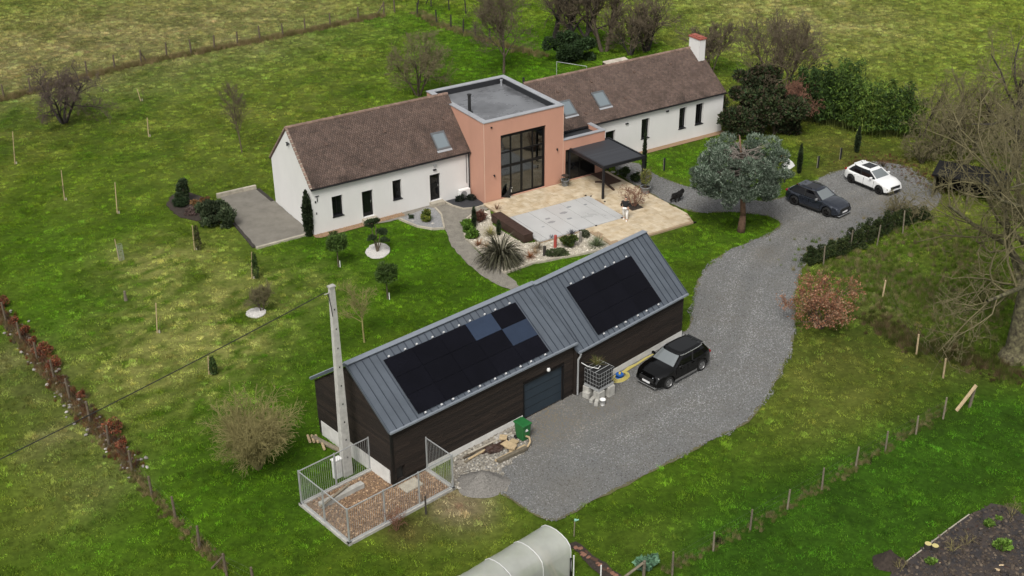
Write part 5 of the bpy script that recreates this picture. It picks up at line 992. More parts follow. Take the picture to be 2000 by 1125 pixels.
# needle clusters: short up-pointing sprays on every branch end
foliage('needles', root, blobs, 52000, .062, PINE, 51, aspect=3.2, upb=1.0, jit=.6)
bush('evergreen_bush', 'dark rounded evergreen bush under the bare trees behind the house', B(1108, 118), [((-1.2, 0, 1.2), (1.5, 1.3, 1.2)), ((.6, -.3, 1.3), (1.6, 1.4, 1.3)), ((2.2, .3, 1.0), (1.3, 1.2, 1.0)), ((0, .6, 2.0), (1.2, 1.1, .9))], 9000, .14, [(.018, .036, .012), (.028, .052, .016)], 61)
for i, (u, v, bl, lab) in enumerate([(1450, 255, [((0, 0, 2.0), (2.3, 2.0, 2.0)), ((-1.2, .5, 1.5), (1.5, 1.5, 1.5)), ((1.4, -.3, 1.6), (1.8, 1.6, 1.6)), ((.2, .5, 3.6), (1.3, 1.3, 1.3))], 'big dark evergreen shrub at the chimney end of the house'), (1512, 262, [((0, 0, 1.8), (1.9, 1.7, 1.8)), ((1.1, .4, 1.4), (1.4, 1.3, 1.4)), ((-.6, .6, 3.0), (1.2, 1.1, 1.2))], 'dark evergreen shrub with reddish twigs beside it'), (1482, 215, [((0, 0, 1.8), (1.5, 1.4, 1.7)), ((.4, .2, 3.2), (.8, .8, .8))], 'tall dark evergreen shrub behind the others by the house end')]):
    bush('evergreen_shrub', lab, B(u, v), bl, 12000, .15, [(.018, .032, .011), (.028, .046, .015), (.045, .055, .02), (.06, .045, .028)], 62 + i, group='dark evergreens by the house end')
LIME = [(.075, .13, .018), (.11, .17, .026), (.045, .085, .014), (.15, .2, .035)]; DKG = [(.018, .038, .01), (.03, .058, .013), (.05, .09, .018)]
for i, (u, v, hh, w_, cols, lab) in enumerate([(1575, 232, 4.6, 1.5, DKG, 'dark green leafy bamboo clump next to the reddish thicket'), (1600, 240, 4.2, 1.2, DKG, 'dark bamboo clump second in the garden screen'), (1632, 246, 5.0, 1.3, DKG + LIME[:1], 'tall bamboo clump with lighter tips mid screen'), (1665, 254, 5.0, 1.4, LIME[:3] + DKG[1:], 'feathery mid green bamboo clump beside the lone cypress'), (1700, 262, 4.2, 1.3, LIME + DKG[2:], 'bright green bamboo clump with yellowish canes'), (1735, 268, 4.0, 1.4, LIME[:3] + DKG, 'broad bamboo clump beside the light green one'), (1768, 266, 3.2, 1.0, LIME, 'light green bamboo clump at the thicket end of the screen')]):
    root = thing('bamboo_clump', lab, 'bamboo', B(u, v), 0, 'bamboo screen behind the parking area'); r = np.random.default_rng(80 + i); segs = []; bl = []
    for k in range(26):
        a = r.uniform(0, 6.28); q = r.uniform(0, w_ * .7); p0 = np.array([math.cos(a) * q, math.sin(a) * q, -.05]); hk = hh * r.uniform(.6, 1.05); p1 = p0 + np.array([math.cos(a) * .3, math.sin(a) * .3, hk * .7]); p2 = p1 + np.array([math.cos(a) * .35, math.sin(a) * .35, hk * .3]); segs += [(p0, p1, .018, .014), (p1, p2, .014, .006)]
        for t in (.3, .5, .7, .85, 1.0): c_ = p0 + (p2 - p0) * t; bl.append((tuple(c_), (.36 * w_ * (1.1 - .4 * t), .36 * w_ * (1.1 - .4 * t), .3 * hh * .3)))
    V, F = tubes_np([s[0] for s in segs], [s[1] for s in segs], [s[2] for s in segs], [s[3] for s in segs], 4); put('canes', mesh_np('canes', V, F, mats=[mat('cane', (.14, .17, .04), .6)]), root)
    foliage('foliage', root, bl, 7000, .09, cols, 90 + i, aspect=3.4, upb=-.4, jit=.9)
# hedge along the drive
for i, t in enumerate(np.linspace(0, 1, 13)):
    u = 1583 + (1800 - 1583) * t; v = 512 - 82 * t + 6 * math.sin(t * 6); hh = [1.1, 1.25, 1.4, 1.3, 1.9, 1.3, 2.0, 1.4, 1.5, 1.3, 1.5, 1.2, 1.1][i]; w_ = .62; hh *= .88
    bush('conifer_hedge_bush', 'dark conifer hedge bush in the row along the drive' if hh < 1.6 else 'taller pointed conifer rising above the drive hedge', B(u, v), [((0, 0, hh * .35), (w_, w_, hh * .4)), ((.1, .1, hh * .7), (w_ * .6, w_ * .6, hh * .35))], 2600, .06, [(.018, .032, .009), (.028, .046, .012), (.05, .062, .018)], 110 + i, group='conifer hedge along the drive')
cypress('slim_cypress', 'dark column cypress at the corner of the white gable', G(604, 460), 3.2, .36, 130)
cypress('slim_cypress', 'thin dark cypress on the grass beside the drive', G(1560, 338), 2.2, .17, 131); cypress('slim_cypress', 'thin cypress in front of the bamboo screen', G(1673, 297), 2.0, .2, 132); cypress('slim_cypress', 'very thin tall cypress beside the pergola corner', HS.w(23.6, -5.3, .05), 3.9, .13, 133)
# copper leaved beech bush
rt, tips = bare_tree('copper_shrub', 'copper leaved beech shrub at the edge of the drive', B(1602, 640), 3.4, .06, 4, M['bark'], M['twig_red'], 16, stems=7, spread=.8, up=.02, count=(6, 6, 4, 3), trunk_frac=.15, thin=.007)
r = np.random.default_rng(3); tp = np.array([t[0] for t in tips]); idx = r.integers(0, len(tp), 6500); C = tp[idx] + r.normal(0, .1, (6500, 3)); k = C[:, 2] > .9; C = C[k]; cols = np.array([(.26, .11, .055), (.34, .17, .1), (.2, .085, .045), (.3, .2, .12)])[r.integers(0, 4, len(C))] * r.uniform(.7, 1.3, len(C))[:, None]; V, F = leaf_quads(C, r.normal(0, 1, C.shape), .075, r, 1.6); put('leaves', mesh_np('leaves', V, F, tint=np.repeat(cols, 4, 0), mats=[M['leaf']]), rt)
# left soil bed plants
bush('evergreen_shrub', 'rounded grey green shrub at the corner of the gravel pad', B(424, 438), [((0, 0, .85), (1.15, 1.1, .85)), ((-.5, .2, .7), (.8, .8, .7)), ((.6, -.2, .7), (.8, .8, .7)), ((0, 0, 1.4), (.7, .7, .5))], 7500, .085, [(.035, .055, .025), (.055, .08, .035), (.025, .04, .016), (.08, .1, .05)], 140, aspect=2.6, upb=.9)
bush('evergreen_shrub', 'dark upright shrub at the back of the mulched bed', B(360, 395), [((0, 0, 1.0), (.6, .5, .7)), ((.1, 0, 1.5), (.4, .4, .45)), ((-.2, 0, .5), (.6, .5, .4))], 2600, .09, [(.025, .042, .018), (.04, .06, .022)], 141)
bush('rust_shrub', 'low rust brown shrub in the mulched bed', B(392, 412), [((0, 0, .4), (.6, .5, .4)), ((.3, .4, .5), (.5, .5, .4))], 2200, .07, [(.15, .07, .025), (.09, .05, .02), (.2, .12, .05)], 142); bush('low_shrub', 'low dark green mound in the mulched bed', B(352, 402), [((0, 0, .3), (.7, .5, .35))], 1800, .07, [(.015, .03, .01), (.025, .045, .015)], 143); bush('low_shrub', 'small pale twiggy shrub in the mulched bed', B(372, 420), [((0, 0, .3), (.45, .4, .3))], 900, .06, [(.1, .07, .06), (.16, .11, .1)], 144)
# cloud pruned tree and young pines
root = bush('cloud_tree', 'cloud pruned dark tree in the white pebble ring', B(737, 492), [((-.45, .2, 1.95), (.42, .4, .24)), ((.35, .1, 1.45), (.45, .4, .24)), ((-.25, -.1, 1.1), (.35, .3, .2)), ((.5, -.2, 1.0), (.3, .3, .18)), ((0, 0, 2.25), (.3, .3, .2))], 4200, .06, [(.03, .05, .018), (.045, .07, .025)], 150, stem=.05, cat='tree')
for u, v, s, lab in ((661, 521, 150, 'young pine with dark needles near the house front'), (757, 584, 151, 'young pine with dark needles behind the barn roof')):
    root = thing('young_pine', lab, 'pine', B(u, v)); MB().tube((0, 0, -.1), (0, 0, 2.0), .045, .02, 7).build('trunk', M['bark'], root); MB().tube((.12, -.05, -.05), (.12, -.05, .45), .03, n=6).build('tree_tie_stake', M['white_plastic'], root)
    bl = [((math.cos(a) * .35, math.sin(a) * .35, z), (.36, .36, .22)) for z, k in ((1.5, 5), (1.8, 5), (2.1, 3)) for a in np.linspace(0, 6.28, k, endpoint=False)]; foliage('needles', root, bl, 3200, .05, [(.035, .065, .015), (.055, .1, .02), (.08, .13, .028)], s, aspect=4.5, upb=.7)
# staked saplings on the lawn: stake, thin stem, few twigs
stk = M['wood_pale']
def sapling(u, v, ut, vt, lab, seed, extra=None):
    b = B(u, v); hh = H_(u, v, ut, vt); root = thing('staked_sapling', lab, 'sapling', b, 0, 'young staked trees on the lawn'); d = G(ut, vt, hh) - Vector((b.x, b.y, hh)); MB().tube((0, 0, -.08), (d.x, 0, hh), .035, .03, 7).build('stake', stk, root)
    S, t = bare_segments(seed, 1.9, .014, 2, spread=.5, up=.15, count=(7, 3), trunk_frac=.45, ratio=(.32, .5), thin=.004); V, F = tubes_np([s[0] + np.array([.14, 0, 0]) for L_ in S for s in L_], [s[1] + np.array([.14, 0, 0]) for L_ in S for s in L_], [s[2] for L_ in S for s in L_], [s[3] for L_ in S for s in L_], 4); put('stem', mesh_np('stem', V, F, mats=[M['twig']]), root)
    put('guard', MB().lathe([(.05, 0), (.05, .18)], 8, (.14, 0, 0), cap=False).mesh('guard', M['kerb']), root)
    if extra: foliage('foliage', root, [((.28, 0, hh * .35), (.22, .2, hh * .36)), ((.28, 0, hh * .7), (.16, .16, hh * .3))], 900, .06, extra, seed)
OL = [(.075, .07, .03), (.1, .1, .035), (.05, .06, .02)]
for i, a in enumerate([(29, 320, 24, 257, 'staked sapling below the dark spreading tree'), (126, 391, 119, 333, 'staked sapling with slightly leaning stake on open lawn'), (229, 417, 224, 356, 'slender straight staked sapling on the lawn nearest the mulched bed'), (275, 197, 267, 173, 'short strongly leaning stake sapling close to the far fence'), (290, 267, 287, 230, 'staked sapling with white guard midway up the lawn'), (307, 650, 304, 592, 'staked sapling standing in yellowed lawn')]): sapling(*a, 200 + i)
sapling(380, 488, 375, 440, 'staked olive conifer sapling in front of the mulched bed', 210, OL); sapling(492, 544, 491, 492, 'staked leafy sapling below the gravel pad corner', 211, GREEN[:2]); sapling(408, 732, 406, 696, 'short staked leafy sapling under the overhead cable', 212, GREEN[:2])
g = thing('mesh_guard_sapling', 'sapling inside a grey wire mesh guard on the lawn', 'sapling', B(234, 508)); MB().tube((-.05, 0, -.05), (-.1, 0, 1.5), .03, n=6).build('stake', stk, g); mg = MB()
for k in range(12): a = k * math.pi / 6; mg.tube((.12 + .18 * math.cos(a), .18 * math.sin(a), 0), (.12 + .18 * math.cos(a), .18 * math.sin(a), 1.1), .006, n=4)
for z in (.1, .35, .6, .85, 1.1): mg.path([(.12 + .18 * math.cos(k * math.pi / 6), .18 * math.sin(k * math.pi / 6), z) for k in range(13)], .006, 4)
mg.build('mesh_guard', M['galv'], g)
g = thing('stump_post', 'short weathered stump on the sapling lawn', 'stump', B(246, 586)); MB().lathe([(.12, -.05), (.09, .3), (.07, .62), (.02, .64)], 9).build('wood', M['wood_grey'], g)
# --- pool bed planting
PHO = [(.04, .038, .02), (.07, .068, .04), (.15, .14, .1), (.025, .024, .014), (.09, .088, .055)]
spiky('flax_plant', 'big striped New Zealand flax clump at the bed corner', B(978, 512), 460, 2.2, .1, PHO, 300, arch=3.2, up0=.75)
spiky('fountain_grass', 'rust red grass tuft at the bed edge beside the path', B(935, 480), 120, .55, .02, [(.2, .07, .03), (.3, .16, .08)], 301); spiky('fountain_grass', 'bright rust orange grass tuft beside the flax', B(1035, 504), 140, .6, .02, [(.25, .08, .025), (.3, .14, .06)], 302); spiky('feather_grass', 'pale yellow feather grass in the pebble bed', B(958, 461), 170, .8, .022, [(.32, .29, .1), (.22, .24, .07), (.3, .25, .13)], 303, up0=.5); spiky('feather_grass', 'wispy brown grass beside the timber housing end', B(1050, 487), 110, .75, .02, [(.13, .1, .06), (.2, .16, .1)], 304); spiky('feather_grass', 'blond grass tuft beside the rust grass', B(952, 484), 90, .6, .02, [(.36, .26, .17), (.3, .2, .12)], 305); spiky('feather_grass', 'loose tan grass tuft behind the orange tuft', B(1046, 496), 80, .6, .018, [(.35, .25, .15)], 306)
spiky('yucca_plant', 'grey green spiky yucca in the pebble bed by the paving', B(1166, 482), 200, .85, .035, [(.12, .16, .07), (.2, .24, .14), (.07, .1, .04)], 307, arch=.25, up0=.05); spiky('blue_agave', 'small grey blue rosette by the pool edge', B(1077, 468), 40, .4, .07, [(.1, .11, .12), (.16, .17, .19)], 308, arch=.3); spiky('blue_agave', 'dark ringed rosette ornament plant at the pool corner', B(1116, 459), 45, .42, .08, [(.07, .07, .08), (.14, .15, .17)], 309, arch=.5)
bush('laurel_bush', 'bushy yellow green shrub in the pebble bed', B(1111, 483), [((0, 0, .45), (.5, .45, .35)), ((.3, 0, .65), (.4, .35, .2)), ((-.3, 0, .55), (.35, .35, .25))], 1300, .1, [(.05, .075, .015), (.09, .11, .02), (.03, .05, .012)], 310); bush('ground_cover_bush', 'low spreading green shrub at the front of the pebble bed', B(1082, 500), [((0, 0, .25), (.75, .4, .28)), ((.4, 0, .25), (.5, .4, .25))], 1700, .07, [(.05, .07, .03), (.08, .1, .04)], 311); bush('ball_bush', 'small clipped ball shrub beside the grey stone post', B(1143, 464), [((0, 0, .3), (.32, .32, .3))], 700, .06, [(.06, .075, .04), (.09, .1, .06)], 312)
bush('hosta_bush', 'bright green leafy plants along the curved path edge', B(916, 452), [((-.1, .7, .25), (.5, .6, .3)), ((0, -.1, .25), (.5, .6, .3)), ((.3, -.9, .25), (.5, .6, .28))], 2200, .12, [(.07, .14, .015), (.1, .19, .02), (.045, .09, .012)], 313); bush('barberry_bush', 'dark red brown shrub by the path corner', B(938, 432), [((0, 0, .4), (.5, .5, .4))], 1300, .06, [(.09, .035, .025), (.13, .06, .04)], 314); spiky('copper_grass', 'small copper grass tuft at the terrace corner', B(970, 412), 90, .6, .02, [(.17, .08, .045), (.1, .06, .04)], 315)
cypress('dwarf_cypress', 'small pencil cypress in front of the red brown shrub', B(926, 445), 1.5, .13, 316); cypress('dwarf_cypress', 'small pencil cypress beside the pale yellow grass', B(974, 460), 1.1, .12, 317)
bush('bed_shrub', 'yellow flowering shrub in the leaf shaped gravel bed', B(832, 434), [((0, 0, .4), (.42, .4, .4)), ((.1, 0, .8), (.3, .3, .25))], 1300, .08, [(.09, .12, .02), (.2, .2, .03), (.05, .08, .015)], 318); bush('bed_shrub', 'tiny dark shrub in the leaf shaped gravel bed', B(803, 427), [((0, 0, .15), (.2, .2, .16))], 250, .05, [(.03, .05, .02)], 319)
for u, v, s in ((898, 394, 320), (922, 392, 321)): bush('slate_bed_shrub', 'low dark shrub on the black slate bed', B(u, v), [((0, 0, .25), (.38, .32, .28))], 700, .06, [(.012, .018, .012), (.022, .03, .02)], s, group='dark shrubs on the slate bed')
for (a, b_, s, lab) in ((23.35, -3.3, 322, 'round dark green shrub at the terrace edge near the annex'), (23.4, -4.6, 323, 'round dark green shrub at the terrace edge by the mat')): bush('box_ball', lab, HS.w(a, b_, -.02), [((0, 0, .35), (.45, .42, .36))], 1100, .07, [(.025, .045, .012), (.04, .06, .018)], s)
rt, tips = bare_tree('terrace_shrub', 'round rust brown twiggy shrub in the terrace planting square', HS.w(20.55, -8.2, .09), 1.75, .035, 4, M['twig_red'], M['twig_red'], 17, stems=4, spread=.65, up=.04, count=(6, 6, 5, 3), trunk_frac=.3, thin=.006)
# tall dry grass along fences
dry_m = mat('dry_grass', (.3, .25, .13), .9, attr='tint', inst=True, spec=.1, backlit=.2)
src = blade_patch('dry_grass_clump', 46, .16, .25, .6, .01, dry_m, .3, 8); src.location = G(1215, 52)
def dry_along(name, pts, n, wdt, label, cols, z=-.03, smin=.6, smax=1.3, src=src):
    P = [G(*p) for p in pts]; seg = [(b - a).length for a, b in zip(P[:-1], P[1:])]; r = np.random.default_rng(len(pts) * 7 + n); out = []
    for _ in range(n):
        t = r.uniform(0, sum(seg)); i = 0
        while t > seg[i]: t -= seg[i]; i += 1
        q = P[i].lerp(P[i + 1], t / seg[i]); out.append((q.x + r.normal(0, wdt), q.y + r.normal(0, wdt), z))
    s = r.uniform(smin, smax, n); c = np.array(cols)[r.integers(0, len(cols), n)] * r.uniform(.7, 1.3, n)[:, None]; rot = np.zeros((n, 3)); rot[:, 2] = r.uniform(0, 6.28, n); rot[:, :2] = r.normal(0, .15, (n, 2)); sc = src if src.parent is None else src.copy(); (None if sc is src else COL.objects.link(sc)); sc.location = out[0]; scatter_obj(name, np.array(out), rot, np.stack([s, s, s], 1), c, sc, label, 'grass')
STR = [(.26, .2, .1), (.2, .16, .075), (.15, .14, .05)]
dry_along('dry_verge_grass', [(0, 195), (171, 150), (276, 124), (596, 62), (745, 30)], 1500, .28, 'straw coloured grass strip under the far wire fence', STR)
dry_along('dry_verge_grass', [(815, 25), (853, 47), (905, 65), (957, 82), (1060, 110)], 520, .35, 'straw grass below the fence running to the bare trees', STR + [(.12, .16, .04)])
dry_along('dry_verge_grass', [(-30, 570), (0, 615), (100, 745), (250, 912), (310, 985), (440, 1110)], 620, .14, 'pale dry grass edging along the stone row fence', STR, smin=.4, smax=.8)
dry_along('dry_verge_grass', [(1300, 1115), (1465, 1030), (1605, 950), (1730, 875), (1840, 800)], 260, .18, 'thin dry grass along the grey garden fence', [(.13, .15, .04), (.2, .18, .08)], smin=.35, smax=.7)
dry_along('rough_bramble_grass', [(1600, 520), (1680, 500), (1720, 560), (1780, 600), (1830, 560), (1900, 640), (1950, 560), (1900, 470), (1760, 470)], 2600, 1.5, 'rough tangled grass and weeds on the bank under the oak', [(.11, .165, .025), (.09, .15, .015), (.24, .2, .1), (.15, .17, .04), (.1, .15, .02), (.17, .15, .07)], smin=.4, smax=1.0)
dry_along('bramble_edge', [(1700, 620), (1760, 660), (1800, 680), (1860, 690), (1920, 710), (1990, 735)], 600, .5, 'brown bramble litter along the lower edge of the bank', [(.1, .075, .035), (.15, .11, .06), (.08, .1, .02), (.06, .08, .015)], smin=.5, smax=1.1)
dry_along('rust_litter', [(1660, 322), (1720, 312), (1760, 325), (1810, 350), (1838, 372)], 420, .7, 'rusty leaf litter and weeds around the parking end', [(.13, .06, .035), (.17, .1, .06), (.12, .12, .04)], smin=.3, smax=.6)

dry_along('rust_bramble_line', [(-40, 560), (0, 610), (40, 655), (100, 732), (160, 800), (215, 860), (262, 915)], 1100, .24, 'low rusty brown bramble line over the stone row', [(.16, .06, .03), (.11, .06, .035), (.2, .09, .04), (.13, .1, .06), (.09, .07, .05)], smin=.4, smax=.85)
# ------------------------------------------------------------------ fences, garden objects, people and animals
def wire_fence(name, label, posts, hgt_=1.15, rad=.05, m='wood_grey', wires=(.4, .75, 1.05), braces=()):
    P = [G(*p) for p in posts]; root = thing(name, label, 'fence', P[0]); o = P[0]; rr_ = random.Random(len(posts))
    pm = MB().lathe([(rad, -.15), (rad * .95, .9), (rad * .85, hgt_), (.01, hgt_ + .02)], 8).mesh('post', M[m])
    for p in P: put('post', pm, root, p - o, (rr_.uniform(-.05, .05), rr_.uniform(-.05, .05), rr_.uniform(0, 3)), (1, 1, rr_.uniform(.9, 1.1)))
    for a, b in braces: MB().tube(P[a] - o + Vector((0, 0, hgt_ * .92)), Vector(G(*b)) - o, rad * .8, n=7).build('brace', M[m], root)
    for z in wires:
        wm = MB()
        for a, b in zip(P[:-1], P[1:]): wm.tube(a - o + Vector((0, 0, z)), b - o + Vector((0, 0, z)), .002, n=3, caps=False)
        wm.build('wire', M['wire'], root)
wire_fence('wire_fence', 'post and wire fence along the far end of the sapling lawn', [(9, 193), (60, 180), (118, 165), (171, 150), (224, 137), (276, 125), (326, 112), (374, 106), (419, 97), (464, 88), (508, 79), (553, 71), (596, 62), (645, 52), (700, 40), (750, 30), (771, 25)], 1.35, .085, 'wood_post', braces=[(5, (288, 122)), (15, (735, 31))])
wire_fence('wire_fence', 'dark post fence running from the far corner to the bare trees', [(771, 25), (817, 9), (842, 12), (877, 21), (910, 27)], 1.6, .07, 'bark_dark', braces=[(2, (832, 8))])
wire_fence('wire_fence', 'thin post fence dropping towards the trees behind the hall', [(815, 30), (853, 47), (881, 58), (905, 65), (929, 74), (957, 82)], 1.4, .08, 'bark_dark')
wire_fence('wire_fence', 'weathered post fence along the red shrub and stone row', [(12, 628), (41, 664), (73, 703), (106, 740), (137, 781), (176, 826), (213, 872), (258, 920), (297, 968), (343, 1014), (390, 1071), (443, 1124), (497, 1150)], 1.2, .065, 'wood_post', braces=[(11, (414, 1110))])
wire_fence('wire_fence', 'grey post fence between mown strip and drive lawn', [(1313, 1122), (1393, 1075), (1465, 1034), (1538, 993), (1605, 955), (1671, 914), (1729, 881), (1789, 847), (1842, 817)], 1.15, .05, 'wood_grey')
wire_fence('wire_fence', 'wooden post fence beside the oak bank', [(1842, 737), (1790, 690), (1724, 580)], 1.15, .055, 'wood_pale')
wire_fence('wire_fence', 'thin grey posts along the back of the conifer hedge', [(1608, 519), (1660, 492), (1713, 478), (1763, 455)], 1.5, .05, 'wood_grey', wires=(.5, 1.2))
g = thing('strut_post', 'thick leaning fence strut with its upright at the fence end', 'post', B(1893, 795)); MB().beam((0, 0, -.1), (.1, 0, 1.25), .12, .12).build('upright', M['wood_grey'], g); q = G(1868, 802) - G(1893, 795); MB().beam((.1, -.1, 1.4), (q.x, q.y, 0), .14, .1).build('strut', M['wood_pale'], g)
# stone row with red shrubs
row = thing('stone_row', 'long row of grey stones under the red shrub fence', 'stones', G(0, 615)); o = G(0, 615); r = random.Random(9); rocks = [rock_mesh('stone', 40 + i, M['grey_stone'] if i else M['white_stone']) for i in range(6)]; A_ = [(-60, 545), (0, 615), (60, 690), (100, 740), (140, 790), (200, 862), (268, 922)]
for i in range(230):
    t = r.uniform(0, len(A_) - 1.001); k = int(t); p = Vector(G(*A_[k])).lerp(Vector(G(*A_[k + 1])), t - k) + Vector((r.gauss(.12, .28), r.gauss(.05, .28), 0)); s = r.uniform(.1, .28); put('stone', r.choice(rocks), row, p - o + Vector((0, 0, s * .1)), (0, 0, r.uniform(0, 6)), (s, s * r.uniform(.7, 1.2), s * .8))
for i, (u, v, lab) in enumerate([(4, 600, 'rust red shrub at the far end of the stone row'), (26, 634, 'low brown shrub in the stone row'), (46, 655, 'dark rust shrub in the stone row'), (84, 694, 'broad rust red shrub mid stone row'), (104, 716, 'deep red shrub beside a fence post'), (156, 776, 'tiny bright red shrub in the stone row'), (219, 846, 'tall rust orange shrub near the overhead cable'), (236, 876, 'low maroon shrub near the braced end of the stone row'), (62, 672, 'thin reddish twig shrub in the stone row')]):
    s = [1.0, .7, .8, 1.1, .9, .5, 1.2, .7, .6][i]; bush('red_shrub', lab, B(u, v), [((0, 0, .3 * s), (.42 * s, .42 * s, .33 * s)), ((.15, .1, .5 * s), (.3 * s, .3 * s, .3 * s))], 900, .06, [(.2, .05, .025), (.26, .09, .04), (.12, .04, .025), (.16, .1, .05)], 400 + i, group='red shrubs along the stone row')
# bollards
for (p, lab) in ((G(1297, 332), 'dark slim bollard light by the house path'), (G(1597, 328), 'dark slim bollard light nearest the thin cypress'), (G(1641, 312), 'dark slim bollard light towards the bamboo')):
    b = thing('bollard_light', lab, 'bollard', p); piece('post', M['dark_metal'], b, -.06, .06, -.05, .05, -.05, .85); piece('lamp_head', M['plastic_black'], b, -.065, .065, -.055, .055, .85, .95); piece('pale_edge', M['kerb'], b, -.075, -.062, -.04, .04, 0, .94)
g = thing('garden_sign', 'white and orange panel on a dark post behind the pine', 'sign', G(1532, 356)); piece('post', M['plastic_black'], g, -.05, .05, -.05, .05, -.05, .95); MB().prism([(-.3, .95), (.3, 1.05), (.62, 1.35), (.45, 1.6), (.1, 1.85), (-.1, 1.6), (-.3, 1.4)], -.04, .04).build('white_panel', M['white_plastic'], g, rot=(math.pi / 2, 0, -.2)); MB().prism([(-.45, 1.5), (-.12, 1.55), (0, 1.85), (-.2, 2.1), (-.45, 2.0)], -.03, .03).build('orange_panel', mat('orange_panel', (.4, .2, .05), .6), g, rot=(math.pi / 2, 0, -.2), loc=(0, .06, 0))
# shelter behind house and dark shed on the right
sh = thing('garden_shelter', 'small timber shelter with pale roof behind the longer wing', 'shelter', B(1200, 128), .55)
MB().box(-1.5, 1.5, -1.0, 1.0, 1.9, 2.0).build('roof', mat('pale_roof', (.45, .4, .33), .8, var=.3, vscale=2), sh, rot=(.12, 0, 0)); MB().box(-1.4, 1.4, .8, .9, 0, 1.85).box(-1.4, -1.3, -.9, .8, 0, 1.85).box(1.3, 1.4, -.9, .8, 0, 1.85).build('wall', M['wood_dark'], sh); MB().box(-1.3, 1.3, -.4, .75, 0, 1.3).build('log_stack', M['bark'], sh); sh.location = B(1205, 152); sh.scale = (.8, .8, .75)
sh = thing('dark_shed', 'low black open shed half hidden by brambles', 'shed', B(1893, 388), -.5); sh.scale = (1.35, 1.2, 1.2); MB().box(-1.9, 1.9, -.95, 1.0, 1.55, 1.65).build('roof', M['frame'], sh, rot=(.1, 0, 0)); MB().box(-1.8, 1.8, .85, .93, 0, 1.5).box(-1.8, -1.72, -.8, .85, 0, 1.5).box(1.72, 1.8, -.8, .85, 0, 1.5).build('wall', M['frame'], sh)
for x_ in (-1.75, 0, 1.75): piece('post', M['bark_oak'], sh, x_ - .06, x_ + .06, -.86, -.74, -.1, 1.5)
ln = thing('washing_line', 'pale washing line frame behind the longer wing', 'frame', B(1087, 152)); MB().tube((0, 0, -.1), (0, 0, 1.5), .03, n=8).tube((2.6, -1.4, -.1), (2.6, -1.4, 1.5), .03, n=8).build('post', M['galv'], ln); MB().tube((0, 0, 1.5), (2.6, -1.4, 1.5), .025, n=8).build('top_rail', M['galv'], ln)
# kerbs
def kerb_run(name, label, pts, h_=.1, wd=.12, world=False, z=0.0):
    P = [Vector((*p[:2], 0)) if world else G(*p) for p in pts]; root = thing(name, label, 'kerb', P[0]); o = P[0]
    for a, b in zip(P[:-1], P[1:]):
        n = max(1, round((b - a).length / .9))
        for i in range(n):
            p, q = a.lerp(b, i / n), a.lerp(b, (i + 1) / n); d = (q - p); put('kerb_stone', unit_box(M['kerb']), root, (p + q) / 2 - o + Vector((0, 0, h_ / 2 - .03 + z)), (0, 0, math.atan2(d.y, d.x)), (d.length - .008, wd, h_ + .06))
kerb_run('stone_edging', 'pale stone edging of the pebble bed along path and lawn', [(925, 418), (907, 432), (906, 450), (909, 467), (938, 491), (985, 534), (1040, 515), (1120, 500), (1200, 484)])
kerb_run('stone_edging', 'pale curved edging of the black slate bed', [(866, 394), (884, 403), (905, 409), (930, 407), (949, 401)]); kerb_run('stone_edging', 'pale edging around the leaf shaped gravel bed', [(780, 428), (815, 443), (845, 448), (868, 447), (862, 420), (850, 407)])
kerb_run('concrete_edging', 'concrete kerb along the back of the gravel pad', [HS.w(-3.2, 9.55), HS.w(-.25, 9.5)], .3, .22, True); kerb_run('concrete_edging', 'rough stone edging at the front of the gravel pad', [HS.w(-4.05, .25), HS.w(-.1, .35)], .1, .2, True)
kerb_run('plot_board', 'thin pale board edging the black film plot', [(1768, 1100), (1850, 1037), (1893, 1006)], .06, .05)
g = thing('dark_gap_strip', 'dark strip standing for the shaded gap along the lawn edge of the gravel pad', 'board', HS.w(-4.0, .4));  # dark strip drawn for the shaded gap where the pad edge drops
a, b = HS.w(-4.1, .5), HS.w(-3.8, 4.8); MB().beam(a - HS.w(-4.0, .4) + Vector((0, 0, .0)), b - HS.w(-4.0, .4), .22, .09).build('board', M['bark_dark'], g)
g = thing('dark_gap_strip', 'dark strip standing for the shaded gap between gravel pad and lawn by the house corner', 'board', HS.w(-.2, 6.7)); a, b = HS.w(-.15, 6.7), HS.w(-.2, 9.3); MB().beam(a - HS.w(-.2, 6.7), b - HS.w(-.2, 6.7) + Vector((0, 0, 0)), .25, .16).build('board', M['bark_dark'], g)  # second strip, its dark colour stands in for shade in the gap
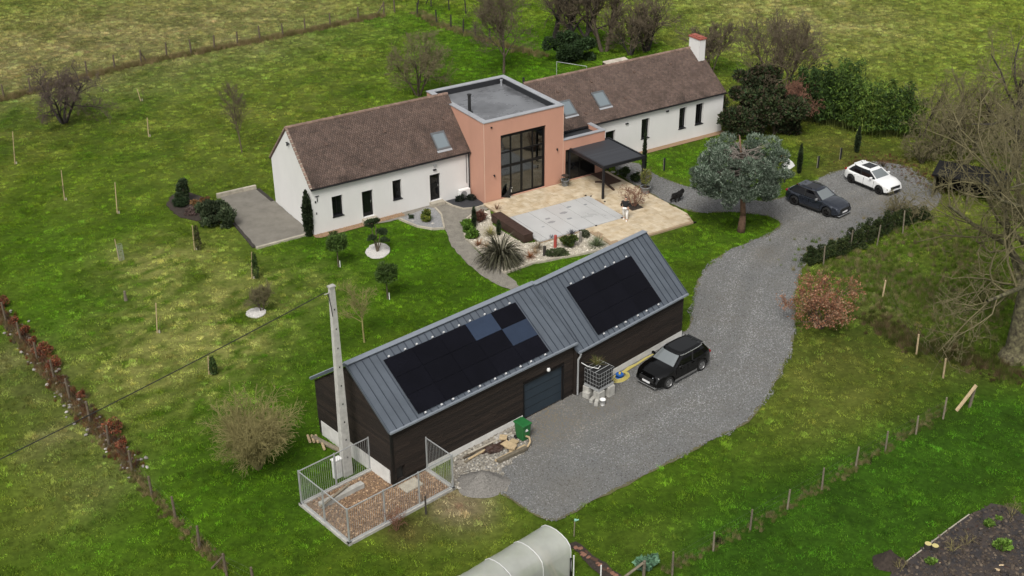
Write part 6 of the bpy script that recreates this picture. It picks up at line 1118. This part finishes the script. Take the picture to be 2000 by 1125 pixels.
# terrace objects
def pot(name, label, x, y, r_=.24, h_=.42, plant=None, seed=0):
    root = thing(name, label, 'planter', HS.w(x, y, .12)); MB().lathe([(r_ * .8, 0), (r_, h_ * .9), (r_ * 1.06, h_ * .92), (r_ * 1.06, h_), (r_ * .92, h_), (r_ * .9, h_ * .85)], 18, cap=False).build('pot', M['pot_grey'], root, smooth=True); MB().lathe([(.001, h_ * .86), (r_ * .9, h_ * .86)], 14, cap=False).build('soil', M['soil'], root)
    return root
p = pot('planter', 'grey round planter with spiky plant beside the glazed front', 18.6, -2.55, .3, .45); pl = spiky('spiky', '', (0, 0, 0), 70, .8, .045, [(.1, .085, .03), (.16, .14, .06), (.06, .07, .025)], 500, arch=.7, parent=p); p.children[-1].location = (0, 0, .38)
p = pot('planter', 'grey square set planter with leafless yellow shrub at the pergola post', 22.65, -6.75, .36, .45); S, t = bare_segments(55, 1.6, .02, 3, stems=5, spread=.4, up=.15, count=(5, 4, 3), thin=.004); SS = [s for L_ in S for s in L_]; V, F = tubes_np([s[0] + np.array([0, 0, .4]) for s in SS], [s[1] + np.array([0, 0, .4]) for s in SS], [s[2] for s in SS], [s[3] for s in SS], 3); put('twigs', mesh_np('twigs', V, F, mats=[M['twig_olive']]), p); foliage('foliage', p, [((0, 0, 1.2), (.4, .4, .6))], 500, .07, [(.2, .2, .05), (.12, .14, .04)], 56)
g = thing('door_mat', 'large dark brown mat on the paving under the pergola', 'mat', HS.w(21.9, -3.1, .122), HS.th); MB().box(-.55, .55, -1.15, 1.15, 0, .03).build('carpet', M['mat_brown'], g)
g = thing('angled_timber', 'dark angled timber beam lying on paving beside the mat', 'timber', HS.w(21.2, -3.8, .125), HS.th); MB().beam((-.5, .45, .06), (.05, .02, .06), .1, .12).beam((.05, .02, .06), (-.25, -1.5, .06), .12, .11).build('beam', M['wood_dark'], g)
for (u, v, m_, h_, w_, lab) in ((1084, 484, 'red_paint', .95, .11, 'red painted wooden post sculpture in the pebble bed'), (1133, 474, 'grey_stone', .85, .1, 'slim grey standing stone in the pebble bed'), (1063, 500, 'bark_dark', .75, .11, 'dark stump post at the front of the pebble bed')):
    g = thing('garden_post', lab, 'post', B(u, v)); MB().lathe([(w_ * .9, -.03), (w_, .1), (w_ * .92, h_ * .6), (w_ * .96, h_ * .95), (w_ * .5, h_)], 9).build('post', M[m_], g, rot=(.04, .03, 0))
rocks2 = [rock_mesh('boulder', 70 + i, M['white_stone'], 2) for i in range(3)]
for i, (p, s) in enumerate(((HS.w(22.95, -2.5, .12), .35), (HS.w(23.05, -2.95, .1), .28), (G(845, 437), .3), (G(806, 432), .25))): o = put('boulder', rocks2[i % 3], None, p, (0, 0, i), (s, s * .8, s * .7)); tag(o, ['white boulder at the terrace corner next to the annex', 'smaller white boulder at the terrace edge by the dark shrub', 'white boulder in the leaf shaped gravel bed', 'small white boulder beside the tiny dark shrub'][i], 'boulder')
# barn yard: water tank, blocks, bucket, can, hose, bin, debris
W2w = lambda a, d, z=0.0: G2.w(a, d, z)
def block(p, s, rz, lab, m='concrete'):
    g = thing('concrete_block', lab, 'block', p, rz); mb = MB(); x, y, z = s; mb.box(-x / 2, x / 2, -y / 2, y / 2, 0, z); mb.build('block', M[m], g, bevel=.012)
tank_c = W2w(.95, -.78); tb = .62
t = thing('water_tank', 'black water tank in a metal cage standing on concrete blocks', 'water tank', (tank_c.x, tank_c.y, tb), G2.th)
MB().box(-.55, .55, -.48, .48, .12, 1.0).build('tank', M['plastic_black'], t, bevel=.05); MB().box(-.6, .6, -.52, .52, 0, .1).build('pallet', M['galv'], t); cg = []
for i in range(7):
    x_ = -.58 + i * 1.16 / 6
    for y_ in (-.51, .51): MB().tube((x_, y_, .1), (x_, y_, 1.05), .008, n=5).build('cage_bar', M['galv'], t)
for i in range(6):
    y_ = -.51 + i * 1.02 / 5
    for x_ in (-.58, .58): MB().tube((x_, y_, .1), (x_, y_, 1.05), .008, n=5).build('cage_bar', M['galv'], t)
for z_ in (.12, .35, .58, .81, 1.05): MB().path([(-.58, -.51, z_), (.58, -.51, z_), (.58, .51, z_), (-.58, .51, z_), (-.58, -.51, z_)], .009, 5).build('cage_ring', M['galv'], t)
for y_ in (-.2, .2): MB().tube((-.58, y_, 1.06), (.58, y_, 1.06), .018, n=6).build('top_bar', M['galv'], t)
MB().path([(-.75, .6, 1.4), (-.55, .3, 1.2), (-.2, -.1, 1.1), (.1, .05, 1.08), (.15, .05, .98)], .018, 6).build('inlet_hose', M['white_plastic'], t)
for i, (a, b_) in enumerate(((-.42, -.4), (.35, -.42), (-.42, .35), (.38, .35))): block(W2w(.95 + a, -.78 + b_, 0), (.46, .4, .6), G2.th, 'concrete block supporting the caged water tank')
for i in bpy.data.objects:
    if i.name.startswith('concrete_block') and i.parent is None: i['group'] = 'blocks under the water tank'
for i, (a, b_, s, rz, lab) in enumerate(((.22, -1.0, (.4, .2, .2), .3, 'low concrete block lying between tank and barn corner'), (.25, -.55, (.2, .4, .35), .1, 'upright hollow concrete block against the barn corner'), (.15, -1.35, (.4, .2, .2), .6, 'tilted block at the edge of the drive by the bucket'))): block(W2w(a, b_), s, G2.th + rz, lab)
spiky('tank_weeds', 'yellowish weeds growing above the caged tank', W2w(1.05, -.5, tb + 1.0), 90, .65, .02, [(.16, .16, .04), (.09, .1, .03), (.2, .16, .08)], 501, arch=.6, up0=.5)
b = thing('bucket', 'white plastic bucket on gravel beside the tank blocks', 'bucket', W2w(.32, -1.62)); MB().lathe([(.12, 0), (.15, .33), (.165, .33), (.165, .36), (.145, .36), (.115, .02)], 16, cap=False).lathe([(.001, .015), (.118, .015)], 12, cap=False).build('pail', M['white_plastic'], b, smooth=True); MB().path([(.16 * math.cos(a), .16 * math.sin(a) * .3, .34 - .12 * math.sin(a)) for a in np.linspace(0, math.pi, 9)], .006, 4).build('handle', M['galv'], b)
b = thing('yellow_can', 'yellow and black jerrycan against the tank blocks', 'can', W2w(1.82, -.85), G2.th); MB().box(-.08, .1, -.15, .15, 0, .36).build('can', M['yellow'], b, bevel=.03); MB().box(-.2, -.09, -.16, .16, 0, .34).build('black_half', M['plastic_black'], b, bevel=.03); MB().tube((0, .05, .36), (0, .05, .42), .03, n=8).build('cap', M['plastic_black'], b)
hs_ = thing('hose', 'pale yellow garden hose coiled at the foot of the barn wall', 'hose', W2w(2.95, -.55), G2.th); hm = MB(); r = random.Random(2)
for k in range(4): hm.path([(math.cos(a) * (.62 - .07 * k) + .05 * r.random(), math.sin(a) * (.36 - .04 * k), .035 + .035 * k + .01 * math.sin(3 * a)) for a in np.linspace(0, 6.28, 26)], .026, 5)
for k in range(4): hm.path([(.4, .12 + .05 * k, .05), (1.0, .2 + .04 * k, .06 + .02 * k), (1.7, .22 + .03 * k, .05), (2.6, .28 + .03 * k, .05), (3.3, .3, .04)], .026, 5)
hm.build('coil', M['hose'], hs_); rl = thing('hose_reel', 'blue hose reel lying inside the yellow coil', 'reel', W2w(2.95, -.5), G2.th); MB().lathe([(.22, 0), (.22, .05), (.1, .06), (.1, .2), (.22, .21), (.22, .26)], 16).build('drum', M['blue'], rl); MB().tube((0, 0, .26), (.0, 0, .36), .06, n=10).build('hub', M['yellow'], rl)
bn = thing('wheelie_bin', 'green wheelie bin standing by the blue barn door', 'bin', G(1021, 857), G1.th)
MB()._add
mb = MB(); mb._add([(-.22, -.25, .06), (.22, -.25, .06), (.22, .25, .06), (-.22, .25, .06), (-.28, -.33, .95), (.28, -.33, .95), (.28, .33, .95), (-.28, .33, .95)], [(0, 3, 2, 1), (4, 5, 6, 7), (0, 1, 5, 4), (1, 2, 6, 5), (2, 3, 7, 6), (3, 0, 4, 7)]); mb.build('body', M['green_bin'], bn, bevel=.03); MB().box(-.31, .31, -.38, .36, .95, 1.02).build('lid', M['green_bin'], bn, bevel=.025); MB().tube((-.28, .4, .98), (.28, .4, .98), .025, n=8).build('handle', M['green_bin'], bn)
for s in (-1, 1): MB().tube((s * .22, .27, .1), (s * .28, .27, .1), .1, n=14).build('wheel', M['rubber'], bn)
MB().prism([(-.1, 0), (.1, 0), (.03, .09), (.06, .17), (-.02, .2), (-.08, .1)], 0, .004).build('recycling_mark', M['white_plastic'], bn, rot=(math.pi / 2 - .09, 0, 0), loc=(0, -.318, .6))
DB = lambda u, v: G(u, v)
for i, (a, b_, w_, h_, m_, lab) in enumerate([((908, 905), (955, 872), .14, .06, 'wood_grey', 'weathered board lying nearest the gravel heap'), ((915, 900), (950, 882), .1, .05, 'wood_pale', 'short pale board among the old timber'), ((905, 898), (962, 868), .12, .05, 'bark', 'dark bark slab board against the barn plinth'), ((940, 888), (992, 862), .16, .08, 'wood_dark', 'thick dark board in the middle of the timber heap'), ((915, 890), (1000, 850), .1, .12, 'kerb', 'long pale sill stone leaning at the plinth'), ((972, 905), (1028, 880), .2, .16, 'wood_grey', 'long weathered trough plank at the front of the heap'), ((968, 902), (1026, 872), .14, .08, 'wood_pale', 'pale plank behind the trough plank')]):
    p, q = DB(*a), DB(*b_); g = thing('old_board', lab, 'board', p); z = .06 + .03 * (i % 3); MB().beam((0, 0, z), q - p + Vector((0, 0, z + .05 * (i % 2))), w_, h_).build('board', M[m_], g)
p = DB(1030, 878); g = thing('curved_offcut', 'curved pale timber offcut ends at the trough plank', 'timber', p); MB().path([(0, 0, .15), (.15, .25, .3), (.1, .55, .35), (-.1, .75, .3), (-.35, .8, .25)], .05, 6).build('offcut', M['wood_pale'], g)
for i, (u, v, s, rz) in enumerate(((1003, 868, .42, .3), (990, 874, .45, .1), (983, 862, .38, .8), (1000, 882, .4, .5))): g = thing('paving_offcut', 'square beige paving slab stacked on the timber heap', 'slab', DB(u, v), rz + .7, 'beige slabs on the timber heap'); MB().box(-s / 2, s / 2, -s / 2, s / 2, .12 + .05 * i, .18 + .05 * i).box(-s * .3, s * .3, -s * .3, s * .3, 0, .12 + .05 * i).build('slab', M['wood_pale'], g)
g = thing('tarp_heap', 'crumpled dark brown tarpaulin on the timber heap', 'tarpaulin', DB(965, 880)); put('sheet', rock_mesh('sheet', 5, M['wood_dark'], 3, .5), g, (0, 0, .12), (0, 0, .4), (1.0, .6, .55))
for i in range(34):
    rr_ = random.Random(i); p = DB(983 + rr_.gauss(0, 8), 858 + rr_.gauss(0, 5)); o = put('rubble_stone', rocks2[i % 3], None, p + Vector((0, 0, .06)), (0, 0, i), (.2 * rr_.uniform(.5, 1.1),) * 2 + (.16,)); tag(o, 'white rubble stone in the little heap by the plinth', 'stone', 'white rubble stones by the plinth')
def heap(name, label, base, rad, h_, m, seed):
    n = 40; V, F = [], []; r = np.random.default_rng(seed); R_ = np.linspace(0, 1, 12)
    for q in R_:
        for k in range(n): a = 2 * math.pi * k / n; x, y = math.cos(a) * q * rad * (1 + .12 * math.sin(3 * a + seed)), math.sin(a) * q * rad * .8; V.append((x, y, h_ * max(0, 1 - q) ** 1.15 + r.normal(0, .025) * (q < 1) - .02))
    F = [(i * n + k, i * n + (k + 1) % n, (i + 1) * n + (k + 1) % n, (i + 1) * n + k) for i in range(11) for k in range(n)]; g = thing(name, label, 'heap', base); o = put('mound', mesh_np('mound', V, F, smooth=False, mats=[m]), g)
heap('gravel_heap', 'conical heap of grey gravel by the dog run', G(942, 945), 1.35, .75, mat('heap_gravel', (.17, .16, .145), .95, var=.45, vscale=14, bump=.8, bscale=25), 1)
heap('soil_heap', 'dark brown soil mound beside the vegetable plot', G(1735, 1098), .75, .7, M['soil'], 2)
for i, (u, v, w_, lab) in enumerate(((612, 858, .5, 'old log pile end at the back corner of the barn'), (640, 872, .4, 'rotten log lying along the barn gable'))): p = G(u, v); g = thing('old_log', lab, 'log', p); MB().tube((0, 0, .12), (1.2, -.9, .12), .13, .1, 9).build('log', M['wood_grey'], g); [MB().tube((.2 * k - .3, .2, .1), (.2 * k - .1, -.4, .12), .07, n=7).build('log_piece', M['wood_pale'], g) for k in range(3 if i == 0 else 1)]
g = thing('weathered_planks', 'two grey planks lying behind the utility pole inside the bars', 'planks', G1.w(-3.3, 1.1, .02), G1.th); MB().box(-.2, 2.2, -.25, .05, 0, .25).build('stone_block', M['concrete'], g); MB().beam((-.4, -.4, .3), (1.6, .1, .36), .12, .06).build('plank', M['wood_grey'], g)
g = thing('iron_post', 'rusty iron post standing outside the dog run', 'post', B(832, 1003)); MB().box(-.04, .04, -.04, .04, -.1, 1.0).build('post', M['bark_dark'], g)
bare_tree('bare_shrub', 'small reddish bare shrub outside the dog run kerb', B(775, 1035), 1.3, .02, 3, M['twig_red'], M['twig_red'], 601, stems=5, spread=.5, up=.1, count=(6, 5, 3), thin=.005)
# polytunnel
pt = thing('polytunnel', 'translucent polytunnel greenhouse beside the narrow soil strip', 'greenhouse', (2.39, 41.3, 0), G1.th)
hw, hh, Lp = 1.55, 2.25, 9.0; film = glass('poly_film', (.7, .72, .66), rough=.3)
m = bpy.data.materials.new('poly_sheet'); m.use_nodes = True; t_ = m.node_tree; b_ = t_.nodes['Principled BSDF']; b_.inputs['Base Color'].default_value = (.74, .75, .71, 1); b_.inputs['Roughness'].default_value = .35
tn = t_.nodes.new('ShaderNodeBsdfTransparent'); tl_ = t_.nodes.new('ShaderNodeBsdfTranslucent'); tl_.inputs[0].default_value = (.6, .6, .54, 1); m1 = t_.nodes.new('ShaderNodeMixShader'); m1.inputs[0].default_value = .35; m2 = t_.nodes.new('ShaderNodeMixShader')
nz = t_.nodes.new('ShaderNodeTexNoise'); nz.inputs['Scale'].default_value = 1.5; nz.inputs['Detail'].default_value = 6; mr = t_.nodes.new('ShaderNodeMapRange'); mr.inputs[3].default_value = .3; mr.inputs[4].default_value = .7; t_.links.new(nz.outputs[0], mr.inputs[0]); t_.links.new(mr.outputs[0], m2.inputs[0])
t_.links.new(b_.outputs[0], m1.inputs[1]); t_.links.new(tl_.outputs[0], m1.inputs[2]); t_.links.new(m1.outputs[0], m2.inputs[1]); t_.links.new(tn.outputs[0], m2.inputs[2]); t_.links.new(m2.outputs[0], t_.nodes['Material Output'].inputs[0])
arch = [(0, 0), (-.02, .8), (0, 1.5), (.06, 1.78), (.28, 1.98), (.6, 2.08), (.93, 2.12), (1.26, 2.08), (1.58, 1.98), (1.8, 1.78), (1.86, 1.5), (1.88, .8), (1.86, 0)]
n = len(arch); rr_ = np.random.default_rng(4)
for k in range(6):
    xa, xb = -k * 1.6 - .02, -(k + 1) * 1.6 + .02; V = []; 
    for j in range(9):
        x = xa + (xb - xa) * j / 8; V += [(x, a, z + rr_.normal(0, .008) - .02 * math.sin(math.pi * j / 8)) for a, z in arch]
    F = [(j * n + i, j * n + i + 1, (j + 1) * n + i + 1, (j + 1) * n + i) for j in range(8) for i in range(n - 1)]; put('film_bay', mesh_np('film_bay', V, F, smooth=True, mats=[m]), pt)
for k in range(7): MB().path([(-k * 1.6, a, z + .012) for a, z in arch], .02, 6).build('hoop', M['clamp'], pt)
put('end_film', mesh_np('end_film', [(.0, a, z) for a, z in arch] + [(0, .93, .0)], [(i, i + 1, n) for i in range(n - 1)], mats=[m]), pt)
MB().box(-.06, .06, -.03, .03, 0, 1.2).build('corner_post', M['frame'], pt); MB().box(-9.6, 0, -.05, .05, -.05, .2).build('base_board', M['wood_pale'], pt)
for a in (.3, .7, 1.2): MB().tube((-.4, a, 0), (-.9, a + .3, 1.7), .03, n=6).build('inner_stake', M['wood_pale'], pt)
foliage('plants', pt, [((-1.2, .6, .3), (.5, .4, .35)), ((-2.6, 1.3, .4), (.8, .4, .45)), ((-4.5, .7, .3), (1, .4, .35))], 1500, .12, GREEN, 602)
for u, v, vt, lab in ((1120, 1128, 1085, 'white stake beside the polytunnel corner'), (1173, 1140, 1104, 'white stake at the narrow soil strip')): b = B(u, v); g = thing('white_stake', lab, 'stake', b); MB().tube((0, 0, -.1), (0, 0, max(.8, H_(u, v, u, vt))), .03, n=7).build('stake', M['white_plastic'], g)
g = thing('water_tap', 'green garden standpipe on the lawn above the polytunnel', 'tap', B(1121, 1047)); MB().tube((0, 0, -.1), (.02, 0, .85), .025, n=7).build('pipe', M['wood_grey'], g); MB().tube((.02, 0, .85), (.2, .03, .9), .03, n=7).box(0, .1, -.05, .05, .87, .93).build('tap', mat('tap_green', (.25, .5, .38), .5), g)
g = thing('braced_post', 'grey fence post with sloping brace by the kale', 'post', B(1257, 1128)); MB().tube((0, 0, -.1), (0, 0, .9), .07, n=8).build('post', M['wood_grey'], g); MB().tube((-.05, 0, .8), (-.9, -.35, .3), .06, n=8).build('brace', M['wood_grey'], g)
bush('kale_plant', 'big blue green kale plant by the braced post', B(1262, 1112), [((0, 0, .3), (.42, .4, .25)), ((.2, .1, .4), (.35, .3, .22)), ((-.25, .1, .35), (.3, .3, .2))], 420, .2, [(.1, .2, .12), (.15, .27, .17), (.07, .14, .08)], 603, cat='plant', aspect=1.3, upb=.8)
# vegetable plot contents
for i, (u, v) in enumerate(((1811, 1072), (1825, 1076))): g = thing('cut_log', 'upright sawn log with pale cut face on the black film', 'log', G(u, v, .03), 0, 'pair of sawn logs on the film'); MB().lathe([(.15, 0), (.15, .3)], 16).build('bark', M['bark_dark'], g); MB().lathe([(.001, .301), (.145, .301)], 16, cap=False).build('cut_face', mat('cut_wood', (.5, .43, .18), .8), g)
for u, v, s, lab in ((1955, 1070, .42, 'largest lime green salad plant on the black film'), (1933, 1026, .26, 'small lime green salad plant near the plot corner'), (1816, 1099, .24, 'small lime green salad plant beside the sawn logs'), (1950, 1013, .14, 'tiny green seedling at the plot corner')): bush('salad_plant', lab, G(u, v, .03), [((0, 0, s * .35), (s, s, s * .4))], int(900 * s), .1, [(.12, .22, .03), (.17, .28, .05), (.08, .15, .02)], int(u), cat='plant', upb=.8)
for i, (u, v, hh_) in enumerate(((1860, 1075, .8), (1888, 1062, .6), (1975, 1005, .9), (1760, 1110, .5))): bare_tree('dead_plant_shrub', ['dead pale stalk plant beside the sawn logs', 'withered brown plant in the middle of the plot', 'bare twig heap at the plot corner', 'dead twigs beside the soil mound'][i], G(u, v, .03), hh_, .02, 3, M['twig_pale'], M['twig'], 610 + i, stems=4, spread=.7, up=.05, count=(5, 4, 3), thin=.005)
r = random.Random(12)
for i in range(46):
    u, v = r.uniform(1800, 1998), r.uniform(1010, 1122); p = G(u, v, .035)
    if not inpoly(np.array([p.x]), np.array([p.y]), PLOT)[0]: continue
    m_ = r.choice(['wood_pale', 'wood_grey', 'wood_dark', 'bark']); s = r.uniform(.08, .3); o = put('plant_debris', rock_mesh('plant_debris', i, M[m_], 1, .5), None, p, (0, 0, r.uniform(0, 6)), (s, s * r.uniform(.3, .8), s * .4)); tag(o, 'scrap of plant debris on the black film', 'debris', 'plant debris on the vegetable plot', kind='thing')
r = random.Random(13)
for i in range(26): t = r.random(); p = G(1124 + t * 80 + r.gauss(0, 6), 1068 + t * 58, .025); s = r.uniform(.15, .35); o = put('leaf_litter', rock_mesh('leaf_litter', 100 + i, M['mat_brown'] if i % 2 else M['twig_red'], 1, .4), None, p, (0, 0, r.uniform(0, 6)), (s, s * .7, s * .5)); tag(o, 'clump of brown leaf litter on the narrow soil strip', 'leaf litter', 'leaf litter on the soil strip', kind='thing')
# ------------------------------------------------------------------ person and dogs (skinned bodies)
def skin_body(name, joints, edges, parent, m, root=0, sub=2):
    me = bpy.data.meshes.new(name); me.from_pydata([j[0] for j in joints], edges, []); o = put(name, me, parent); me.materials.append(m)
    sk = o.modifiers.new('skin', 'SKIN'); sk.use_smooth_shade = True
    for i, j in enumerate(joints): q = j[1] if isinstance(j[1], tuple) else (j[1], j[1]); me.skin_vertices[0].data[i].radius = q; me.skin_vertices[0].data[i].use_root = (i == root)
    sb = o.modifiers.new('sub', 'SUBSURF'); sb.levels = sub; sb.render_levels = sub; return o
ps = thing('person', 'person in black hooded top and white trousers walking on the terrace', 'person', G(1221, 430, .125), math.radians(255)); ps.scale = (1.2, 1.2, 1.0)   # +x = facing
body = [((0, 0, .93), (.14, .16)), ((0, 0, 1.1), (.125, .15)), ((.0, 0, 1.32), (.13, .19)), ((0, 0, 1.44), (.08, .1)), ((.01, 0, 1.5), (.055, .055)), ((.02, 0, 1.6), (.085, .075)), ((.025, 0, 1.68), (.075, .07)),
        ((0, .18, 1.38), .065), ((-.04, .26, 1.14), .052), ((.14, .2, 1.0), .042), ((.2, .13, 1.0), .036), ((0, -.18, 1.38), .065), ((-.05, -.26, 1.14), .052), ((.13, -.2, 1.02), .042), ((.2, -.12, 1.02), .036),
        ((.01, .095, .86), (.1, .1)), ((.1, .1, .5), (.072, .072)), ((.02, .1, .1), (.055, .055)), ((.14, .1, .04), (.04, .045)), ((-.02, -.095, .86), (.1, .1)), ((-.04, -.1, .48), (.072, .072)), ((-.22, -.1, .12), (.055, .055)), ((-.12, -.1, .04), (.04, .045))]
ed = [(0, 1), (1, 2), (2, 3), (3, 4), (4, 5), (5, 6), (2, 7), (7, 8), (8, 9), (9, 10), (2, 11), (11, 12), (12, 13), (13, 14), (0, 15), (15, 16), (16, 17), (17, 18), (0, 19), (19, 20), (20, 21), (21, 22)]
skin_body('body', body, ed, ps, M['skin'])
grow = lambda js, k: [(j[0], tuple(q * k for q in (j[1] if isinstance(j[1], tuple) else (j[1], j[1])))) for j in js]
top_ = grow([body[i] for i in (0, 1, 2, 3, 7, 8, 9, 11, 12, 13)], 1.14); skin_body('hooded_top', top_, [(0, 1), (1, 2), (2, 3), (2, 4), (4, 5), (5, 6), (2, 7), (7, 8), (8, 9)], ps, M['cloth_black'])
tro = grow([((0, 0, .98), (.12, .15)), body[0], body[15], body[16], body[17], body[19], body[20], body[21]], 1.16); skin_body('trousers', tro, [(0, 1), (1, 2), (2, 3), (3, 4), (1, 5), (5, 6), (6, 7)], ps, M['cloth_white'], 1)
skin_body('hair', [((-.01, 0, 1.7), (.085, .085)), ((-.04, 0, 1.62), (.085, .088)), ((-.07, 0, 1.5), (.07, .08)), ((-.09, 0, 1.36), (.05, .07))], [(0, 1), (1, 2), (2, 3)], ps, M['hair'])
fc = MB().lathe([(.001, 0), (.012, .01), (.001, .03)], 6, (.105, 0, 1.6)); fc.build('nose', M['skin'], ps)
for s in (-1, 1): MB().lathe([(.001, 0), (.011, .006), (.001, .012)], 6, (.092, .03 * s, 1.625)).build('eye', M['hair'], ps)
for s in (-1, 1):
    hd = [((.2, .125 * s, 1.01), .034), ((.26, .1 * s, 1.01), .03)] + [((.3, (.07 + .02 * k) * s, 1.03 - .008 * k), .011) for k in range(4)] + [((.32, (.06 + .02 * k) * s, 1.0 - .008 * k), .01) for k in range(4)] + [((.24, .065 * s, 1.04), .012), ((.28, .045 * s, 1.05), .011)]
    skin_body('hand', hd, [(0, 1)] + [(1, 2 + k) for k in range(4)] + [(2 + k, 6 + k) for k in range(4)] + [(0, 10), (10, 11)], ps, M['skin'], 0, 1)
for s, bx in ((1, .14), (-1, -.12)): MB().box(bx - .17, bx + .08, s * .1 - .045, s * .1 + .045, .0, .07).build('shoe', M['cloth_white'], ps, bevel=.02)
cp = thing('white_bundle', 'white folded cloth held in front by the person', 'cloth', ps.matrix_basis @ Vector((.3, 0, 1.05)), math.radians(255)); put('folds', rock_mesh('folds', 8, M['cloth_white'], 3, .7), cp, (0, 0, 0), (0, 0, 0), (.16, .34, .14))
def dog_walk(base, rz):
    d = thing('dog', 'shaggy black dog walking on the gravel beside the terrace', 'dog', base, rz)
    J = [((-.3, 0, .52), (.13, .13)), ((-.05, 0, .5), (.145, .14)), ((.22, 0, .53), (.16, .15)), ((.38, 0, .64), (.11, .11)), ((.5, 0, .72), (.1, .1)), ((.63, 0, .67), (.055, .05)), ((-.42, 0, .5), (.05, .05)), ((-.58, 0, .34), (.055, .055)), ((-.66, 0, .24), (.03, .03))]
    E_ = [(0, 1), (1, 2), (2, 3), (3, 4), (4, 5), (0, 6), (6, 7), (7, 8)]; n = len(J)
    for s in (-1, 1):
        f = .1 * s; J += [((.24 + f, .1 * s, .32), (.06, .06)), ((.22 + f * 1.5, .1 * s, .16), (.042, .042)), ((.24 + f * 1.8, .1 * s, .03), (.045, .045))]; E_ += [(2, n), (n, n + 1), (n + 1, n + 2)]; n += 3
        J += [((-.24 - f * .6, .1 * s, .36), (.085, .08)), ((-.36 - f, .1 * s, .2), (.045, .045)), ((-.3 - f * 1.4, .1 * s, .03), (.045, .045))]; E_ += [(0, n), (n, n + 1), (n + 1, n + 2)]; n += 3
    skin_body('body', J, E_, d, M['fur_black'], 1)
    for s in (-1, 1): MB().prism([(-.05, 0), (.05, 0), (.0, -.13)], -.012, .012).build('ear', M['fur_black'], d, loc=(.47, .09 * s, .8), rot=(math.pi / 2 + .3 * s, 0, 0))
    # shaggy coat
    r = np.random.default_rng(2); P = np.concatenate([blob_points(r, 700, c, q, .85)[0] for c, q in (((-.3, 0, .5), (.2, .17, .2)), ((0, 0, .5), (.25, .18, .2)), ((.25, 0, .53), (.2, .18, .22)), ((.45, 0, .7), (.14, .13, .14)))]); N = r.normal(0, .4, P.shape) + np.array([-.3, 0, -.8]); V, F = leaf_quads(P, N, .035, r, 3.5); o = put('coat', mesh_np('coat', V, F, mats=[M['fur_black']]), d)
dog_walk(G(1322, 394), math.radians(35))
d = thing('dog', 'black and white dog sitting against the glazed front', 'dog', G(993, 385, .125), math.radians(15))
J = [((-.16, 0, .16), (.15, .14)), ((-.02, 0, .32), (.13, .13)), ((.08, 0, .48), (.11, .11)), ((.12, 0, .6), (.08, .08)), ((.17, 0, .7), (.085, .08)), ((.29, 0, .67), (.045, .042)), ((-.34, .05, .06), (.05, .05)), ((-.5, .15, .05), (.035, .035)), ((.13, .08, .3), (.05, .05)), ((.16, .08, .04), (.045, .04)), ((.13, -.08, .3), (.05, .05)), ((.16, -.08, .04), (.045, .04)), ((-.02, .15, .14), (.08, .07)), ((.1, .16, .04), (.045, .045)), ((-.02, -.15, .14), (.08, .07)), ((.1, -.16, .04), (.045, .045))]
skin_body('body', J, [(0, 1), (1, 2), (2, 3), (3, 4), (4, 5), (0, 6), (6, 7), (2, 8), (8, 9), (2, 10), (10, 11), (0, 12), (12, 13), (0, 14), (14, 15)], d, M['fur_black'])
skin_body('white_chest', [((.15, 0, .62), (.07, .07)), ((.17, 0, .48), (.065, .085)), ((.18, 0, .34), (.05, .07))], [(0, 1), (1, 2)], d, M['fur_white']); skin_body('white_muzzle', [((.24, 0, .71), (.05, .05)), ((.3, 0, .675), (.042, .04))], [(0, 1)], d, M['fur_white'])
for s in (-1, 1): MB().prism([(-.04, 0), (.04, 0), (0, .1)], -.012, .012).build('ear', M['fur_black'], d, loc=(.14, .06 * s, .76), rot=(math.pi / 2, 0, 0)); MB().lathe([(.04, 0), (.045, .12)], 8, (.16, .08 * s, .0)).build('white_paw', M['fur_white'], d)
